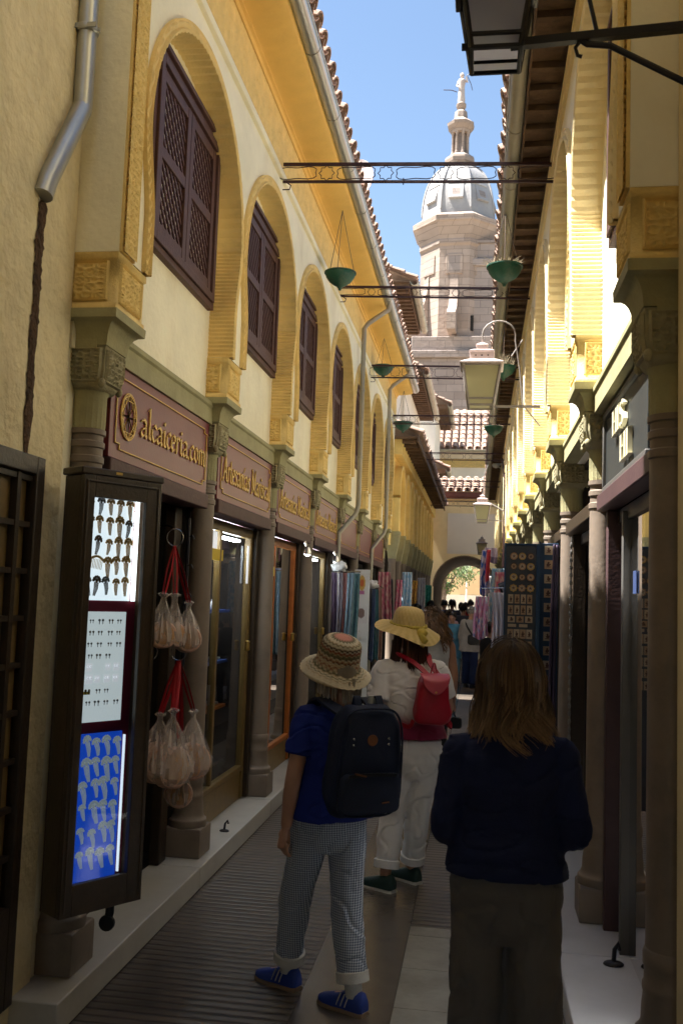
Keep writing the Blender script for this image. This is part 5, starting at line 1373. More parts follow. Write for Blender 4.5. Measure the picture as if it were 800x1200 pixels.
# ------------------------------------------------------------------ textiles on the right
cloth_strip('purple_drape', .462, .512, 6.25, 2.03, .62, 'patterned_cloth', 'long dark purple cloth hanging between the souvenir stand and the column', 'cloth', None, 2, .03, 61, dy=.15, cols=lambda u, v: (.085, .06, .10) if v > .3 else (.20, .15, .24))  # upper part paler: light falling on the cloth put into its colour
cloth_strip('white_shirt', .115, .235, 8.5, 1.73, 1.33, 'patterned_cloth', 'pale lilac white shirt hanging in front of the stall beyond the souvenir board', 'shirt', None, 3, .02, 62, flare=.9, cols=lambda u, v: (.50, .48, .58))
cloth_strip('white_shirt', .13, .225, 8.62, 1.45, 1.02, 'patterned_cloth', 'longer pale shirt hanging below the lilac white one', 'shirt', None, 3, .02, 63, flare=1.1, cols=lambda u, v: (.42, .40, .50))
cloth_strip('hanging_garment', .02, .115, 10.6, 2.22, 1.72, 'patterned_cloth', 'red and blue patterned garment hanging high over the crowd', 'garment', None, 2, .03, 64, cols=lambda u, v: (.50, .05, .08) if u > .55 and v < .7 else ((.03, .10, .45) if noise.noise((u * 6, v * 7, 2)) > .05 else (.60, .5, .62)))
cloth_strip('hanging_garment', -.04, .10, 10.4, 1.70, 1.25, 'patterned_cloth', 'pink and white patterned garment hanging beside the man in grey', 'garment', None, 3, .03, 65, cols=lambda u, v: (.62, .30, .48) if noise.noise((u * 7, v * 6, 4)) > -.1 else ((.10, .20, .55) if noise.noise((u * 9, v * 9, 7)) > .2 else (.75, .70, .78)))
cloth_strip('hanging_garment', .05, .22, 13.0, 2.38, 2.18, 'patterned_cloth', 'pale lilac folded cloth hanging beside the farthest lantern', 'garment', None, 2, .03, 66, cols=lambda u, v: (.52, .42, .55) if v < .6 else (.22, .16, .25))
cloth_strip('hanging_garment', .16, .24, 8.7, 1.10, .70, 'patterned_cloth', 'bright blue cloth at the foot of the shirts', 'garment', None, 2, .02, 67, cols=lambda u, v: (.03, .07, .28))
st_ = MB(); st_.tube([(.02, 8.55, 1.76), (.30, 8.55, 1.78), (.50, 8.5, 1.8)], .008, 6); single('garment_rail', st_, 'steel', 'thin steel rail carrying the shirts beyond the souvenir board', 'rail')
# chain of bells beside the column
b = MB()
for k in range(34): b.ball((.535, 5.72 + .0 * k, 2.0 - k * .045), (.010, .010, .016), 6, 4)
b.tube([(.535, 5.72, 2.05), (.535, 5.72, .48)], .003, 4); single('bead_chain', b, 'silver', 'long string of pale beads hanging between the two nearest right columns', 'bead string')
# floor bolts
def floor_bolt(x, y, label, k):
    t = thing('floor_bolt', label, 'floor bolt', (x, y, .12))
    b = MB(); b.ball((x, y, .125), (.040 * k, .026 * k, .014 * k), 14, 8); b.build('base', 'black_iron', t)
    b = MB(); b.tube([(x, y, .13), (x + .004, y, .13 + .05 * k), (x + .02, y, .13 + .075 * k), (x + .025, y, .13 + .05 * k)], .009 * k, 8); b.build('catch', 'black_iron', t)
floor_bolt(-1.585, 6.02, 'small black floor bolt on the left marble step', .8)
floor_bolt(.60, 4.30, 'black floor bolt with upright bar on the pale right step', 1.1)

GAR = [('rose printed', (.55, .12, .2), (.7, .5, .45)), ('sky blue', (.2, .4, .6), (.6, .65, .7)), ('ochre', (.55, .32, .06), (.3, .12, .04)), ('white embroidered', (.7, .68, .66), (.5, .45, .5)), ('emerald', (.02, .25, .16), (.1, .4, .3)), ('violet', (.22, .08, .35), (.45, .3, .5))]
for k, (y, side) in enumerate(((12.0, 1), (14.2, 1), (15.4, 1), (18.6, 1), (21.5, 1), (24.5, 1), (13.6, 0), (17.6, 0), (19.4, 0), (22.0, 0), (25.0, 0))):
    nm_, c0, c1 = GAR[k % 6]
    if side: xa, xb = .18, .36
    else: xa, xb = -1.44, -1.26
    cloth_strip('hanging_garment', xa, xb, y, 2.02 + .12 * (k % 2), 1.15 + .2 * (k % 3), 'patterned_cloth', '%s garment hanging at a far %s shop, the %s along the lane' % (nm_, 'right' if side else 'left', ['first', 'second', 'third', 'fourth', 'fifth', 'sixth', 'first', 'second', 'third', 'fourth', 'fifth'][k]), 'garment', None, 3, .025, 80 + k, cols=speck(c0, c1, 9, 80 + k))
# ------------------------------------------------------------------ people
mat('hair_col', (1, 1, 1), .36, .12, 40., 0, attr='Col', spec=.4)
mat('straw_col', (1, 1, 1), .8, .12, 60., .3, 160, attr='Col')
mat('cloth_col', (1, 1, 1), .85, .08, 30., .12, 260, attr='Col', sheen=.15)
mat('eye_white', (.6, .58, .55), .3, 0, 5., 0); mat('sock_white', (.55, .54, .52), .85, .1, 30., .2, 200); mat('lip', (.36, .13, .11), .5, 0, 5., 0)
mat('shoe_blue', (.02, .05, .28), .6, .15, 30., .1, 120); mat('shoe_green', (.025, .055, .05), .6, .2, 40., .2, 150); mat('sole_white', (.55, .54, .5), .6, .1, 20., 0); mat('sole_gum', (.22, .15, .10), .6, .1, 20., 0); mat('shoe_dark', (.02, .018, .018), .5, .2, 20., 0)
mat('tee_blue', (.008, .022, .20), .85, .15, 12., .15, 180); mat('navy_knit', (.009, .016, .065), .9, .2, 14., .25, 180)
mat('trouser_brown', (.13, .125, .13), .9, .15, 9., .15, 150); mat('trouser_white', (.76, .76, .78), .85, .06, 8., .12, 200)
mat('pack_navy', (.010, .016, .042), .75, .2, 18., .15, 200); mat('leather_tan', (.20, .075, .03), .5, .2, 20., .1, 80); mat('pack_red', (.36, .006, .022), .45, .2, 9., .2, 90, spec=.4); mat('pack_flap', (.50, .06, .085), .38, .12, 9., .1, 90, spec=.5)
def cmat(col, name=None):
    name = name or 'cloth_%02d_%02d_%02d' % tuple(int(c * 99) for c in col)
    return mat(name, col, .85, .15, 14., .12, 160)
def houndstooth():
    m = mat('trouser_check', (.27, .28, .30), .85, .06, 8., 0); m, nt, bs, L = matnodes('trouser_check')
    tc = _n(nt, 'ShaderNodeTexCoord'); mp = _n(nt, 'ShaderNodeMapping'); mp.inputs['Rotation'].default_value = (0, R(45), 0); mp.inputs['Scale'].default_value = (150, 0, 150)
    ck = _n(nt, 'ShaderNodeTexChecker'); ck.inputs['Scale'].default_value = 1.; L(tc.outputs['Object'], mp.inputs[0]); L(mp.outputs[0], ck.inputs['Vector'])
    ck.inputs['Color1'].default_value = (.46, .51, .60, 1); ck.inputs['Color2'].default_value = (.12, .15, .22, 1)
    L(ck.outputs['Color'], bs.inputs['Base Color'])
houndstooth()

def remesh(mb, voxel, smooth=4, wr=None, seed=0):
    """fuse the lofted pieces into one continuous skin"""
    me = mb.mesh('tmp', (0, 0, 0)); o = bpy.data.objects.new('tmp', me); COL.objects.link(o)
    r = o.modifiers.new('r', 'REMESH'); r.mode = 'VOXEL'; r.voxel_size = voxel; r.use_smooth_shade = True
    s = o.modifiers.new('s', 'SMOOTH'); s.iterations = smooth; s.factor = .5
    dg = bpy.context.evaluated_depsgraph_get(); ev = o.evaluated_get(dg); m2 = bpy.data.meshes.new_from_object(ev)
    out = MB(); out.v = [tuple(v.co) for v in m2.vertices]; out.f = [tuple(p.vertices) for p in m2.polygons]
    if wr:
        amp, fx, fz = wr
        for i, v in enumerate(m2.vertices):
            p = v.co; n = noise.noise(Vector((p.x * fx + seed, p.y * fx, p.z * fz))) + .5 * noise.noise(Vector((p.x * fx * 2.1, p.y * fx * 2.1 + seed, p.z * fz * 2.3)))
            q_ = noise.noise(Vector((p.x * fx * .9 + p.z * fz * .35 + seed * 3, p.y * fx * .9, p.z * fz * 1.5 - p.x * fx * .4)))
            n = n * .6 - .55 * max(0., 1 - abs(q_) * 6.) ** 2 + .3 * max(0., 1 - abs(q_ - .14) * 6.) ** 2
            out.v[i] = tuple(p + v.normal * amp * n)
    bpy.data.objects.remove(o); bpy.data.meshes.remove(me); bpy.data.meshes.remove(m2)
    return out
def ring(c, lat, fwd, rx, ry, n=24, pw=.85):
    c = Vector(c); out = []
    for k in range(n):
        a = 2 * PI * k / n; x, y = math.cos(a), math.sin(a)
        x = math.copysign(abs(x) ** pw, x); y = math.copysign(abs(y) ** pw, y)
        out.append(c + lat * rx * x + fwd * ry * y)
    return out
def smooth_path(P, rad, k=5):
    """catmull-rom through joints"""
    P = [Vector(p) for p in P]; out = []; rr = []
    for i in range(len(P) - 1):
        p0, p1, p2, p3 = P[max(i - 1, 0)], P[i], P[i + 1], P[min(i + 2, len(P) - 1)]
        for j in range(k):
            t = j / k
            q = .5 * ((2 * p1) + (p2 - p0) * t + (2 * p0 - 5 * p1 + 4 * p2 - p3) * t * t + (-p0 + 3 * p1 - 3 * p2 + p3) * t ** 3)
            out.append(q); rr.append(lerp(rad[i], rad[i + 1], t))
    out.append(P[-1]); rr.append(rad[-1]); return out, rr
def limb(mb, P, rad, n=16, k=5):
    p, r = smooth_path(P, rad, k); mb.tube(p, r, n)
def hand(mb, wr, dirv, palm, sc=1., curl=.5):
    """palm, four unequal curled fingers and a thumb leaving the side of the palm"""
    d = Vector(dirv).normalized(); nrm = Vector(palm).normalized(); nrm = (nrm - d * nrm.dot(d)).normalized(); side = d.cross(nrm)
    w = Vector(wr)
    mb.tube([w - d * .02 * sc, w + d * .03 * sc, w + d * .075 * sc, w + d * .09 * sc], [.022 * sc, .030 * sc, .036 * sc, .030 * sc], 12, flat=.5, up=tuple(side) if abs(d.dot(side)) < .9 else (0, 0, 1))
    for i, (off, ln) in enumerate(((-.032, .062), (-.011, .076), (.011, .071), (.031, .055))):
        b0 = w + d * .078 * sc + side * off * sc; L_ = ln * sc
        p1 = b0 + d * L_ * .42 + nrm * L_ * .10 * curl * 2; p2 = p1 + d * L_ * .30 + nrm * L_ * .30 * curl * 1.6; p3 = p2 + d * L_ * .16 * (1.4 - curl) + nrm * L_ * .26 * curl * 1.5
        mb.tube([b0 - d * .02 * sc, b0, p1, p2, p3], [.0085 * sc, .0082 * sc, .0078 * sc, .0072 * sc, .0055 * sc], 8)
    t0 = w + d * .022 * sc - side * .026 * sc
    mb.tube([t0, t0 + d * .026 * sc - side * .018 * sc + nrm * .008 * sc, t0 + d * .054 * sc - side * .022 * sc + nrm * .018 * sc], [.012 * sc, .010 * sc, .0075 * sc], 8)
def head_mesh(mb, c, lat, fwd, up, s=1.):
    """head about 0.225 high with brow, nose, cheeks, chin and ears"""
    c = Vector(c); n, m = 28, 22; rings = []
    for j in range(m + 1):
        t = PI * j / m; zc = -math.cos(t); rad = max(math.sin(t), .03)
        rg = []
        for k in range(n):
            a = 2 * PI * k / n; x = math.cos(a); y = math.sin(a)
            wx = .076 * (1 - .18 * max(0, -zc) ** 1.2); dy = .098 if y < 0 else .094 * (1 - .06 * max(0, -zc))
            px = x * rad * wx; py = y * rad * dy; pz = zc * .114
            f_ = max(0., y) ** 3 * rad
            if y > 0:
                py += .020 * f_ * math.exp(-((zc + .20) / .16) ** 2) * math.exp(-(px / .014) ** 2)       # nose
                py += .006 * f_ * math.exp(-((zc - .18) / .10) ** 2)                                     # brow
                py -= .007 * math.exp(-((zc - .02) / .10) ** 2) * math.exp(-((abs(px) - .032) / .014) ** 2)  # eye sockets
                py += .008 * f_ * math.exp(-((zc + .82) / .14) ** 2)                                     # chin
                py += .005 * f_ * math.exp(-((zc + .52) / .06) ** 2) * math.exp(-(px / .022) ** 2)       # lips
            rg.append(c + (lat * px + fwd * py + up * pz) * s)
        rings.append(rg)
    mb.loft(rings)
    for sd in (-1, 1):
        e = c + (lat * sd * .076 - fwd * .008 - up * .008) * s
        mb.tube([e + up * .028 * s, e + lat * sd * .010 * s + up * .012 * s, e + lat * sd * .008 * s - up * .012 * s, e - up * .028 * s], [.006 * s, .012 * s, .010 * s, .006 * s], 8, flat=.8)
def joints(h, yaw, walk=0., arms=('hang', 'hang'), lean=0.):
    """standing or walking joint set for a figure of height h facing +y turned by yaw (to the left positive), root at the origin"""
    f = Vector((-math.sin(yaw), math.cos(yaw), 0)); l = Vector((math.cos(yaw), math.sin(yaw), 0)); up = Vector((0, 0, 1)); k = h / 1.65
    J = {}
    ln = lambda z: f * lean * max(0, z - .85) 
    def at(x, y, z): return (l * x + f * y + up * z + ln(z)) * k
    J['pelvis'] = at(0, 0, .90); J['waist'] = at(0, .01, 1.05); J['chest'] = at(0, .01, 1.24); J['neck'] = at(0, -.01, 1.405); J['head'] = at(0, .025, 1.525)
    for s, nm in ((-1, 'L'), (1, 'R')):
        J['sh' + nm] = at(s * .165, 0, 1.335)
        a = arms[0] if s < 0 else arms[1]
        if a == 'hang': J['el' + nm] = at(s * .215, -.02, 1.06); J['wr' + nm] = at(s * .215, .05, .83)
        elif a == 'front': J['el' + nm] = at(s * .20, -.01, 1.07); J['wr' + nm] = at(s * .05, .22, 1.05)
        elif a == 'bent': J['el' + nm] = at(s * .215, -.03, 1.07); J['wr' + nm] = at(s * .12, .20, 1.12)
        elif a == 'reach': J['el' + nm] = at(s * .26, .13, 1.10); J['wr' + nm] = at(s * .30, .36, 1.06)
        w_ = walk * (1 if s < 0 else -1)
        J['hip' + nm] = at(s * .085, 0, .86); J['kn' + nm] = at(s * .095, .10 * w_ + .01, .47); J['an' + nm] = at(s * .095, .16 * w_ - .03, .085)
        J['toe' + nm] = at(s * .115, .16 * w_ + .15, .03)
    return J, f, l, k
def person(label, loc, J, f, l, k, look, vox=.016, group=None, head_dir=None):
    """look: dict of clothing / hair options"""
    t = thing('person', label, 'person', loc, group)
    O_ = Vector(loc); up = Vector((0, 0, 1)); P = {n: O_ + Vector(v) for n, v in J.items()}
    hf = (head_dir or f).normalized(); hl = Vector((hf.y, -hf.x, 0)).normalized(); hu = hl.cross(hf).normalized()
    g = look.get('girth', 1.) * k
    skin = look.get('skin', 'skin')
    pel, wai, che, nec, hea = P['pelvis'], P['waist'], P['chest'], P['neck'], P['head']
    def torso(mb, gx, top=True, z_from=None):
        sec = [(pel - up * .15 * k, .09, .05), (pel - up * .08 * k, .140, .098), (pel - up * .02 * k, .168, .118), (lerp(pel, wai, .5), .158, .112), (wai, .142, .102), (lerp(wai, che, .55), .150, .110), (che, .162, .115), (lerp(che, nec, .45), .160, .095), (lerp(che, nec, .72), .125, .072), (lerp(che, nec, .90), .07, .058)]
        mb.loft([ring(c, l, f, (rx) * g + gx, (ry) * g + gx) for c, rx, ry in sec])
    b = MB(); torso(b, -.016 if look.get('top') else -.004); lk_ = .82 if look.get('bottom') else 1.
    limb(b, [lerp(che, nec, .75), nec, lerp(nec, hea, .75)], [.06 * k, .050 * k, .050 * k])
    head_mesh(b, hea, hl, hf, hu, k)
    ah = []
    for s in 'LR':
        sh, el, wr = P['sh' + s], P['el' + s], P['wr' + s]
        sv = .80 if look.get('top') and look.get('sleeve', .5) else 1.; s2 = .82 if look.get('sleeve', .5) > 1 else 1.
        limb(b, [lerp(che, sh, .5), sh, lerp(sh, el, .5), el, lerp(el, wr, .4), wr], [.050 * g * sv, .050 * g * sv, .044 * g * lerp(sv, 1, .6), .037 * g * s2, .036 * g * s2, .024 * k])
        dv = (wr - el).normalized(); pn = look.get('palm' + s, f * .2 + l * (1 if s == 'L' else -1)); hand(b, wr + dv * .012, dv + Vector(look.get('hand_bend', (0, 0, 0))), pn, k * .98, look.get('curl', .55))
        hp, kn, an, toe = P['hip' + s], P['kn' + s], P['an' + s], P['toe' + s]
        limb(b, [hp + up * .04 * k, lerp(hp, kn, .4), kn, lerp(kn, an, .35), an], [.082 * g * lk_, .074 * g * lk_, .052 * k * lk_, .050 * k * lk_, .033 * k])
        d = (toe - an); d.z = 0; d.normalize()
        b.tube([an - d * .02 * k - up * .025 * k, an + d * .03 * k - up * .035 * k, an + d * .09 * k - up * .045 * k, an + d * .13 * k - up * .055 * k], [.028 * k, .030 * k, .024 * k, .012 * k], 10, flat=.8)
    body = remesh(b, look.get('vox', vox), 2).build('body', skin, t)
    # face
    for s in (-1, 1):
        e = hea + (hl * s * .032 + hf * .080 + hu * .004) * k; b = MB(); b.ball(e, (.012 * k, .012 * k, .008 * k), 8, 6); ey = b.build('eye', 'eye_white', body)
        b = MB(); b.ball(e + hf * .0085 * k, .005 * k, 6, 4); b.build('iris', 'shoe_dark', ey)
    b = MB(); m_ = hea + (hf * .094 - hu * .060) * k; b.tube([m_ - hl * .02 * k - hf * .008 * k, m_, m_ + hl * .02 * k - hf * .008 * k], [.003 * k, .006 * k, .003 * k], 6); b.build('mouth', 'lip', body)
    # trousers or skirt
    if look.get('bottom'):
        b = MB(); q = look.get('leg_w', 1.) * k
        sec = [(pel - up * .19 * k, .085, .045), (pel - up * .14 * k, .130, .085), (pel - up * .08 * k, .158, .112), (pel - up * .02 * k, .170, .120), (lerp(pel, wai, .35), .156, .108)]
        b.loft([ring(c, l, f, rx * g + .005, ry * g + .005) for c, rx, ry in sec])
        ln = look.get('leg_len', 1.)
        for s in 'LR':
            hp, kn, an = P['hip' + s], P['kn' + s], P['an' + s]
            end = lerp(kn, an, ln)
            limb(b, [hp + up * .05 * k, lerp(hp, kn, .4), kn, lerp(kn, an, ln * .5), end], [.094 * g, .086 * g, .066 * q, .064 * q, .058 * q])
        if look.get('skirt'):
            b.loft([ring(pel + up * .05 * k, l, f, .165 * g, .12 * g), ring(pel - up * .35 * k, l, f, .19 * k, .15 * k), ring(Vector((pel.x, pel.y, O_.z + .10)), l, f, .18 * k, .15 * k)])
        remesh(b, look.get('vox', vox), 3, (look.get('wr', .006), 10, 6)).build('trousers' if not look.get('skirt') else 'skirt', look['bottom'], t)
        if look.get('cuff'):
            for s in 'LR':
                kn, an = P['kn' + s], P['an' + s]; e = lerp(kn, an, ln); d = (an - kn).normalized(); c = MB()
                c.tube([e - d * .035 * k, e - d * .03 * k, e + d * .012 * k, e + d * .014 * k], [.060 * q, .066 * q, .066 * q, .060 * q], 18); c.build('cuff', look['cuff'], t)
    # shoes
    if look.get('shoe'):
        for s in 'LR':
            an, toe = P['an' + s], P['toe' + s]; d = toe - an; d.z = 0; d.normalize(); sd = Vector((d.y, -d.x, 0)); base = Vector((an.x, an.y, O_.z + look.get('lift' + s, 0.)))
            L_ = .25 * k; o = base - d * .065 * k
            def sec(x, w, z0, z1): return [o + d * x * L_ + sd * w * k * a + up * (z0 + (z1 - z0) * c) * k for a, c in ((-1, 0), (-1.02, .45), (-.72, .85), (-.3, 1), (.3, 1), (.72, .85), (1.02, .45), (1, 0))]
            c = MB(); c.loft([sec(0, .026, .02, .075), sec(.06, .033, .018, .098), sec(.25, .036, .018, .100), sec(.42, .037, .018, .082), sec(.62, .043, .018, .066), sec(.82, .042, .018, .052), sec(.95, .030, .02, .042), sec(1., .014, .022, .034)]); sh_ = c.build('shoe', look['shoe'], t, angle=60)
            c = MB(); c.loft([sec(-.01, .029, .0, .020), sec(.06, .037, 0, .022), sec(.3, .038, 0, .022), sec(.62, .047, 0, .022), sec(.83, .045, 0, .022), sec(.97, .031, .003, .023), sec(1.02, .014, .006, .022)]); c.build('sole', look.get('sole', 'sole_white'), sh_, angle=60)
            if look.get('stripes'):
                for j in range(3):
                    x = .34 + .09 * j; c = MB()
                    for sg_ in (-1, 1):
                        c.tube([o + d * x * L_ + sd * sg_ * .0375 * k + up * .03 * k, o + d * (x - .035) * L_ + sd * sg_ * .037 * k + up * .055 * k, o + d * (x - .06) * L_ + sd * sg_ * .028 * k + up * .080 * k], .0055 * k, 5, flat=.5)
                    c.build('stripe', 'sole_white', sh_)
            if look.get('sock'):
                c = MB(); c.tube([base + up * .07 * k, base + up * .10 * k, lerp(an, P['kn' + s], .10)], [.036 * k, .038 * k, .040 * k], 14); c.build('sock', look['sock'], t)
    # shirt
    if look.get('top'):
        b = MB(); hem = look.get('hem', 0.); lo = look.get('loose', .010)
        zs = pel + up * (hem) * k
        sec = [(zs, .184, .138), (lerp(zs, wai, .5), .174, .128), (wai, .152, .110), (lerp(wai, che, .55), .158, .116), (che, .168, .121), (lerp(che, nec, .45), .164, .102), (lerp(che, nec, .70), .135, .080), (lerp(che, nec, .88), .078, .066)]
        b.loft([ring(c, l, f, rx * g + lo, ry * g + lo) for c, rx, ry in sec])
        sl = look.get('sleeve', .5)
        if sl:
            for s in 'LR':
                sh, el, wr = P['sh' + s], P['el' + s], P['wr' + s]
                q = look.get('sleeve_w', 1.)
                if sl <= 1: limb(b, [lerp(che, sh, .55), sh, lerp(sh, el, .5 * sl + .2), lerp(sh, el, sl)], [.056 * g, .060 * g, .060 * g * q, .060 * g * q])
                else: limb(b, [lerp(che, sh, .55), sh, lerp(sh, el, .5), el, lerp(el, wr, .5), lerp(el, wr, sl - 1)], [.055 * g, .059 * g, .056 * g, .051 * g, .046 * g, .036 * k])
        sb = remesh(b, look.get('vox', vox), 3, (look.get('wr', .006), 8, 9), 7)
        if look.get('top_cols'): sb.c = [look['top_cols'](Vector(v) - O_) for v in sb.v]
        top = sb.build('shirt', look['top'], t)
    # hair
    hr = look.get('hair')
    if hr: hair(t, hea, hl, hf, hu, k, hr)
    return t
def hair(t, hea, hl, hf, hu, k, o):
    """o: n strands, len, col, tip, curl, wave, cap"""
    rr = random.Random(o.get('seed', 1)); b = MB(); cols = []
    n = o.get('n', 300); Ln = o['len'] * k; rad = o.get('r', .0045) * k
    def addc(nv, c): cols.extend([c] * nv)
    # a close cap under the strands
    n0 = len(b.v); sk = o.get('cap', 1.06); rings = []
    for j in range(14):
        th = lerp(0.02, 1.75, j / 13); rg = []
        for q in range(26):
            a = 2 * PI * q / 26; x, y = math.cos(a) * math.sin(th), math.sin(a) * math.sin(th); z = math.cos(th)
            fr = max(0., y)
            lim = 1.0 - .35 * fr
            thh = th * lim
            x, y, z = math.cos(a) * math.sin(thh), math.sin(a) * math.sin(thh), math.cos(thh)
            j_ = 1 + .05 * noise.noise((x * 4, y * 4, z * 4 + o.get('seed', 1)))
            rg.append(hea + (hl * x * .080 * sk * j_ + hf * (y * .099 - .006) * sk * j_ + hu * (z * .118 * sk * j_ + .004)) * k)
        rings.append(rg)
    b.loft(rings); addc(len(b.v) - n0, tuple(c * .7 for c in o['col']))
    curl, wave = o.get('curl', 0.), o.get('wave', .01)
    clumps = []
    for _ in range(max(12, n // o.get('per', 22))):
        th = math.acos(1 - rr.random() * (1.02 if not curl else 1.3)); a = rr.uniform(0, 2 * PI)
        if o.get('hat'): th = rr.uniform(1.62, 1.98); a = rr.uniform(PI * .98, PI * 2.02)
        clumps.append((th, a, rr.uniform(0, 6.28), rr.uniform(.72, 1.08), rr.uniform(.002, .016), rr.uniform(.8, 1.2)))
    for i in range(n):
        cth, ca_, ph, cl, rt, cs_ = clumps[i % len(clumps)]
        th = max(.01, cth + rr.gauss(0, .075)); a = ca_ + rr.gauss(0, .075) / max(.25, math.sin(th))
        if curl: ph = rr.uniform(0, 6.28)
        if i % 14 == 0 and not curl: ph += rr.uniform(-1, 1); rt += rr.uniform(.004, .016)
        if not curl and math.sin(a) > .45 and th > .75: continue
        x, y, z = math.cos(a) * math.sin(th), math.sin(a) * math.sin(th), math.cos(th)
        base = Vector((x * .082, y * .100 - .006, z * .120 + .004)); nrm = Vector((x, y, z)); P_ = []
        m = 12; Lk = Ln * cl * rr.uniform(.86, 1.06); rt = rt + rr.uniform(0, .006)
        if curl:
            p = base.copy()
            for j in range(7):
                P_.append(p.copy()); p = p + nrm * Lk * .16 + Vector((.022 * math.cos(ph + j * 1.9), .022 * math.sin(ph + j * 1.9), -.012 * j))
        else:
            hx = math.copysign(1, x or 1)
            az = Vector((x, y, 0)); az = az.normalized() if az.length > .10 else Vector((hx * .9, -.45, 0)).normalized()
            if az.y > .1: az = Vector((hx * .96, .05, 0)).normalized()
            sx, sy, sz = .084 + rt, .103 + rt, .121 + rt
            u = Vector((x, y, z)).normalized(); st = Lk / m; fall = False; p = Vector((u.x * sx, u.y * sy - .006, u.z * sz + .004)); gone = 0.
            for j in range(m):
                P_.append(p.copy())
                if u.z > -.12 and not fall:
                    # slide over the skull away from the parting
                    tg = az * (.35 + .65 * max(0, u.z)) + Vector((0, 0, -.85)); tg = (tg - u * tg.dot(u)).normalized()
                    u = (u + tg * (st / .105)).normalized(); p = Vector((u.x * sx, u.y * sy - .006, u.z * sz + .004))
                else:
                    fall = True; gone += st
                    w_ = math.sin(gone * 34 * cs_ + ph) * wave * (.4 + gone * 5)
                    fl_ = o.get('flare', 0) * gone * 1.2
                    p = p + Vector((az.x * (.05 + fl_) * st + w_ * st * 9 * abs(az.y) + az.x * w_ * st * 5, az.y * (.02 + fl_ * .4) * st + w_ * st * 4, -st))
        pts = [hea + (hl * q.x + hf * q.y + hu * q.z) * k for q in P_]
        n0 = len(b.v); mm = len(pts)
        b.tube(pts, [rad * (1 - .75 * (j / (mm - 1)) ** 2) for j in range(mm)], 4)
        sh_ = rr.uniform(.7, 1.35); nv = len(b.v) - n0
        for q in range(nv):
            tt = (q // 4) / (mm - 1); cols.append(tuple(lerp(c, e, max(0, tt * 1.5 - .5)) * sh_ for c, e in zip(o['col'], o.get('tip', o['col']))))
    b.c = cols; b.build('hair', 'hair_col', t, angle=70)

# ---- the woman in the crocheted hat
def V3(*a): return Vector(a)
base1 = V3(-.60, 3.94, 0)
J1 = dict(pelvis=(-.585, 3.925, .775), waist=(-.575, 3.92, .93), chest=(-.56, 3.91, 1.07), neck=(-.552, 3.90, 1.215), head=(-.572, 3.905, 1.335),
  shL=(-.685, 3.84, 1.155), elL=(-.722, 3.79, .915), wrL=(-.752, 3.83, .715), shR=(-.425, 3.98, 1.155), elR=(-.37, 4.06, .95), wrR=(-.44, 4.20, .99),
  hipL=(-.650, 3.885, .735), hipR=(-.525, 3.965, .735), knL=(-.728, 3.975, .395), anL=(-.765, 4.055, .085), toeL=(-.95, 4.15, .03), knR=(-.508, 3.93, .40), anR=(-.462, 3.875, .085), toeR=(-.64, 3.97, .03))
J1 = {n: V3(*v) - base1 for n, v in J1.items()}
f1 = V3(-.52, .85, 0).normalized(); l1 = V3(f1.y, -f1.x, 0)
W1 = person('woman in a crocheted sun hat, blue tee and checked cropped trousers, with a navy backpack', tuple(base1), J1, f1, l1, .90,
  dict(top='tee_blue', sleeve=.62, sleeve_w=1.1, hem=-.03, bottom='trouser_check', leg_len=.86, leg_w=1.12, cuff='sock_white', shoe='shoe_blue', sole='sole_gum', stripes=True, sock='sock_white', girth=1.0, wr=.011, vox=.0058,
       hair=dict(n=150, len=.095, col=(.34, .28, .21), tip=(.46, .40, .33), wave=.02, seed=3, hat=1, cap=.97), palmL=l1 * 1.0 + f1 * .3, curl=.5, loose=.014), head_dir=V3(-.55, .83, .10))
def crochet_hat(t, c, tilt_to, k):
    """dense lathe with zig-zag rounds of colour and stitch bumps"""
    prof = []
    for j in range(16): a = PI / 2 * j / 15; prof.append((.012 + .074 * math.sin(a) ** .8, .088 + .030 * math.cos(a) ** 1.2))
    for j in range(1, 18): prof.append((.087 + .010 * j / 17, .088 - .088 * j / 17))
    for j in range(1, 18): prof.append((.097 + .063 * (j / 17), -.010 - .040 * (j / 17) ** .8))
    n = 132; rings = []; cols = []
    tan, cream, olive, rust, pink, brown = (.50, .36, .20), (.70, .60, .42), (.16, .145, .07), (.30, .09, .045), (.60, .25, .19), (.12, .07, .04)
    seq = [pink] * 4 + [olive] * 2 + [cream] * 3 + [tan, olive, cream, cream, cream, tan, brown, brown, cream, rust, rust, tan, olive, olive, brown, cream, tan, rust, brown] + [cream, tan, cream, rust, rust, cream, olive, olive, tan, cream, cream, olive, cream, cream, tan, cream, cream]
    seq = (seq + [cream] * 60)[:len(prof)]
    rot = Vector((0, 0, 1)).rotation_difference(Vector(tilt_to).normalized()).to_matrix()
    for i, (r, z) in enumerate(prof):
        rg = []
        for q in range(n):
            a = 2 * PI * q / n; st = .0032 * ((q % 4) - 1.5) * (1 if i % 2 else -1) * .5
            w = .008 * math.sin(3 * a + 1) * max(0, i - 34) / 17
            zig = (1 if (q // 3) % 2 else 0)
            rg.append(c + rot @ (Vector(((r + st) * math.cos(a), (r + st) * math.sin(a), z + w)) * k)); cols.append(seq[min(len(seq) - 1, i + zig)])
        rings.append(rg)
    m0 = len(prof)
    # underside
    for (r, z) in ((.158, -.058), (.10, -.02), (.088, .06)): 
        rings.append([c + rot @ (Vector((r * math.cos(2 * PI * q / n), r * math.sin(2 * PI * q / n), z)) * k) for q in range(n)]); cols += [tan] * n
    b = MB(); b.loft(rings, cap=True); b.c = cols
    return b.build('sun_hat', 'straw_col', t, angle=80)
crochet_hat(W1, base1 + J1['head'] + V3(-.003, .0, .045), (.23, -.30, .92), .94)

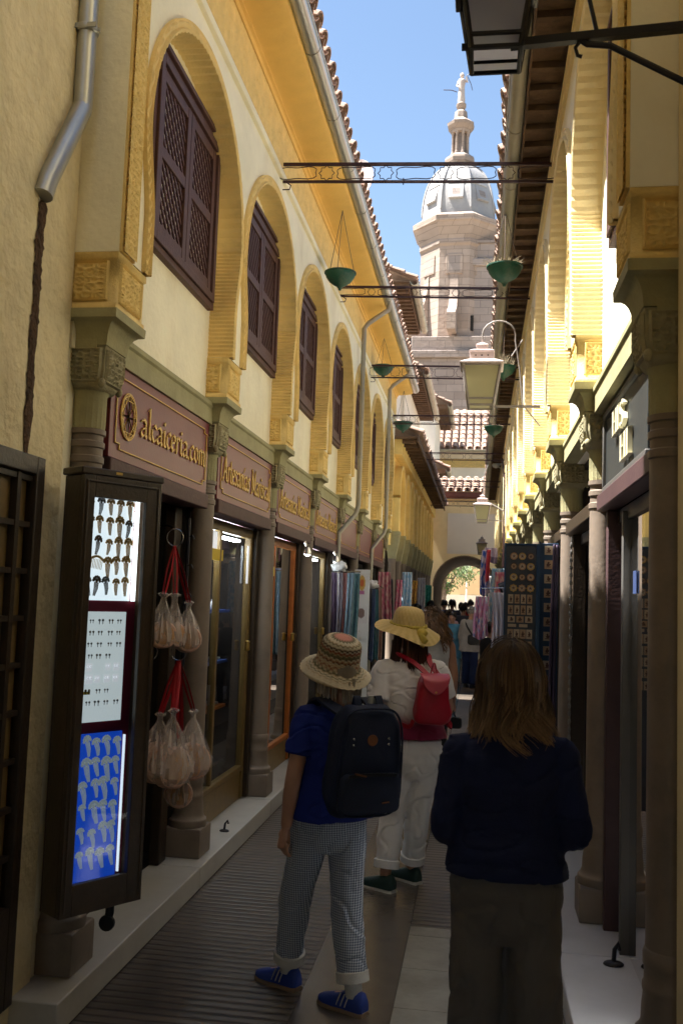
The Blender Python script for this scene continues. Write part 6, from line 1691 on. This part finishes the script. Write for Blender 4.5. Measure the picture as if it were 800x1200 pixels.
def rounded_slab(mb, c, right, up_, out, w, h, d, pw=.35, n=28, m=10, taper=1., fn=None):
    """soft bag body: superellipse outline, thick in the middle; right/up_/out are unit vectors"""
    rings = []
    for j in range(m + 1):
        t = j / m; o = (t - .5) * d; s = (1 - abs(2 * t - 1) ** 3.2 * .16)
        rg = []
        for k in range(n):
            a = 2 * PI * k / n; x = math.copysign(abs(math.cos(a)) ** pw, math.cos(a)); y = math.copysign(abs(math.sin(a)) ** pw, math.sin(a))
            ww = w / 2 * lerp(1, taper, (y + 1) / 2)
            p = c + right * x * ww * s + up_ * y * h / 2 * s + out * o
            rg.append(p + (fn(x, y, t) if fn else Vector()))
        rings.append(rg)
    mb.loft(rings)
def strap(mb, pts, w=.04, th=.008, side=None):
    p, r = smooth_path(pts, [1] * len(pts), 6)
    rings = []
    for i, q in enumerate(p):
        d = (p[min(i + 1, len(p) - 1)] - p[max(i - 1, 0)]).normalized(); s_ = Vector(side); s_ = (s_ - d * s_.dot(d)).normalized(); nn = d.cross(s_)
        rings.append([q - s_ * w / 2 - nn * th / 2, q + s_ * w / 2 - nn * th / 2, q + s_ * w / 2 + nn * th / 2, q - s_ * w / 2 + nn * th / 2])
    mb.loft(rings)
# navy backpack on her back
bo = V3(.50, -.86, 0).normalized(); br = V3(.86, .50, 0); U_ = V3(.04, .0, 1).normalized()
bc = V3(-.437, 3.735, 1.015)
bp = thing('backpack', 'navy square backpack with a round tan leather patch, on the back of the woman in the crocheted hat', 'backpack', tuple(bc - U_ * .2))
bp['label'] = 'navy square backpack with round tan leather patch, worn by the crocheted hat woman'
b = MB(); rounded_slab(b, bc, br, U_, bo, .315, .435, .16, .44, taper=.78, n=48, m=16, fn=lambda x, y, t: Vector((.010 * noise.noise((x * 2.2, y * 3, t * 3)), .014 * noise.noise((x * 2, y * 2.6, t * 2 + 5)), .012 * noise.noise((x * 2, y * 3, t)) - .012 * (1 - x * x) * (1 if y > 0 else 0) * (1 - t)))); b.build('pack_body', 'pack_navy', bp, angle=50)
b = MB(); rounded_slab(b, bc - U_ * .115 + bo * .078, br, U_, bo, .262, .155, .05, .28, taper=.96); pk = b.build('pocket', 'pack_navy', bp, angle=50)
for t_o, hh_ in ((.072, .205),):
    b = MB(); b.tube([bc + br * (.140 * math.copysign(abs(math.cos(a_ * PI / 24)) ** .46, math.cos(a_ * PI / 24)) * lerp(1.04, .86, (math.sin(a_ * PI / 24) + 1) / 2)) + U_ * (hh_ * math.copysign(abs(math.sin(a_ * PI / 24)) ** .46, math.sin(a_ * PI / 24))) + bo * t_o for a_ in range(48)], .0045, 6, closed=True); b.build('piping', 'pack_navy', bp)
b = MB(); strap(b, [bc - br * .10 - U_ * .045 + bo * .106, bc - U_ * .04 + bo * .108, bc + br * .10 - U_ * .045 + bo * .106], .012, .004, U_); b.build('zipper', 'black_plastic', pk)
b = MB(); M = Matrix.Translation(bc + U_ * .085 + bo * .0765) @ Vector((0, 0, 1)).rotation_difference(bo).to_matrix().to_4x4(); b.lathe([(.001, 0), (.021, 0), (.022, .002), (.020, .004), (.001, .004)], 22); b.xf(M); b.build('patch', 'leather_tan', bp)
b = MB(); b.bar(bc - br * .075 - U_ * .035 + bo * .106, bc - br * .03 - U_ * .045 + bo * .107, .012, .006); b.build('zip_pull', 'leather_tan', pk)
b = MB(); b.bar(bc + br * .045 - U_ * .15 + bo * .105, bc + br * .075 - U_ * .146 + bo * .105, .008, .004); b.build('label_tab', 'leather_tan', pk)
for sx in (-.078, .070):
    for dz in (.09, .068):
        b = MB(); b.ball(bc + br * sx + U_ * dz + bo * .076, .006, 8, 6); b.build('rivet', 'steel', bp)
for s_ in (-1, 1):
    b = MB(); strap(b, [bc + br * .05 * s_ + U_ * .19 + bo * .03, bc + br * .045 * s_ + U_ * .245 + bo * .0, bc + br * .04 * s_ + U_ * .20 - bo * .03], .028, .006, br) ; b.build('handle', 'pack_navy', bp)
for s_, nm_ in ((-1, 'L'), (1, 'R')):
    sh = base1 + J1['sh' + nm_]; inn = V3(-.555, 3.90, 1.2)
    top = lerp(inn, sh, .62) + V3(0, 0, .055)
    b = MB(); strap(b, [bc + br * .07 * s_ + U_ * .17 - bo * .07, top - f1 * .085 - V3(0, 0, .01), top, top + f1 * .09 - V3(0, 0, .06), sh * .4 + inn * .6 + f1 * .13 - V3(0, 0, .26)], .055, .012, l1); b.build('strap', 'pack_navy', bp)
b = MB(); b.lathe([(.001, 0), (.016, 0), (.016, .03), (.001, .032)], 12); b.xf(Matrix.Translation(bc + br * .03 + U_ * .215 - bo * .02)); b.build('buckle', 'pewter', bp)

# ---- the woman in the yellow straw hat
base2 = V3(-.39, 5.53, 0)
J2 = dict(pelvis=(-.355, 5.5, .80), waist=(-.358, 5.5, .95), chest=(-.37, 5.5, 1.13), neck=(-.38, 5.5, 1.315), head=(-.398, 5.52, 1.445),
  shL=(-.535, 5.45, 1.245), elL=(-.572, 5.40, 1.00), wrL=(-.50, 5.60, .94), shR=(-.235, 5.56, 1.245), elR=(-.17, 5.63, 1.02), wrR=(-.28, 5.80, 1.0),
  hipL=(-.435, 5.475, .755), hipR=(-.285, 5.53, .755), knL=(-.468, 5.52, .42), anL=(-.492, 5.46, .085), toeL=(-.66, 5.56, .03), knR=(-.325, 5.58, .42), anR=(-.358, 5.66, .085), toeR=(-.51, 5.78, .03))
J2 = {n: V3(*v) - base2 for n, v in J2.items()}
f2 = V3(-.30, .95, 0).normalized(); l2 = V3(f2.y, -f2.x, 0)
def ombre(v):
    t_ = sstep((1.03 + .02 * noise.noise((v.x * 9, v.y * 9, 0)) - v.z) / .10); return tuple(lerp(a, e, t_) for a, e in zip((.74, .71, .70), (.20, .010, .045)))
W2 = person('woman in a wide yellow straw hat, white and burgundy tee and white trousers', tuple(base2), J2, f2, l2, .96,
  dict(top='cloth_col', top_cols=ombre, sleeve=.72, sleeve_w=1.15, hem=.06, bottom='trouser_white', leg_len=.84, leg_w=1.16, cuff='trouser_white', shoe='shoe_green', sole='sole_white', girth=1.04, wr=.010, vox=.0075, skin='skin',
       hair=dict(n=380, len=.24, col=(.05, .022, .012), tip=(.09, .038, .02), wave=.02, seed=8, hat=1, cap=.97), loose=.012), head_dir=V3(-.42, .90, .03))
def floppy_hat(t, c, k):
    n, rings, cols = 90, [], []; y0, y1 = (.54, .38, .13), (.62, .45, .19)
    prof = [(.010, .115), (.045, .113), (.070, .104), (.082, .085), (.088, .06), (.093, .03), (.096, .0), (.100, -.006)] + [(.100 + .092 * j / 12, -.008 - .012 * (j / 12)) for j in range(1, 13)]
    for i, (r, z) in enumerate(prof):
        rg = []
        for q in range(n):
            a = 2 * PI * q / n
            droop = max(0, i - 7) / 12
            # brim: raised at the left, turned down at the back right
            dz = droop * (.022 * math.cos(a - 2.9) - .022 * max(0, math.cos(a + 1.2)) - .004 + .012 * math.sin(3 * a + .6)); rr_ = r * (1 - .08 * droop * max(0, math.cos(a + 1.2))) * (1 + .004 * math.sin(q * 2.1 + i))
            rg.append(c + Vector((rr_ * math.cos(a), rr_ * math.sin(a) * 1.03, z + dz)) * k); cols.append(y0 if (i + q // 2) % 2 else y1)
        rings.append(rg)
    rings.append([c + Vector((.09 * math.cos(2 * PI * q / n), .09 * math.sin(2 * PI * q / n), .02)) * k for q in range(n)]); cols += [y0] * n
    b = MB(); b.loft(rings); b.c = cols; tl = Matrix.Translation(c) @ Matrix.Rotation(R(6), 4, 'Y') @ Matrix.Rotation(R(6), 4, 'X') @ Matrix.Translation(-c); b.xf(tl); h = b.build('sun_hat', 'straw_col', t, angle=80)
    b = MB(); cb = []
    for q in range(0, 60):
        a = 2 * PI * q / 60; p = c + Vector((.101 * math.cos(a), .101 * math.sin(a), .012)) * k; b.ball(p, (.009, .009, .010), 7, 5)
    b.ball(c + Vector((.085, -.085, -.01)) * k, (.034, .03, .026), 14, 10); b.tube([c + Vector((.07, -.09, -.01)) * k, c + Vector((.11, -.12, -.05)) * k, c + Vector((.10, -.10, -.085)) * k], [.02, .024, .012], 8)
    b.v = [tuple(Vector(p) + Vector((1, 1, 1)) * .006 * noise.noise(Vector(p) * 60)) for p in b.v]
    b.xf(tl); b.c = [(.52, .39, .07)] * len(b.v); b.build('hat_band', 'straw_col', h, angle=80)
floppy_hat(W2, base2 + J2['head'] + V3(-.008, -.005, .040), 1.02)
rp = thing('backpack', 'red leather backpack with a glossy flap, worn by the woman in the yellow hat', 'backpack', (-.245, 5.36, .94))
ro = V3(.26, -.965, 0).normalized(); rr2 = V3(.965, .26, 0); rc = V3(-.245, 5.335, 1.095)
b = MB(); rounded_slab(b, rc, rr2, up2 := V3(.02, 0, 1).normalized(), ro, .225, .285, .11, .42, taper=.68, fn=lambda x, y, t: Vector((.010 * noise.noise((x * 2.5, y * 3, t * 2)), .010 * noise.noise((x * 3, y * 2, t + 4)), .008 * noise.noise((x * 2, y * 2, t + 9)))), m=16, n=44); b.build('pack_body', 'pack_red', rp, angle=60)
b = MB(); nu = 14
def flap(u, v):
    x = (u - .5) * (.165 - .02 * v); zz = .145 - .115 * v * (1 - .55 * (2 * u - 1) ** 2); o = .02 + .055 * math.sin(min(1, v * 2.2) * PI / 2) + .006 * math.sin(u * PI)
    return rc + rr2 * x + up2 * zz + ro * o
b.grid(flap, nu, 12); fo = b.build('flap', 'pack_flap', rp); so_ = fo.modifiers.new('Solidify', 'SOLIDIFY'); so_.thickness = .005
b = MB(); M = Matrix.Translation(rc + up2 * .045 + ro * .082) @ Vector((0, 0, 1)).rotation_difference(ro).to_matrix().to_4x4(); b.lathe([(.001, 0), (.006, 0), (.006, .003), (.001, .004)], 12); b.xf(M); b.build('snap', 'brass', rp)
for s_, nm_ in ((-1, 'L'), (1, 'R')):
    sh = base2 + J2['sh' + nm_]; inn = V3(-.375, 5.50, 1.29); top = lerp(inn, sh, .52) + V3(0, 0, .06)
    b = MB(); strap(b, [rc + rr2 * .03 * s_ + up2 * .13 - ro * .01, lerp(rc + up2 * .14, top, .55) + ro * .035, top - f2 * .075, top + V3(0, 0, .006), top + f2 * .09 - V3(0, 0, .07)], .030, .007, l2); b.build('strap', 'pack_red', rp)
    b = MB(); strap(b, [rc + rr2 * .10 * s_ - up2 * .12 - ro * .02, rc + rr2 * .125 * s_ - up2 * .16 + f2 * .05, sh + f2 * .02 - V3(0, 0, .25)], .022, .005, V3(0, 0, 1)); b.build('lower_strap', 'pack_red', rp)
b = MB(); strap(b, [rc - rr2 * .02 + up2 * .13, rc + up2 * .20, rc + rr2 * .02 + up2 * .13], .016, .006, ro); b.build('grab_loop', 'pack_red', rp)

# ---- the woman in the navy cardigan, nearest
base3 = V3(.10, 2.9, 0)
J3 = dict(pelvis=(.094, 2.9, .83), waist=(.096, 2.9, .98), chest=(.10, 2.9, 1.12), neck=(.104, 2.895, 1.285), head=(.103, 2.91, 1.405),
  shL=(-.045, 2.89, 1.205), elL=(-.085, 2.85, .985), wrL=(.0, 3.06, .955), shR=(.245, 2.89, 1.21), elR=(.29, 2.85, .99), wrR=(.205, 3.06, .96),
  hipL=(.012, 2.9, .79), hipR=(.178, 2.9, .79), knL=(.018, 2.92, .43), anL=(.02, 2.88, .085), toeL=(.01, 3.06, .03), knR=(.186, 2.91, .43), anR=(.19, 2.93, .085), toeR=(.20, 3.11, .03))
J3 = {n: V3(*v) - base3 for n, v in J3.items()}
W3 = person('nearest woman seen from behind, wavy brown hair, navy cardigan and brown trousers', tuple(base3), J3, V3(0, 1, 0), V3(1, 0, 0), .92,
  dict(top='navy_knit', sleeve=1.92, hem=.03, bottom='trouser_brown', leg_len=.98, leg_w=1.35, shoe='shoe_dark', sole='sole_gum', girth=.99, wr=.009, vox=.0075, loose=.014,
       hair=dict(n=3200, len=.232, col=(.085, .053, .033), tip=(.32, .21, .125), wave=.10, flare=1.6, seed=12, r=.0022, cap=1.03, per=24)))

# ---- the crowd
def crowd(label, x, y, h, yaw, look, walk=0., arms=('hang', 'hang'), lean=0., vox=.02):
    J, f, l, k = joints(h, yaw, walk, arms, lean); look.setdefault('wr', .006); look.setdefault('shoe', 'shoe_dark'); look.setdefault('sole', 'sole_gum')
    return person(label, (x, y, 0), J, f, l, k, look, vox, None)
HD = lambda col, ln=.14, n=140, **kw: dict(dict(n=n, len=ln, col=col, tip=tuple(c * 1.4 for c in col), wave=.012, r=.007, seed=int(abs(col[0]) * 900) + n), **kw)
cw = crowd('woman with bushy brown curls, sleeveless white top, dark scarf and black trousers', -.40, 8.1, 1.57, .12, dict(top=cmat((.50, .48, .47), 'top_white'), sleeve=0, hem=.02, bottom=cmat((.015, .015, .018), 'trouser_black'), leg_w=1.0, skin='skin_tan', vox=.012, hair=dict(n=900, len=.12, col=(.085, .042, .018), tip=(.20, .10, .045), curl=1., r=.0055, seed=5)), .5, ('bent', 'hang'))
b = MB(); strap(b, [V3(-.465, 8.04, 1.34), V3(-.485, 8.0, 1.36), V3(-.365, 7.97, 1.36), V3(-.335, 8.03, 1.33)], .06, .02, V3(0, 0, 1)); strap(b, [V3(-.475, 7.99, 1.36), V3(-.495, 7.97, 1.15), V3(-.49, 7.98, .93)], .075, .014, V3(1, 0, 0)); b.build('scarf', cmat((.035, .036, .04), 'scarf_dark'), cw)
b = MB(); wq = V3(-.40, 8.1, 0) + joints(1.57, .12, .5)[0]['wrR']; b.tube([wq + V3(0, 0, .035), wq + V3(0, 0, .02)], .031, 12); b.build('watch', 'steel', cw)
b = MB(); rounded_slab(b, wq + V3(.03, .02, -.18), V3(1, 0, 0), V3(0, 0, 1), V3(0, -1, 0), .10, .10, .05, .5); b.tube([wq + V3(0, 0, -.06), wq + V3(.01, 0, -.10), wq + V3(.03, .02, -.14)], .006, 6); single('camera_bag', b, 'black_plastic', 'small black bag dangling from the hand of the curly haired woman', 'bag')
crowd('woman in a blue tunic and long light blue skirt, head lowered, facing the camera', -.50, 18.4, 1.42, PI - .3, dict(top=cmat((.07, .22, .33), 'tunic_blue'), sleeve=1.8, hem=-.28, loose=.03, bottom=cmat((.20, .42, .55), 'skirt_blue'), skirt=True, hair=HD((.018, .015, .014), .12)), 0, ('front', 'front'))
mg = crowd('older man with grey hair, loose grey jacket and navy jeans, seen from behind', -.15, 18.1, 1.54, -.35, dict(top=cmat((.34, .31, .28), 'jacket_grey'), sleeve=1.9, hem=-.16, loose=.045, bottom=cmat((.012, .022, .07), 'jeans_navy'), leg_w=1.25, hair=HD((.24, .22, .20), .05, 160)), .4, ('hang', 'bent'), .06)
b = MB(); rounded_slab(b, V3(-.07, 17.9, .92), V3(.95, .3, 0), V3(0, 0, 1), V3(.3, -.95, 0), .26, .20, .12, .45); strap(b, [V3(-.11, 17.92, 1.0), V3(-.23, 18.0, 1.2), V3(-.21, 18.12, 1.34)], .03, .008, V3(1, 0, 0)); single('shoulder_bag', b, cmat((.03, .028, .026), 'bag_dark'), 'dark shoulder bag at the hip of the man in the grey jacket', 'bag')
crowd('woman in a black sleeveless top reaching for things at the right stall', .13, 13.4, 1.36, -.7, dict(top=cmat((.014, .013, .015), 'top_black'), sleeve=0, bottom=cmat((.02, .02, .03), 'trouser_dark'), skin='skin', hair=HD((.02, .013, .01), .16, 200)), 0, ('reach', 'bent'), .1)
CR = [('man in blue shirt at the back left of the crowd under the arch', -.92, 25.5, 1.64, .1, (.10, .18, .40), (.02, .02, .03), (.015, .012, .01)),
      ('dark haired man in black tee in the middle of the arch crowd', -.70, 25.0, 1.66, -.2, (.03, .03, .05), (.03, .03, .05), (.015, .012, .01)),
      ('woman in maroon top low in the arch crowd behind the curls', -.86, 18.6, 1.50, .3, (.09, .02, .03), (.02, .02, .03), (.03, .015, .01)),
      ('tall person in dark jacket just left of the man in grey', -.33, 20.6, 1.58, .0, (.05, .05, .06), (.02, .02, .03), (.02, .014, .01)),
      ('person in a bright red shirt in the arch crowd', -.235, 27.0, 1.68, .2, (.65, .04, .05), (.03, .04, .08), (.03, .02, .015)),
      ('person in dark clothes near the far left columns', -1.22, 24.0, 1.62, .1, (.02, .018, .02), (.02, .02, .02), (.02, .015, .01)),
      ('person with dark hair beside the far left columns, nearer the middle', -1.08, 21.5, 1.54, -.1, (.05, .03, .04), (.02, .02, .03), (.02, .012, .01)),
      ('person in a pale shirt deep in the arch crowd', -.52, 28.2, 1.58, .1, (.72, .70, .66), (.05, .06, .1), (.04, .025, .015)),
      ('person in a pinkish top between the tunic woman and the dark jacket', -.62, 20.2, 1.45, .2, (.55, .32, .30), (.03, .03, .05), (.10, .06, .03)),
      ('person in navy walking at the right edge of the arch', .0, 26.0, 1.62, -.1, (.05, .08, .2), (.02, .02, .03), (.03, .02, .015)),
      ('person with black hair close to the left wall, beyond the pink garment', -1.30, 20.0, 1.56, .0, (.03, .03, .035), (.02, .02, .02), (.012, .01, .01)),
      ('small person in a light blue top at the centre of the passage', -.42, 30.5, 1.60, .1, (.35, .46, .6), (.03, .03, .05), (.05, .03, .02))]
for i, (lb, x, y, h, yw, tc_, bc_, hc) in enumerate(CR):
    crowd(lb, x, y, h, yw, dict(top=cmat(tc_), sleeve=(.5, 1.8)[i % 2], bottom=cmat(bc_), hair=HD(hc, (.06, .16)[i % 2], 90)), .5 * (-1) ** i, (('hang', 'bent'), ('hang', 'hang'), ('front', 'bent'))[i % 3], 0, .026)
# ------------------------------------------------------------------ camera, light, world
cam = bpy.data.cameras.new('Camera'); co = bpy.data.objects.new('Camera', cam); COL.objects.link(co)
r_ = Vector((0.9889473121587496, 0.14421720965869253, 0.034418166892577526)); u_ = Vector((-0.0210371334746179, -0.0933020599562594, 0.9954155738298901)); f_ = Vector((-0.1467673423795488, 0.9851376157909001, 0.08923690472369038))
M = Matrix(((r_.x, u_.x, -f_.x, 0), (r_.y, u_.y, -f_.y, 0), (r_.z, u_.z, -f_.z, 1.65), (0, 0, 0, 1)))
co.matrix_world = M
cam.sensor_fit = 'VERTICAL'; cam.sensor_height = 24; cam.lens = 24 * 1100 / 1200
cam.clip_start = .05; cam.clip_end = 600
cam.dof.use_dof = True; cam.dof.focus_distance = 6.0; cam.dof.aperture_fstop = 4.5
scene.camera = co
EL, AZ = R(65), R(-3)      # sun from the left (-x), a little from the far side
d = Vector((-math.cos(EL) * math.cos(AZ), math.cos(EL) * math.sin(AZ), math.sin(EL)))
sl = bpy.data.lights.new('Sun', 'SUN'); sl.energy = 5.; sl.angle = R(.53); sl.color = (1., .97, .91)
so = bpy.data.objects.new('Sun', sl); COL.objects.link(so); so.rotation_euler = d.to_track_quat('Z', 'Y').to_euler(); so.location = (-10, 5, 30)
w = bpy.data.worlds.new('World'); scene.world = w; w.use_nodes = True
nt = w.node_tree; bg = nt.nodes['Background']; sk = nt.nodes.new('ShaderNodeTexSky'); sk.sky_type = 'NISHITA'; sk.sun_disc = False
sk.sun_elevation = EL; sk.sun_rotation = math.atan2(d.x, d.y)
sk.air_density = 1.2; sk.dust_density = .1; sk.ozone_density = .4
nt.links.new(sk.outputs[0], bg.inputs[0]); bg.inputs[1].default_value = .05
scene.view_settings.view_transform = 'Standard'; scene.view_settings.look = 'None'; scene.view_settings.exposure = 0; scene.view_settings.gamma = 1
scene.cycles.film_exposure = 4.5      # the photograph is exposed for the shaded lane
scene.cycles.max_bounces = 14; scene.cycles.diffuse_bounces = 8; scene.cycles.glossy_bounces = 4; scene.cycles.transparent_max_bounces = 16
scene.cycles.sample_clamp_indirect = 6
